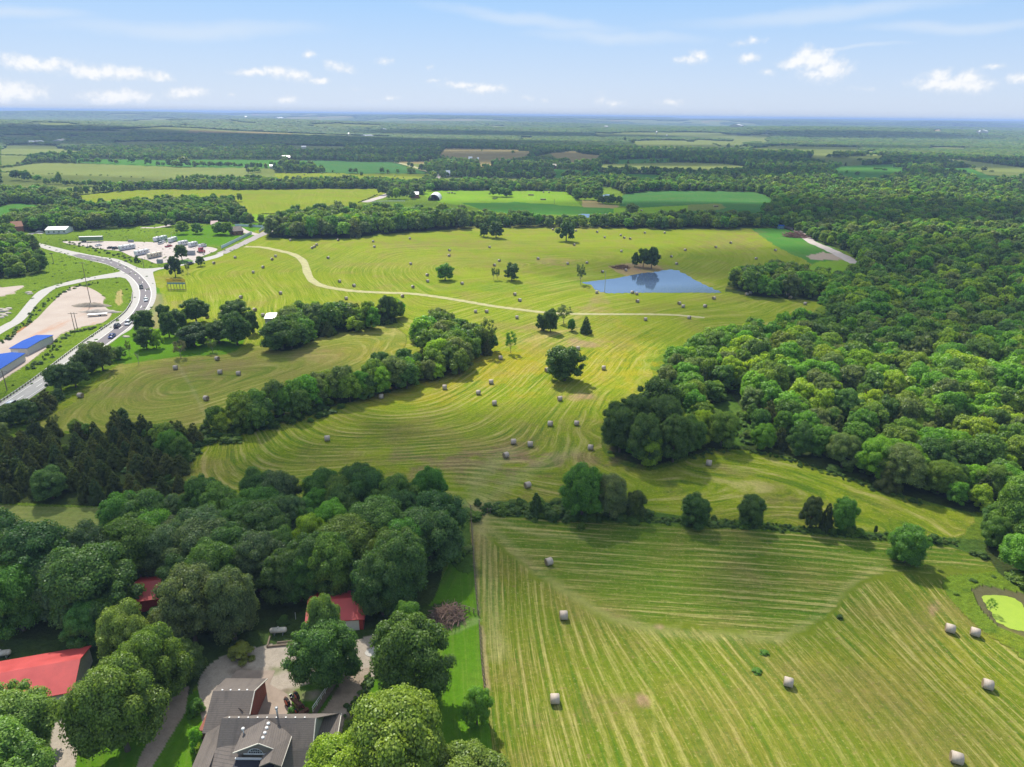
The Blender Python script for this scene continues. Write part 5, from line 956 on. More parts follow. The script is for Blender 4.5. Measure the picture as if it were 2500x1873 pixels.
# ------------------------------------------------------------------ buildings
def barn(name, label, cat, c0, c1, depth, he, hr, wall, roof, group=None, over=.3, door=None, win=0, ridge='along', doormat=None, front_open=False, chimney=False):
    """gabled building: front ground corners c0 -> c1 (left to right), reaching back by depth"""
    g0, g1 = (G(*c) if len(c) == 2 else Vector(c) for c in (c0, c1)); zb = min(g0.z, g1.z); g0.z = g1.z = 0
    L_ = (g1-g0).length; rz = math.atan2(g1.y-g0.y, g1.x-g0.x)
    r_ = empty(name, (g0.x, g0.y, zb), rz, label=label, cat=cat, group=group)
    def W_(bm):
        if ridge == 'along':
            a = [(0, 0), (0, he), (depth/2, hr-.05), (depth, he), (depth, 0)]
            prism(bm, a, 0, L_)
        else:
            box(bm, (L_/2, depth/2, he/2), (L_, depth, he))
            for y_ in (0, depth):
                vs = [bm.verts.new(v) for v in ((0, y_, he), (L_, y_, he), (L_/2, y_, hr-.05))]; bm.faces.new(vs)
    part('wall', wall, r_, W_)
    def Rf(bm):
        th = .12
        if ridge == 'along':
            for (ya, za, yb, zb_) in ((-over, he-over*(hr-he)/(depth/2), depth/2, hr), (depth+over, he-over*(hr-he)/(depth/2), depth/2, hr)):
                v = [(x, y, z+dz) for dz in (0, th) for x, y, z in ((-over, ya, za), (L_+over, ya, za), (L_+over, yb, zb_), (-over, yb, zb_))]
                vs = [bm.verts.new(q_) for q_ in v]
                for f in ((0, 1, 2, 3), (4, 5, 6, 7), (0, 1, 5, 4), (1, 2, 6, 5), (2, 3, 7, 6), (3, 0, 4, 7)): bm.faces.new([vs[i] for i in f])
        else:
            for (xa, za, xb, zb_) in ((-over, he-over*(hr-he)/(L_/2), L_/2, hr), (L_+over, he-over*(hr-he)/(L_/2), L_/2, hr)):
                v = [(x, y, z+dz) for dz in (0, th) for x, y, z in ((xa, -over, za), (xa, depth+over, za), (xb, depth+over, zb_), (xb, -over, zb_))]
                vs = [bm.verts.new(q_) for q_ in v]
                for f in ((0, 1, 2, 3), (4, 5, 6, 7), (0, 1, 5, 4), (1, 2, 6, 5), (2, 3, 7, 6), (3, 0, 4, 7)): bm.faces.new([vs[i] for i in f])
    ro = part('roof', roof, r_, Rf)
    if chimney: part('chimney', M['brick'], ro, lambda bm: box(bm, (L_*.3, depth*.45, hr+.3), (.7, .7, 1.4)))
    for (x0, w_, h_) in (door or []): part('door', doormat or M['white'], r_, lambda bm: (box(bm, (x0*L_+w_/2, -.03, h_/2), (w_, .06, h_)), [box(bm, (x0*L_+w_/2, -.065, h_*q_), (w_*.96, .02, .03)) for q_ in (.25, .5, .75)]))
    for k in range(win): part('window', M['glass'], r_, lambda bm: box(bm, ((k+.5)/win*L_+.5, -.03, 1.5), (1.0, .06, .9)))
    return r_, L_
B_ = lambda *a, **k: barn(*a, **k)
B_('red_roof_shed', 'small red roofed shed with a white roll door at the gravel yard', 'shed', (752,1546), (888,1537), 7.5, 2.5, 3.9, M['redwall'], M['red'], door=[(.55, 3.6, 2.1)])
B_('red_roof_barn', 'long barn with a bright red metal roof at the left edge', 'barn', (-95,1776), (186,1722), 9.5, 2.9, 4.6, M['cream'], M['red'], door=[(.79, 3.6, 2.2), (.30, 3.2, 2.2)])
B_('red_roof_shed', 'red roof corner hidden among the trees behind the long barn', 'shed', (330,1497), (392,1488), 7, 2.6, 3.9, M['redwall'], M['red'])
B_('blue_roof_shed', 'farther blue roofed white shed on the quarry yard', 'shed', (29,867), (69.5,867), 16, 2.6, 3.0, M['cream'], M['blue'], door=[(.1, 2, 1.8)])
g0 = G(63.7,880); g1 = G(-20,934)
B_('blue_roof_shed', 'nearer long blue roofed white shed at the left edge', 'shed', tuple(g1), tuple(g0), 8.5, 2.6, 3.1, M['cream'], M['blue'])
B_('white_roof_shed', 'white roofed open shed behind the broad tree', 'shed', (648,792), (712,791), 9, 2.6, 3.5, M['grey'], M['white'], door=[(.02, 9, 1.0)])
B_('roadside_house', 'white house with a flat roof behind the highway', 'house', (112,572), (162,571), 14, 3, 4.4, M['white'], M['white'], win=4); B_('brown_barn', 'dark brown barn at the left edge in the trees', 'barn', (34,571), (60,569), 12, 5, 8, M['brown'], M['brown'])
B_('farm_house', 'dark roofed house behind the white fence', 'house', (571,575), (595,573), 12, 3, 5.5, M['brown'], M['shingle'], win=2); B_('farm_house', 'small pink roofed house among the grove', 'house', (516,557.5), (532,557), 9, 3, 5, M['cream'], simple('pinkish_roof', (.5, .36, .34), .8), win=2)
B_('farm_building', 'open barn with a pale roof beside the arched barn', 'barn', (1002,484.5), (1022,484.5), 18, 4, 6, M['brown'], M['white']); 
FBG = 'far farm buildings'
for a in [((689,391.5),(709,391.5),16,5,8,'brown','white','brown barn with a white roof on the far green field'),((659,412.5),(678,412),12,4,6,'cream','white','white roofed shed left of the far grove'),((892,337),(913,337),22,8,12,'cream','white','long white building with a red ridge far behind the green field'),((72,353),(92,353),20,5,9,'cream','white','left white building of the far farm at the left'),((95,353),(112,352),20,5,9,'redwall','white','right red walled building of the far farm at the left'),((1476,313),(1484,313),30,10,14,'brown','white','far white roof near the horizon'),((1342,411.5),(1358,411.5),12,4,7,'brown','beige','far low building with a pinkish roof beside the woods'),((1144,393.5),(1153,393.5),10,4,8,'brown','white','far house with a white gable above the trees'),((1089,430.5),(1099,430.5),10,4,8,'cream','white','white farmhouse by the bend of the far road'),((1110,430),(1114,430),8,3,5,'cream','white','small white shed right of the far farmhouse'),((1139,431),(1144,431),8,3,5,'cream','white','white shed at the right end of the far wood'),((2268,423),(2281,423),14,4,6,'cream','white','white building on the far right field'),((2300,424),(2314,424),14,4,6,'grey','white','grey building on the far right field'),((736,363),(748,363),14,4,6,'cream','white','pale far building left of the far road'),((683,291),(694,290.5),60,14,20,'cream','white','long white building on the horizon'),((598,289),(603,289),40,12,18,'cream','white','white dot of a building on the horizon hill'),((1165,394),(1169,394),8,4,7,'cream','white','small white barn right of the far gable house'),((1601,327),(1604,327),25,8,12,'cream','white','white house far off by the pale field'),((1626,336),(1629,336),20,8,12,'cream','white','white house at the edge of the far pale field'),((150,350),(165,346),20,6,9,'cream','beige','row of pale far houses right of the left farm'),((2387,330),(2391,330),50,16,22,'cream','white','left white building of the pair high on the right'),((2407,328.5),(2412,328.5),50,16,22,'cream','white','right white building of the pair high on the right'),((1808,313),(1815,312),60,14,20,'cream','white','white roofs near the horizon right of the middle'),((850,332),(853,332),30,8,12,'cream','white','small white house left of the long white building'),((941,320),(944,320),30,8,12,'cream','white','small white house above the long white building')]:
    B_('far_building', a[7], 'building', a[0], a[1], a[2], a[3], a[4], M[a[5]], M[a[6]], group=FBG)
# arched barn
g = G(1059,490); r_ = empty('arched_barn', g, 0, label='white arched fabric barn behind the tree belt', cat='barn')
def arch(bm, r=6.2, L_=26, t=.15):
    N = 20; ra = []
    for y_ in (0, L_): ra.append([bm.verts.new((-r*math.cos(math.pi*i/N), y_, r*math.sin(math.pi*i/N))) for i in range(N+1)])
    for i in range(N): bm.faces.new((ra[0][i], ra[0][i+1], ra[1][i+1], ra[1][i]))
part('roof', M['white'], r_, arch); part('end_wall', M['brown'], r_, lambda bm: box(bm, (0, 20, 2), (10, .2, 4))); part('end_frame', M['wood'], r_, lambda bm: [box(bm, (x, .3, 2), (.3, .3, 4)) for x in (-4, 0, 4)])
# blue shelter on the forest corner
B_('blue_container', 'small blue shelter at the start of the forest track', 'shelter', (1901,558.5), (1914,558.5), 3, 2.4, 2.9, M['bluebrd'], M['blue'])
# ------------------------------------------------------------------ the grey roofed house, traced corner by corner with its real heights
hv = lambda x, y, z: PZ(x, y, z)
g = PZ(640, 1790, 0); HO = Vector((g.x, g.y, 0)); hr_ = empty('brick_house', HO, 0, label='large brick house with a grey shingle roof of many gables', cat='house')
def slab(name, pts, mat, th=.18, parent=None, **kw):
    bm = bmesh.new(); P_ = [hv(*p)-HO for p in pts]; a = [bm.verts.new(p) for p in P_]; b = [bm.verts.new(p-Vector((0, 0, th))) for p in P_]
    bm.faces.new(a); bm.faces.new(b[::-1])
    for i in range(len(a)): bm.faces.new((a[i], b[i], b[(i+1) % len(a)], a[(i+1) % len(a)]))
    bmesh.ops.triangulate(bm, faces=[f for f in bm.faces if len(f.verts) > 4]); return link(name, bm_mesh(name, bm, mat), parent or hr_, **kw)
roofs = [[(551,1656,2.8),(652.2,1656.6,2.8),(621.1,1686.6,5.5),(519.9,1687,5.5)], [(519.9,1687,5.52),(621.1,1686.6,5.52),(609.5,1743.4,3.9),(600,1791,2.78),(493,1790,2.78)],
         [(562,1746,2.8),(833,1740.5,2.8),(770,1753,7.0),(541.5,1753.6,7.0)], [(541.5,1753.6,7.02),(770,1753,7.02),(763,1821,4.9),(755,1884,2.8),(520,1886,2.8),(528,1827,4.6)],
         [(503,1790,2.9),(538,1769,4.4),(528,1827,4.55),(498,1905,4.2),(455,1905,2.8)], [(528,1828,4.62),(600,1800,5.2),(585,1880,4.0),(560,1960,2.6),(470,1960,2.6)],
         [(785,1746.5,4.2),(832,1741,3.0),(822,1800,3.0),(776,1813,4.2)], [(764,1822,4.95),(776,1813,4.2),(822,1800,3.0),(828,1804,2.8),(812,1900,2.6),(735,1900,2.6)],
         [(650.6,1754,7.3),(591.5,1786,5.85),(569,1836.7,5.55),(631,1813.6,7.3)], [(650.6,1754,7.32),(631,1813.6,7.32),(668,1827,6.55),(658,1861,6.55),(686,1871,5.6),(712.8,1793.3,5.6)], [(668,1827,6.5),(658,1861,6.5),(632,1872,5.6),(641,1845,5.7)],
         [(582,1727.5,4.4),(590,1733,4.4),(600,1746,3.6),(564,1746,3.2)]]
first = None
for i, p in enumerate(roofs):
    o = slab('roof', p, M['shingle'], label='shingled roof slope'); first = first or o
def wall_px(p0, p1, z0, z1, mat, name='wall', th=.2, parent=None):
    a, b = hv(*p0)-HO, hv(*p1)-HO; a.z = b.z = 0; d = (b-a); L_ = d.length; rz = math.atan2(d.y, d.x)
    def f(bm): box(bm, (L_/2, 0, (z1-z0)/2), (L_, th, z1-z0))
    o = part(name, mat, parent or hr_, f); o.location = (a.x, a.y, z0); o.rotation_euler = (0, 0, rz); return o
def gable(pts, mat, name='gable_wall'):
    return slab(name, pts, mat, .01)
# gable end walls: vertical faces under the rakes
def vface(name, pts3, mat, parent=None, th=.12, nrm=None):
    P_ = [Vector(p)-HO for p in pts3]; nn_ = nrm or (P_[1]-P_[0]).cross(P_[2]-P_[0]).normalized(); bm = bmesh.new(); a = [bm.verts.new(p) for p in P_]; b = [bm.verts.new(p-nn_*th) for p in P_]
    bm.faces.new(a); bm.faces.new(b[::-1])
    for i in range(len(a)): bm.faces.new((a[i], b[i], b[(i+1) % len(a)], a[(i+1) % len(a)]))
    return link(name, bm_mesh(name, bm, mat), parent or hr_)
E1, R1, E2 = hv(652.2,1656.6,2.75), hv(621.1,1686.6,5.4), hv(600,1791,2.7)
x_ = (E1.x+R1.x)/2-.35; vface('wall', [(x_, E1.y-.3, 0), (x_, E1.y-.3, 2.6), (x_, R1.y, 5.2), (x_, E2.y+2.5, 3.4), (x_, E2.y+2.5, 0)], M['brick'])
for (pa, pb) in ((hv(652.6,1656,2.9), hv(621.5,1686,5.6)), (hv(621.5,1686.2,5.6), hv(609.9,1743,3.95)), (hv(770.6,1753,7.1), hv(764,1822,4.9)), (hv(770.6,1753,7.1), hv(785,1747,4.4)), (hv(630.5,1814,7.35), hv(568.5,1837,5.6)), (hv(631,1814,7.35), hv(669,1827.5,6.55)), (hv(712.9,1793,5.65), hv(686,1871,5.6)), (hv(833,1741,3.0), hv(823,1800.5,3.0)), (hv(785,1746,4.2), hv(833,1741,3.0))):
    pa, pb = pa-HO, pb-HO; part('fascia', M['cream'], hr_, lambda bm: tube(bm, [pa-Vector((0, 0, .12)), pb-Vector((0, 0, .12))], [.09, .09], 4))
W0, W1 = hv(560,1750,0), hv(770,1750,0)
part('wall', M['brick'], hr_, lambda bm: box(bm, (0, 0, 1.3), (E1.x-hv(551,1656,2.8).x-1.4, E1.y-E2.y-1.0, 2.6)), loc=((hv(551,1656,2.8).x+E1.x)/2-HO.x-.9, (E1.y+E2.y)/2-HO.y, 0))
e0, e1 = hv(562,1746,2.8), hv(833,1740.5,2.8); part('wall', M['brick'], hr_, lambda bm: box(bm, (0, 0, 1.3), (e1.x-e0.x-2.2, 8.5, 2.6)), loc=((e0.x+e1.x)/2-HO.x, e0.y-HO.y-4.9, 0))
q0, q1 = hv(770,1753,7), hv(764,1822,4.9); x_ = q0.x+.02; vface('gable_wall', [(x_, q0.y-4.4, 3.2), (x_, q0.y, 6.9), (x_, q0.y+4.2, 3.0)], M['grey'])
# front gable with its arched window over a white band and the porch shade painted dark
A0, A1, A2 = hv(577,1836,5.4), hv(631,1815.5,7.15), hv(668,1829,6.35); yf = A1.y+.35
vface('gable_wall', [(A0.x, yf, 4.7), (A2.x, yf, 4.7), (A2.x, yf, 6.2), (A1.x, yf, 7.1), (A0.x, yf, 5.5)], M['brick'], nrm=Vector((0, -1, 0)))
cx_ = (A0.x+A2.x)/2-.1
def arc_win(bm, r=.95):
    vs = [bm.verts.new((r*math.cos(math.pi*i/12), 0, r*.85*math.sin(math.pi*i/12))) for i in range(13)]; bm.faces.new(vs)
wn = part('window', M['glass'], hr_, arc_win, loc=(cx_-HO.x, yf-.08-HO.y, 5.05))
part('window_frame', M['white'], wn, lambda bm: ([tube(bm, [(1.0*math.cos(math.pi*i/10), -.03, .87*math.sin(math.pi*i/10)) for i in range(11)], [.05]*11, 4)], [box(bm, (x, -.03, .35), (.035, .04, .7)) for x in (-.6, -.3, 0, .3, .6)], box(bm, (0, -.03, .4), (1.8, .04, .035)), box(bm, (0, -.05, -.05), (3.2, .12, .12))))
part('porch_band', M['white'], hr_, lambda bm: box(bm, (0, 0, 0), (A2.x-A0.x+.3, .2, .22)), loc=((A0.x+A2.x)/2-HO.x, yf-.5-HO.y, 4.55)); part('porch_shade', simple('porch_dark', (.03, .032, .045), .8), hr_, lambda bm: box(bm, (0, 0, 0), (A2.x-A0.x+.2, 3.6, .1)), loc=((A0.x+A2.x)/2-HO.x, yf-2.4-HO.y, 4.3))  # dark slab puts the shadow below the band into colour
for (x, y) in ((655,1766.6),(651,1777.4),(646.6,1789.4),(641.7,1801.3)):
    p = hv(x, y, 7.15)-HO; part('skylight', M['white'], hr_, lambda bm: (cyl(bm, (0, 0, -.1), .24, .3, seg=14), bmesh.ops.create_uvsphere(bm, u_segments=12, v_segments=6, radius=.24, matrix=Matrix.Translation((0, 0, .05)) @ Matrix.Diagonal((1, 1, .5, 1)))), True, loc=p)
for (x, y) in ((543,1684.5),(563,1684.5),(584,1684.3),(603.6,1684.3)): part('ridge_vent', M['white'], hr_, lambda bm: box(bm, (0, 0, 0), (.22, .18, .10)), loc=hv(x, y, 5.5)-HO)
for k in range(9): part('ridge_vent', M['white'], hr_, lambda bm: box(bm, (0, 0, 0), (.18, .14, .08)), loc=hv(560+k*23, 1751.5, 7.05)-HO)
part('flue_pipe', M['steel'], hr_, lambda bm: (cyl(bm, (0, 0, .6), .13, 1.9), cyl(bm, (0, 0, 1.6), .22, .22)), True, loc=hv(678,1750,6.7)-HO); part('flue_pipe', M['white'], hr_, lambda bm: (cyl(bm, (0, 0, .2), .1, .9), cyl(bm, (0, 0, .7), .22, .25)), True, loc=hv(595,1789,6.0)-HO)
sheet('driveway', [(578,1637),(672,1637.5),(658,1671),(702,1695),(716,1760),(560,1766),(560,1660)], .05, simple('drive_concrete', (.33, .26, .21), .9, scale=.8), False)
# ------------------------------------------------------------------ retaining wall with its railing
a, b = G(833,1652), G(766,1752); d = (b-a); L_ = d.length; rz = math.atan2(d.y, d.x); r_ = empty('retaining_wall', a, rz, label='timber retaining wall with a white pipe railing beside the yard ramp', cat='wall')
part('wall_boards', M['wood'], r_, lambda bm: [box(bm, (L_/2, 0, .12+k*.24), (L_, .14+.03*(k % 2), .22)) for k in range(5)]); part('rail', M['white'], r_, lambda bm: (box(bm, (L_/2, 0, 2.1), (L_, .07, .07)), box(bm, (L_/2, 0, 1.65), (L_, .05, .05))))
for k in range(8): part('post', M['white'], r_, lambda bm: box(bm, (L_*k/7, 0, 1.65), (.07, .07, 1.0)))
# ------------------------------------------------------------------ tractor
def wheel(parent, loc, r, w_, rimmat, name='wheel'):
    t_ = part(name, M['tyre'], parent, lambda bm: bmesh.ops.create_cone(bm, cap_ends=True, segments=20, radius1=r, radius2=r, depth=w_, matrix=Matrix.Rotation(math.pi/2, 4, 'X')), True, loc)
    part('rim', rimmat, t_, lambda bm: (bmesh.ops.create_cone(bm, cap_ends=True, segments=16, radius1=r*.62, radius2=r*.62, depth=w_+.03, matrix=Matrix.Rotation(math.pi/2, 4, 'X')))); return t_
g = G(720,1722); r_ = empty('old_tractor', g, -.75, label='old rusty tractor with orange wheel rims parked behind the house', cat='tractor')
part('engine_hood', M['rust'], r_, lambda bm: (box(bm, (.9, 0, 1.15), (1.7, .55, .6)), box(bm, (1.78, 0, 1.05), (.1, .6, .8)), box(bm, (.2, 0, .75), (2.6, .35, .3)))); part('fender', M['rust'], r_, lambda bm: [box(bm, (-.75, s_*.78, 1.3), (1.2, .3, .06)) for s_ in (-1, 1)])
part('seat', M['black'], r_, lambda bm: (box(bm, (-.75, 0, 1.2), (.45, .45, .1)), box(bm, (-.98, 0, 1.4), (.08, .45, .35)))); part('exhaust_pipe', M['rust'], r_, lambda bm: cyl(bm, (1.1, .15, 1.95), .045, 1.1)); part('steering_wheel', M['black'], r_, lambda bm: bmesh.ops.create_cone(bm, segments=14, radius1=.22, radius2=.22, depth=.04, cap_ends=True, matrix=Matrix.Translation((-.2, 0, 1.65)) @ Matrix.Rotation(.6, 4, 'Y')))
part('front_bucket', M['rust'], r_, lambda bm: (box(bm, (2.6, 0, .55), (.6, 1.6, .5)), [box(bm, (1.7, s_*.5, .9), (1.9, .1, .12), ry=.3) for s_ in (-1, 1)]))
for x, y, r, w_ in ((-.75, .8, .72, .38), (-.75, -.8, .72, .38), (1.5, .6, .4, .2), (1.5, -.6, .4, .2)): wheel(r_, (x, y, r), r, w_, M['orim'])
# ------------------------------------------------------------------ gas tanks, brush piles
def gas_tank(px, py, rz, label, s_=1.):
    r_ = empty('gas_tank', G(px, py), rz, label=label, cat='gas tank')
    part('tank_body', M['cream'], r_, lambda bm: (cyl(bm, (0, 0, .95), .48, 2.2, 'X', 20), [bmesh.ops.create_uvsphere(bm, u_segments=16, v_segments=10, radius=.48, matrix=Matrix.Translation((x, 0, .95)) @ Matrix.Diagonal((.8, 1, 1, 1))) for x in (-1.1, 1.1)]), True)
    part('valve_dome', M['cream'], r_, lambda bm: cyl(bm, (0, 0, 1.5), .18, .25)); [part('leg', M['steel'], r_, lambda bm: box(bm, (x, 0, .25), (.12, .7, .5))) for x in (-.7, .7)]
gas_tank(681,1549,.12,'white gas tank on legs at the wood edge left of the red shed'); gas_tank(6,1606,.25,'white gas tank at the left edge behind the long barn')
def pile(px, py, R__, H_, n_, label, mat):
    r = random.Random(int(px)); bm = bmesh.new()
    for k in range(n_):
        a = r.uniform(0, 6.28); q = R__*math.sqrt(r.random()); z = H_*(1-(q/R__)**2)*r.uniform(.2, 1); t_ = r.uniform(0, 6.28); l_ = r.uniform(.7, 1.9)*R__*.35; dz = r.uniform(-.3, .4)*l_
        c = Vector((math.cos(a)*q, math.sin(a)*q, z+.1)); d_ = Vector((math.cos(t_)*l_, math.sin(t_)*l_, dz)); e = Vector((r.uniform(-.2, .2), r.uniform(-.2, .2), r.uniform(-.1, .2)))
        tube(bm, [c-d_, c+e, c+d_], [r.uniform(.04, .10)*R__/3, .05*R__/3, .02*R__/3], 5)
    link('brush_pile', bm_mesh('brush_pile', bm, mat), None, G(px, py), label=label, cat='brush pile')
pile(1095,1508,2.9,1.9,260,'heap of brown cut branches on the lawn by the fence',simple('dead_branches', (.20, .13, .10), .95, var=.4, scale=1.5)); pile(1942,577,9,3,160,'long reddish brown heap of cut brush beside the forest track',simple('red_brush', (.17, .09, .07), .95, var=.3)); pile(1517,654,5,1.4,90,'dark heap of branches left of the pond trees',M['rust'])
g = G(690,1580); link('log_pile', None) if False else None
# spoil heaps on the quarry yard
def mound(px, py, rx, ry, h_, label, mat):
    bm = bmesh.new(); N = 22; r = random.Random(int(px*3)); rings = []
    for j in range(6):
        t = j/5; rings.append([bm.verts.new((math.cos(2*math.pi*i/N)*rx*(1-t)*(1+r.uniform(-.15, .15)), math.sin(2*math.pi*i/N)*ry*(1-t)*(1+r.uniform(-.15, .15)), h_*math.sin(t*math.pi/2)*r.uniform(.8, 1.1)-(.1 if j == 0 else 0))) for i in range(N)])
    for a, b in zip(rings[:-1], rings[1:]):
        for i in range(N): bm.faces.new((a[i], a[(i+1) % N], b[(i+1) % N], b[i]))
    bmesh.ops.remove_doubles(bm, verts=rings[-1], dist=.5); link('gravel_heap', bm_mesh('gravel_heap', bm, mat, True), None, G(px, py), label=label, cat='gravel heap')
GH = simple('dark_spoil', (.22, .19, .15), .98, scale=.6, var=.3, bump=.8)
mound(222,747,10,3,1.6,'long dark gravel heap at the foot of the tall pole',GH); mound(245,762,10,2.6,1.2,'grey gravel heap above the flat white trailer',simple('grey_spoil', (.30, .27, .24), .98, scale=.6, var=.3, bump=.8))
# limestone blocks at the left edge
for k, (x, y) in enumerate([(3,757),(8,761),(14,758),(21,755),(6,768),(12,771),(20,765),(2,776),(70,715),(74,718),(310,823),(305,822)]):
    s_ = rng.uniform(.8, 1.6); part('rock', simple('limestone_%d' % k, (.40,.36,.30), .95) if k == 0 else bpy.data.materials['limestone_0'], None, lambda bm: (bmesh.ops.create_icosphere(bm, subdivisions=2, radius=1, matrix=Matrix.Diagonal((s_*1.3, s_, s_*.6, 1))), [setattr(v, 'co', v.co*random.uniform(.85, 1.12)) for v in bm.verts]), loc=G(x, y), label='pale limestone block lying by the curved road at the left' if k < 10 else 'white rock on the lawn beside the highway bend', cat='rock', group='limestone blocks along the verges')
# ------------------------------------------------------------------ vehicles (length along local x, nose towards +x)
def head(p, q): a, b = G(*p), G(*q); return math.atan2(b.y-a.y, b.x-a.x)
def car(label, p, rz, paint, suv=False, cat='car', name='car', group=None, bed=False):
    L_, W_, H_ = (4.8, 1.9, 1.72) if suv else (4.6, 1.82, 1.45); 
    if bed: L_ = 5.6
    r_ = empty(name, G(*p), rz, label=label, cat=cat, group=group)
    def body(bm):
        pr = [(-L_/2, .35), (-L_/2, .95), (-L_/2+.25, 1.02), (L_/2-1.1, 1.0), (L_/2-.15, .82), (L_/2, .6), (L_/2-.05, .35)]
        a = [bm.verts.new((x, -W_/2, z)) for x, z in pr]; b = [bm.verts.new((x, W_/2, z)) for x, z in pr]; bm.faces.new(a); bm.faces.new(b[::-1])
        for i in range(len(pr)): bm.faces.new((a[i], b[i], b[(i+1) % len(pr)], a[(i+1) % len(pr)]))
        bmesh.ops.bevel(bm, geom=list(bm.edges), offset=.06, segments=2, affect='EDGES')
    part('body', paint, r_, body, True)
    x0, x1 = (-L_/2+.15, .75) if suv else (-L_/2+.7, .8)
    if bed: x0, x1 = -.5, 1.3
    def cab(bm, top=False):
        zt = H_; w0, w1 = W_/2-.05, W_/2-.22; v = [(x0, w0, .98), (x1+.55, w0, .98), (x1-.1, w1, zt-.05), (x0+.35, w1, zt-.05)]
        a = [bm.verts.new((x, -y, z)) for x, y, z in v]; b = [bm.verts.new((x, y, z)) for x, y, z in v]; bm.faces.new(a); bm.faces.new(b[::-1])
        for i in range(4): bm.faces.new((a[i], b[i], b[(i+1) % 4], a[(i+1) % 4]))
    part('windows', M['glass'], r_, cab); part('roof', paint, r_, lambda bm: box(bm, ((x0+x1+.25)/2, 0, H_-.03), (x1-x0-.4, W_-.42, .07)), True)
    if bed: part('cargo_bed', M['black'], r_, lambda bm: box(bm, (-1.7, 0, 1.03), (1.9, W_-.3, .04)))
    for x in (-L_/2+.85, L_/2-.85):
        for s_ in (-1, 1): wheel(r_, (x, s_*(W_/2-.12), .34), .34, .24, M['rim'])
    for s_ in (-1, 1):
        part('headlight', M['lamp'], r_, lambda bm: box(bm, (L_/2-.1, s_*(W_/2-.28), .72), (.12, .34, .14))); part('taillight', M['tail'], r_, lambda bm: box(bm, (-L_/2, s_*(W_/2-.2), .85), (.06, .24, .18)))
    return r_
HG = 'vehicles on the highway'
car('dark car in the middle of the highway curve', (345,704), head((341,690),(345,712)), M['carblack'], True, group=HG); car('white car below the dark one on the highway curve', (357,734.5), head((361,722),(353,745)), M['carwhite'], group=HG)
car('black car in the left lane near the guardrail', (287,799), head((280,805),(297,787)), M['carblack'], True, group=HG); car('white car beside the black one on the dark lane', (313.5,792), head((322,783),(305,800)), M['carwhite'], True, group=HG); car('blue car below the other two near the tree strip', (274,824), head((284,815),(264,833)), M['navy'], group=HG)
car('white car alone on the pale highway at the left edge', (31,991), head((10,1004),(55,974)), M['carwhite'], True, group=HG); car('dark car at the far left end of the highway', (9,573), head((20,576),(-10,568)), M['navy'], group=HG)
LG_ = 'vehicles parked on the gravel lot'
car('red pickup truck alone in the middle of the gravel lot', (412,603), head((400,606),(425,600)), M['carred'], name='pickup_truck', cat='pickup truck', bed=True, group=LG_); car('black car on the side road below the gravel lot', (465,646), head((455,650),(480,643)), M['carblack'], True); car('white car beside the roadside house', (97,568), head((90,569),(105,567)), M['carwhite'])
car('white car left of the parked motorhomes', (241,601), head((232,603),(250,599)), M['carwhite'], group=LG_); car('white pickup in front of the parked caravans', (393,596), head((385,598),(402,593)), M['carwhite'], True, group=LG_); car('dark parked car at the left end of the motorhome row', (271,607), head((265,607),(280,606)), M['black'], group=LG_); car('second dark parked car at the left end of the motorhome row', (283,608.5), head((277,608.5),(292,607)), M['carblack'], True, group=LG_); car('white boat shaped car under the caravans at the top', (400,592), head((392,594),(410,590)), M['carwhite'], group=LG_)
def camper(label, p, rz, L_=8.5, motor=False, trim='navy', wall='white', H_=3.1, name='caravan', cat='caravan'):
    r_ = empty(name, G(*p), rz, label=label, cat=cat, group=LG_); W_ = 2.4
    def body(bm):
        pr = [(-L_/2, .6), (-L_/2, H_-.3), (-L_/2+.3, H_), (L_/2-.5, H_), (L_/2, H_-.7), (L_/2+(0 if motor else .2), 1.4), (L_/2-.1, .6)]
        a = [bm.verts.new((x, -W_/2, z)) for x, z in pr]; b = [bm.verts.new((x, W_/2, z)) for x, z in pr]; bm.faces.new(a); bm.faces.new(b[::-1])
        for i in range(len(pr)): bm.faces.new((a[i], b[i], b[(i+1) % len(pr)], a[(i+1) % len(pr)]))
    part('body', M[wall], r_, body); part('skirt', M['grey'], r_, lambda bm: box(bm, (0, 0, .45), (L_*.92, W_*.9, .35)))
    part('stripe', M[trim], r_, lambda bm: [box(bm, (-.2, s_*(W_/2+.01), 1.15), (L_*.85, .03, .22)) for s_ in (-1, 1)])
    for x in ([-.32, -.1, .14, .34]):
        for s_ in (-1, 1): part('window', M['glass'], r_, lambda bm: box(bm, (x*L_, s_*(W_/2+.01), 2.0), (.95 if abs(x) > .12 else .6, .04, .6)))
    part('door', M['cream'], r_, lambda bm: box(bm, (L_*.24, -(W_/2+.02), 1.55), (.7, .05, 1.8))); part('roof_vent', M['grey'], r_, lambda bm: [box(bm, (x*L_, 0, H_+.12), (.9, .8, .26)) for x in (-.25, .2)])
    if motor: part('windshield', M['glass'], r_, lambda bm: box(bm, (L_/2-.02, 0, 1.9), (.12, W_*.86, .95)))
    for x in ((-L_*.25, L_*.36) if motor else (-.45, .5)):
        for s_ in (-1, 1): wheel(r_, (x, s_*(W_/2-.15), .4), .4, .26, M['rim'])
    if not motor: part('drawbar', M['black'], r_, lambda bm: (box(bm, (L_/2+.7, 0, .5), (1.4, .12, .12)), cyl(bm, (L_/2+1.3, 0, .3), .06, .6)))
    return r_
camper('long white motorhome in the front row of the lot', (311,609.5), head((297,612),(328,607)), 10.5, True, name='motorhome', cat='motorhome'); camper('white caravan with blue windows, second in the front row', (347,622), head((328,625),(367,617)), 9.5); camper('tan caravan at the end of the front row of the lot', (378,629), head((360,633),(397,625)), 9.5, trim='brown', wall='beige')
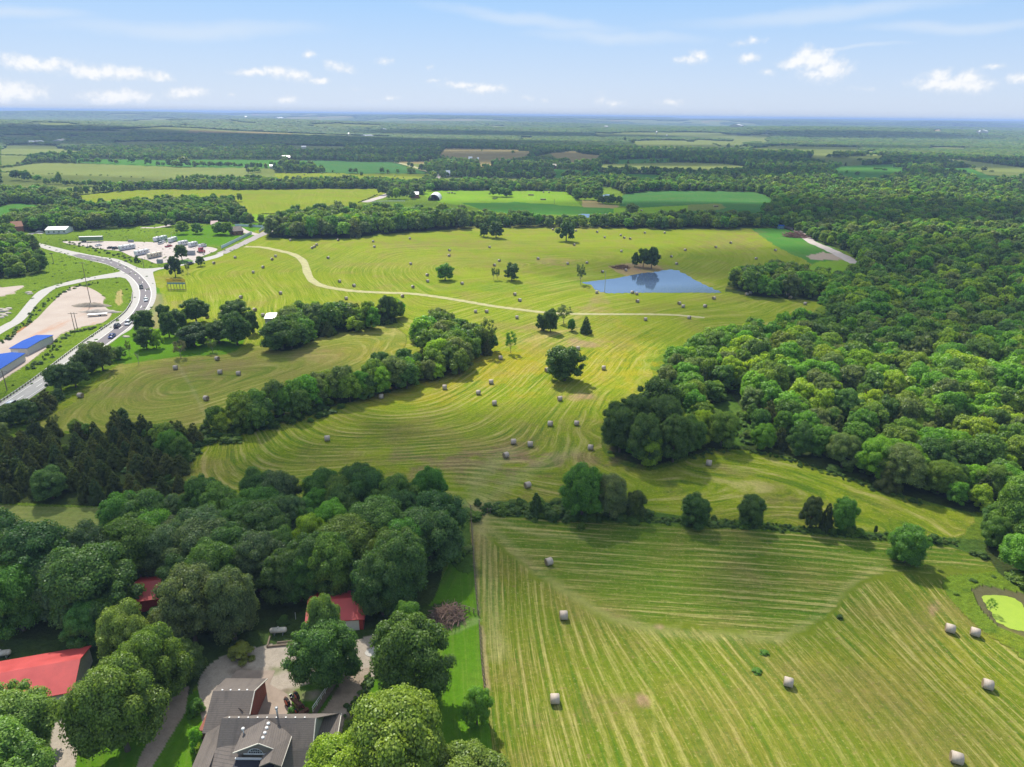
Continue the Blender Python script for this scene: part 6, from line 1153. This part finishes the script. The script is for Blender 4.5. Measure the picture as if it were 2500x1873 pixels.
camper('large white caravan at the top edge of the lot under the trees', (422,590.5), head((410,594),(433,586)), 9.0); camper('grey white camper left of the large caravan', (385,589), head((377,591),(394,585)), 7.5, trim='grey'); camper('white camper behind the grey white one', (397,587), head((388,589),(407,584)), 8, trim='grey'); camper('tan fronted camper near the pole on the right part of the lot', (448,599), head((440,600),(457,597)), 6.5, True, trim='beige', name='motorhome', cat='motorhome'); camper('white caravan on the right part of the lot', (471.5,602), head((462,604),(482,599)), 7); camper('low pale caravan at the right end of the lot', (494.5,603.5), head((487,605),(502,602)), 5, H_=2.1, trim='grey')
# red truck tractor
r_ = empty('truck_tractor', G(492,617), head((485,616),(500,618)), label='red lorry tractor on the right part of the gravel lot', cat='truck', group=LG_)
part('cab', M['carred'], r_, lambda bm: (box(bm, (-.3, 0, 2.0), (2.2, 2.3, 2.6)), box(bm, (1.7, 0, 1.35), (1.9, 1.7, 1.2)))); part('windshield', M['glass'], r_, lambda bm: box(bm, (.82, 0, 2.5), (.06, 2.0, .8))); part('chassis', M['black'], r_, lambda bm: box(bm, (-1.6, 0, .8), (3.4, .9, .3)))
for x in (-2.6, -1.5, 1.7):
    for s_ in (-1, 1): wheel(r_, (x, s_*.95, .5), .5, .35, M['rim'])
# stock trailer at the top left of the lot, flat trailer on the quarry
def trailer(label, p, rz, L_, H_, mat, top, z0=1.1, group=None):
    r_ = empty('trailer', G(*p), rz, label=label, cat='trailer', group=group)
    part('box', mat, r_, lambda bm: (box(bm, (0, 0, z0+(H_-z0)/2), (L_, 2.5, H_-z0)), [box(bm, (-L_/2+L_*k/12, s_*1.27, z0+(H_-z0)/2), (.08, .05, H_-z0)) for k in range(13) for s_ in (-1, 1)])); part('roof', top, r_, lambda bm: box(bm, (0, 0, H_+.06), (L_+.15, 2.6, .12))); part('landing_leg', M['black'], r_, lambda bm: [box(bm, (L_*.32, s_*.9, .5), (.15, .15, 1.1)) for s_ in (-1, 1)])
    for x in (-L_*.38, -L_*.28):
        for s_ in (-1, 1): wheel(r_, (x, s_*1.05, .5), .5, .3, M['rim'])
    return r_
trailer('long green sided trailer with a white rim at the top left of the lot', (224,590.5), head((206,591),(243,590)), 14.5, 3.6, simple('faded_green_panel', (.16, .24, .12), .7, var=.3), M['white'], group=LG_)
r_ = empty('flat_trailer', G(239,771.5), head((224,772),(252,770)), label='flat white trailer lying on the quarry yard', cat='trailer'); part('deck', M['white'], r_, lambda bm: (box(bm, (0, 0, .95), (7.6, 2.2, .14)), box(bm, (-3.6, 0, .7), (.2, 2.2, .5)))); part('underframe', M['black'], r_, lambda bm: box(bm, (0, 0, .72), (7.0, 1.5, .3)))
for s_ in (-1, 1): wheel(r_, (.8, s_*.95, .38), .38, .25, M['rim'])
# sheds and a skip standing on the lot
for p, lab, s_ in (((467,622.5),'grey metal container left of the red lorry tractor',(4.6,2.4,2.3)),((391,642),'small dark container by the lot entrance',(3.0,2,1.8)),((320,591.5),'small grey machine at the top edge of the lot',(3.4,1.5,1.3))):
    r_ = empty('metal_container', G(*p), head((460,620),(475,620)), label=lab, cat='container', group=LG_); part('body', M['grey'], r_, lambda bm: (box(bm, (0, 0, s_[2]/2+.15), s_), [box(bm, (-s_[0]/2+.2+k*.5, -s_[1]/2-.03, s_[2]/2+.15), (.06, .06, s_[2])) for k in range(int(s_[0]/.5))])); part('lid', M['black'], r_, lambda bm: box(bm, (0, 0, s_[2]+.2), (s_[0]+.1, s_[1]+.1, .1))); part('foot', M['black'], r_, lambda bm: [box(bm, (x*s_[0]*.42, 0, .08), (.2, s_[1], .16)) for x in (-1, 1)])
# ------------------------------------------------------------------ billboard
a, b = G(411,706.5), G(454.5,707); d = b-a; L_ = d.length; r_ = empty('billboard', a, math.atan2(d.y, d.x), label='yellow topped wooden billboard on a row of posts in the field corner', cat='billboard')
dep_ = math.hypot(a.x, a.y); ppm = F/float(proj(a.x, a.y, 0)[2])*math.cos(math.atan2(CAM_H, dep_)); Ht = 26/ppm
for k in range(7): part('post', M['wood'], r_, lambda bm: box(bm, (L_*(k/6), 0, Ht*.5), (.18, .22, Ht)))
part('board', M['ylw'], r_, lambda bm: box(bm, (L_/2, -.2, Ht*.86), (L_+.3, .12, Ht*.28))); part('lower_board', M['bluebrd'], r_, lambda bm: (box(bm, (L_/2, -.18, Ht*.57), (L_, .1, Ht*.13)))); part('catwalk', M['wood'], r_, lambda bm: (box(bm, (L_/2, -.5, Ht*.70), (L_, .7, .07)), box(bm, (L_/2, .1, Ht*.5), (L_, .1, .12)), box(bm, (L_/2, -.35, .12), (L_, .25, .22))))
def strokes(bm):
    r = random.Random(3); x = L_*.36
    for w_ in (4, 6):
        for k in range(w_):
            box(bm, (x, -.29, Ht*.875+(0 if k else .12)), (.16, .04, .55 if k else .8), ry=.2); box(bm, (x+.16, -.29, Ht*.875+r.uniform(-.15, .15)), (.26, .04, .13)); x += .42
        x += .3
part('lettering', M['black'], r_, strokes); part('fence_stub', M['wood'], r_, lambda bm: box(bm, (-.6, 0, 1.2), (.15, .15, 2.4)))
# ------------------------------------------------------------------ poles
def pole(label, base, top, arm=1, group='utility poles', name='utility_pole', mat=None, cat='utility pole', lampy=False, rz=0):
    g = G(*base); h_ = 3.
    for _ in range(25):
        t_ = float(proj(g.x, g.y, g.z+h_)[1]); h_ *= 1+.7*((base[1]-top[1])/max(base[1]-t_, .1)-1)
    r_ = empty(name, g, rz, label=label, cat=cat, group=group); part('pole', mat or M['wood'], r_, lambda bm: tube(bm, [(0, 0, -.3), (0, 0, h_)], [.17, .11], 8))
    for k in range(arm):
        c = part('crossarm', mat or M['wood'], r_, lambda bm: box(bm, (0, .12, h_-.5-k*1.1), (2.6, .12, .14))); part('insulator', M['lamp'], c, lambda bm: [cyl(bm, (x, .12, h_-.33-k*1.1), .05, .22) for x in (-1.15, -.5, .5, 1.15)])
    if lampy: part('lamp_head', M['steel'], r_, lambda bm: (tube(bm, [(0, 0, h_-.2), (1.2, 0, h_+.2)], [.05, .05], 6), box(bm, (1.4, 0, h_+.18), (.6, .25, .12))))
    return h_
pole('tall single pole standing on the dark gravel heap', (222.5,744), (205,640), 1); pole('left pole of the twin poles on the quarry edge', (184,811.5), (175,763), 1, rz=.1); pole('right pole of the twin poles on the quarry edge', (189,803), (181,763), 1, rz=.1); pole('pole in front of the nearer blue roofed shed', (17.5,953), (6,905), 1, rz=.4); pole('pole on the grass between the left wood and the highway', (131,643), (125,617), 1)
pole('pole on the verge below the front caravans', (351.5,653), (348.5,632), 1); pole('pole left of the billboard tree', (413.5,664.5), (408.5,633), 1, rz=.5); pole('lamp pole in front of the red lorry tractor', (499.5,627), (497,606.5), 0, lampy=True, mat=M['steel'], name='lamp_post', cat='lamp post', group='lamp posts of the gravel lot'); pole('lamp pole below the long green trailer', (215,605), (213.5,594), 0, lampy=True, mat=M['steel'], name='lamp_post', cat='lamp post', group='lamp posts of the gravel lot'); pole('lamp pole under the trees at the top of the lot', (420,584), (417,567), 0, lampy=True, mat=M['steel'], name='lamp_post', cat='lamp post', group='lamp posts of the gravel lot'); pole('street lamp beside the homestead grove at the highway', (356,768.5), (352.5,757.5), 0, lampy=True, mat=M['steel'], name='lamp_post', cat='lamp post', group='lamp posts of the gravel lot')
pole('left of the two far poles before the big tree belt', (659,541), (657,531), 1); pole('right of the two far poles before the big tree belt', (667,540), (666,528), 1); pole('pole standing at the left side of the pond', (1476,715), (1477,661), 0, mat=M['steel']); pole('pole beside the roadside house', (101,582), (99.5,573), 1); pole('lonely pole on the far lime green field', (1353,499), (1352.5,485), 0); pole('pole beside the tree right of the homestead grove', (527,789), (527,777), 1)
# ------------------------------------------------------------------ guardrail, fences
def fence(name, label, pts, n_post, h_, mat, rails, cat='fence', thick=.06, ph=None, panel=None, rail_h=.1, group=None, maxp=95):
    q = [G(*p) for p in (smooth_line(pts, 12) if len(pts) > 2 else pts)]; o0 = q[0].copy(); r_ = empty(name, o0, 0, label=label, cat=cat, group=group); d = [0]
    for a, b in zip(q[:-1], q[1:]): d.append(d[-1]+(b-a).length)
    def at(t):
        t = max(0, min(t, d[-1]-1e-4)); j = max(k for k in range(len(d)-1) if d[k] <= t); return q[j].lerp(q[j+1], (t-d[j])/max(d[j+1]-d[j], 1e-6))-o0
    n_post = min(n_post, maxp)
    pm = None
    for k in range(n_post):
        if pm is None:
            p_ = part('post', mat[0], r_, lambda bm: box(bm, (0, 0, (ph or h_)/2), (thick*1.6, thick*1.6, ph or h_))); pm = p_.data
        else: p_ = link('post', pm, r_)
        p_.location = at(d[-1]*k/(n_post-1))
    for z in rails:
        part('rail', mat[1], r_, lambda bm: [box(bm, ((a+b)/2-o0+Vector((0, 0, z))), ((b-a).length+.02, min(thick*.6, rail_h*1.2), rail_h), rz=math.atan2(b.y-a.y, b.x-a.x)) for a, b in zip(q[:-1], q[1:])])
    if panel: part('panel', panel, r_, lambda bm: [box(bm, ((a+b)/2-o0+Vector((0, 0, h_/2))), ((b-a).length+.02, thick, h_), rz=math.atan2(b.y-a.y, b.x-a.x)) for a, b in zip(q[:-1], q[1:])])
    return r_
fence('guardrail', 'steel guardrail on posts along the inner side of the highway', [(324,716),(322,738),(310,758),(290,777),(260,798),(195,843),(125,896),(60,944),(0,984),(-60,1022)], 90, .8, (M['wood'], M['steel']), (.62,), cat='guardrail', thick=.18, rail_h=.32)
fence('vinyl_fence', 'white panel fence along the side road beside the dark roofed house', [(541,607),(580,588),(615,571)], 22, 1.9, (M['white'], M['white']), (1.9,), thick=.12, panel=M['sky']); fence('vinyl_fence', 'short white panel fence in front of the big tree belt', [(633,567.5),(650,556)], 8, 1.9, (M['white'], M['white']), (1.9,), thick=.12, panel=M['sky']); fence('vinyl_fence', 'white panel fence behind the dark roofed house', [(574,552),(600,553.5),(648,556)], 14, 1.7, (M['white'], M['white']), (1.7,), thick=.12, panel=M['sky'])
fence('rail_fence', 'low white rail fence before the arched barn', [(908,495),(945,493.5),(988,493)], 14, 1.5, (M['white'], M['white']), (.6, 1.1, 1.5), thick=.15, rail_h=.2)
fence('wire_fence', 'wire fence running down the left side of the lower hay field', [(1149,1245),(1154,1330),(1160,1420),(1167,1500)], 26, 1.3, (M['wood'], M['wood']), (.4, .8, 1.2), thick=.10, rail_h=.02); fence('wire_fence', 'lower wire fence between the mown lawn and the hay field', [(1170,1527),(1175,1610),(1184,1690)], 14, 1.3, (M['wood'], M['wood']), (.4, .8, 1.2), thick=.10, rail_h=.02)
fence('gate', 'wire gate fence joining the brush pile to the field fence', [(1123,1487),(1168,1502)], 5, 1.2, (M['wood'], M['wood']), (.4, .8, 1.15), thick=.10, rail_h=.03, cat='gate'); fence('wire_fence', 'short wooden post fence left of the brush pile', [(1056,1512),(1062,1530),(1064,1545)], 4, 1.6, (M['wood'], M['wood']), (.8,), thick=.14, rail_h=.05); fence('wire_fence', 'short wire fence at the left end of the hedge row', [(1190,1252),(1225,1254)], 6, 1.2, (M['wood'], M['steel']), (.5, 1.0), thick=.12, rail_h=.03)
# frame in the yard and white stake
g = G(690,1577); part('log_frame', M['wood'], None, lambda bm: (box(bm, (0, 0, .15), (5.2, .25, .3)), box(bm, (-2.5, 1.2, .15), (.25, 2.6, .3)), box(bm, (2.3, .8, .2), (.25, 1.8, .25), rz=.3), cyl(bm, (.5, .6, .3), .18, 3, 'X', 8)), loc=g, label='old timber frame lying at the edge of the gravel yard', cat='timber frame').rotation_euler = (0, 0, .15)
part('stake', M['white'], None, lambda bm: tube(bm, [(0, 0, 0), (.05, 0, 1.5)], [.06, .05], 6), loc=G(722,1512), label='white stake standing in the grass left of the red shed', cat='stake')
sheet('concrete_slab', [(895,1588),(925,1580),(930,1600),(918,1606),(893,1600)], .06, simple('pale_slab', (.52, .50, .46), .9))
# cattle on the far pastures
def cow_mesh():
    bm = bmesh.new(); bmesh.ops.create_icosphere(bm, subdivisions=2, radius=1, matrix=Matrix.Translation((0, 0, 1.0)) @ Matrix.Diagonal((1.0, .38, .42, 1)))
    tube(bm, [(.8, 0, 1.15), (1.15, 0, 1.35), (1.5, 0, 1.2), (1.7, 0, 1.05)], [.24, .17, .16, .09], 8); tube(bm, [(-.98, 0, 1.2), (-1.08, 0, .7), (-1.05, 0, .5)], [.04, .03, .06], 5)
    for x in (.62, -.68):
        for s_ in (-1, 1): tube(bm, [(x, s_*.22, 1.0), (x-.05*(x < 0), s_*.22, .5), (x, s_*.22, 0)], [.15, .08, .07], 6)
    for s_ in (-1, 1): tube(bm, [(1.35, s_*.1, 1.32), (1.33, s_*.3, 1.36)], [.05, .02], 5)
    return bm_mesh('cow', bm, M['black'], True)
COW = cow_mesh()
for i, (x, y) in enumerate([(946,425.5),(964,432),(985,435),(1002,424.5),(1033,434),(898,432),(906,431.5),(1039,426),(743,428),(751,425),(786,424.5),(822,424.5),(828,425),(1104,473),(1110,474.5),(1094,473),(1097,473.5),(1204,487),(1208,487.5),(1212,486.5),(698,424)]):
    o = link('cow', COW, None, G(x, y), label='black cow grazing on the yellow pasture beyond the long tree row' if y < 440 else ('black cow by the two round trees on the lime green field' if x > 1200 else 'black cow at the edge of the lime green field by the arched barn'), cat='cow', group='cattle on the far pastures'); o.rotation_euler = (0, 0, rng.uniform(0, 6.28)); o.scale = (1.15,)*3
# ------------------------------------------------------------------ undergrowth along hedges and on rough ground
ug = []
def brush_in(names, n_, rmax, w_, h_, xr=(-420, 520), yr=(60, 620)):
    x = rng.uniform(*xr, n_); y = rng.uniform(*yr, n_); px, py, d = proj(x, y, 0*x); s_ = (px > -120) & (px < 2620) & (py < 2000) & (np.hypot(x, y) < rmax)
    x, y, px, py = x[s_], y[s_], px[s_], py[s_]; c = landclass(px, py, x, y); f = vnoise(x/7, y/7, 40)
    for i in range(len(x)):
        if NAMES(int(c[i])) in names and f[i] > rng.random()*.9:
            t = tint_of('bush', rng); t = tuple(v*1.15 for v in t); ug.append((x[i], y[i], 0, rng.uniform(*w_), rng.uniform(*h_), 'bush', t))
brush_in(('weeds',), 90000, 420, (1.2, 3.4), (.7, 2.1)); brush_in(('brush',), 30000, 420, (2, 5), (1, 3))
brush_in(('rough',), 12000, 620, (.6, 1.8), (.2, .5)); brush_in(('wood',), 16000, 330, (2, 4.5), (1, 2.6))
for pts, w_ in (([(1185,1251),(1400,1257),(1560,1266),(1700,1277),(1930,1292),(2150,1313),(2330,1324)], 1.0), ([(1195,1247),(1300,1250),(1400,1256)], 2.8), ([(1290,1248),(1430,1256),(1560,1262)], 2.6), ([(1560,1264),(1700,1276),(1840,1284)], 1.1), ([(1830,1284),(2050,1300),(2120,1306)], .9), ([(455,1068),(520,1070),(640,1045),(790,1000)], 3), ([(415,1190),(440,1130),(500,1080)], 2.5), ([(0,836),(60,796),(112,742),(178,704),(235,692)], 1.5), ([(75,900),(118,868),(155,826),(195,808),(250,800)], 1.5), ([(1690,1116),(1780,1096),(1850,1106),(1920,1122),(2110,1183),(2250,1232)], 1.1), ([(912,1640),(885,1700),(855,1760)], 1.0), ([(160,590),(240,612),(330,640)], 2)):
    P_ = [G(*p) for p in smooth_line(pts, 12)]
    for p in P_:
        for k in range(3):
            q = p+Vector((rng.normal()*w_*.7, rng.normal()*w_*.7, 0)); t = tint_of('bush', rng); ug.append((q.x, q.y, 0, w_*rng.uniform(.5, 1.3), w_*rng.uniform(.25, .7), 'bush', t))
scatter('undergrowth', ug, 'rough weeds and brush along the hedges, verges and wood edges', 'undergrowth')
print('undergrowth', len(ug))
# ------------------------------------------------------------------ fair weather clouds overhead: they stand above the frame and shade parts of the land
mC, n = material('cloud_vapour'); oc = n.new('ShaderNodeTexCoord').outputs['Object']
rr = n.v('LENGTH', n.v('MULTIPLY', oc, (1, 1, 0)))
a_ = n.rng(n.m('ADD', rr, n.m('MULTIPLY', n.m('SUBTRACT', n.noise(n.v('ADD', oc, n.new('ShaderNodeObjectInfo').outputs['Location']), 2.2, 4, .6), .5), .9)), 1.0, .45, 0, 1)
a_ = n.m('MULTIPLY', a_, n.attr('dens', 'OBJECT').outputs['Fac'])
df = n.new('ShaderNodeBsdfDiffuse', i_Color=(.9, .9, .9)); tp = n.new('ShaderNodeBsdfTransparent'); mx = n.new('ShaderNodeMixShader'); n.put(mx.inputs[0], a_); n.put(mx.inputs[1], tp); n.put(mx.inputs[2], df); out(n, mx)
bm = bmesh.new(); bmesh.ops.create_icosphere(bm, subdivisions=4, radius=1)
for v_ in bm.verts:
    v_.co *= 1+.10*math.sin(v_.co.x*7+1)*math.cos(v_.co.y*6)+.06*math.sin(v_.co.y*15+v_.co.z*9)
    if v_.co.z < 0: v_.co.z *= .35
meC = bm_mesh('cloud', bm, mC, True)
ALT = 1000.
for (px, py, rx, ry, dens, rot) in [(300,325,700,260,.9,0),(1300,330,700,260,.8,0),(2100,330,500,200,.8,0),(430,1330,75,42,.17,0),(900,1215,70,40,.17,.2),(120,1130,60,60,.17,0),(420,960,75,38,.24,.3),(1160,1115,62,32,.28,.1),(1700,1180,75,26,.22,0),(1560,1330,60,20,.20,0),(2060,1560,14,22,.2,.3),
                                     (2300,790,110,60,.45,0),(2150,650,180,55,.55,0),(1900,540,140,45,.6,0),(2250,530,260,55,.75,.1),(1500,505,200,40,.3,0),(1750,505,120,35,.45,0),(250,700,60,30,.0,0),(1750,425,420,90,.75,.1),(2250,400,420,100,.65,0),(1450,385,600,170,.75,0),(950,345,600,200,.6,0),(450,345,1000,300,.8,0),(1950,360,500,120,.5,0),(60,440,180,60,.25,0),(600,900,30,16,.2,0)]:
    if dens <= 0: continue
    g = G(px, py); o = link('cloud', meC, kind='structure'); k = ALT/SUNV.z
    o.location = (g.x+SUNV.x*k, g.y+SUNV.y*k, ALT); o.scale = (rx*1.5, ry*1.5, min(rx, ry)*.45); o.rotation_euler = (0, 0, rot); o['dens'] = dens
# ------------------------------------------------------------------ the air between
mH = bpy.data.materials.new('air'); mH.use_nodes = True; n = NT(mH.node_tree)
pv = n.new('ShaderNodeVolumePrincipled'); pv.inputs['Color'].default_value = (.44, .62, 1.0, 1); pv.inputs['Density'].default_value = 1.3e-4; pv.inputs['Anisotropy'].default_value = .1
n.l.new(pv.outputs[0], n.new('ShaderNodeOutputMaterial').inputs['Volume'])
bm = bmesh.new(); bmesh.ops.create_cube(bm, size=1)
for v_ in bm.verts: v_.co = Vector((v_.co.x*200000, v_.co.y*200000, -2 if v_.co.z < 0 else 100))
link('haze', bm_mesh('haze', bm, mH), kind='stuff', label='thin blue summer haze over the distant land')
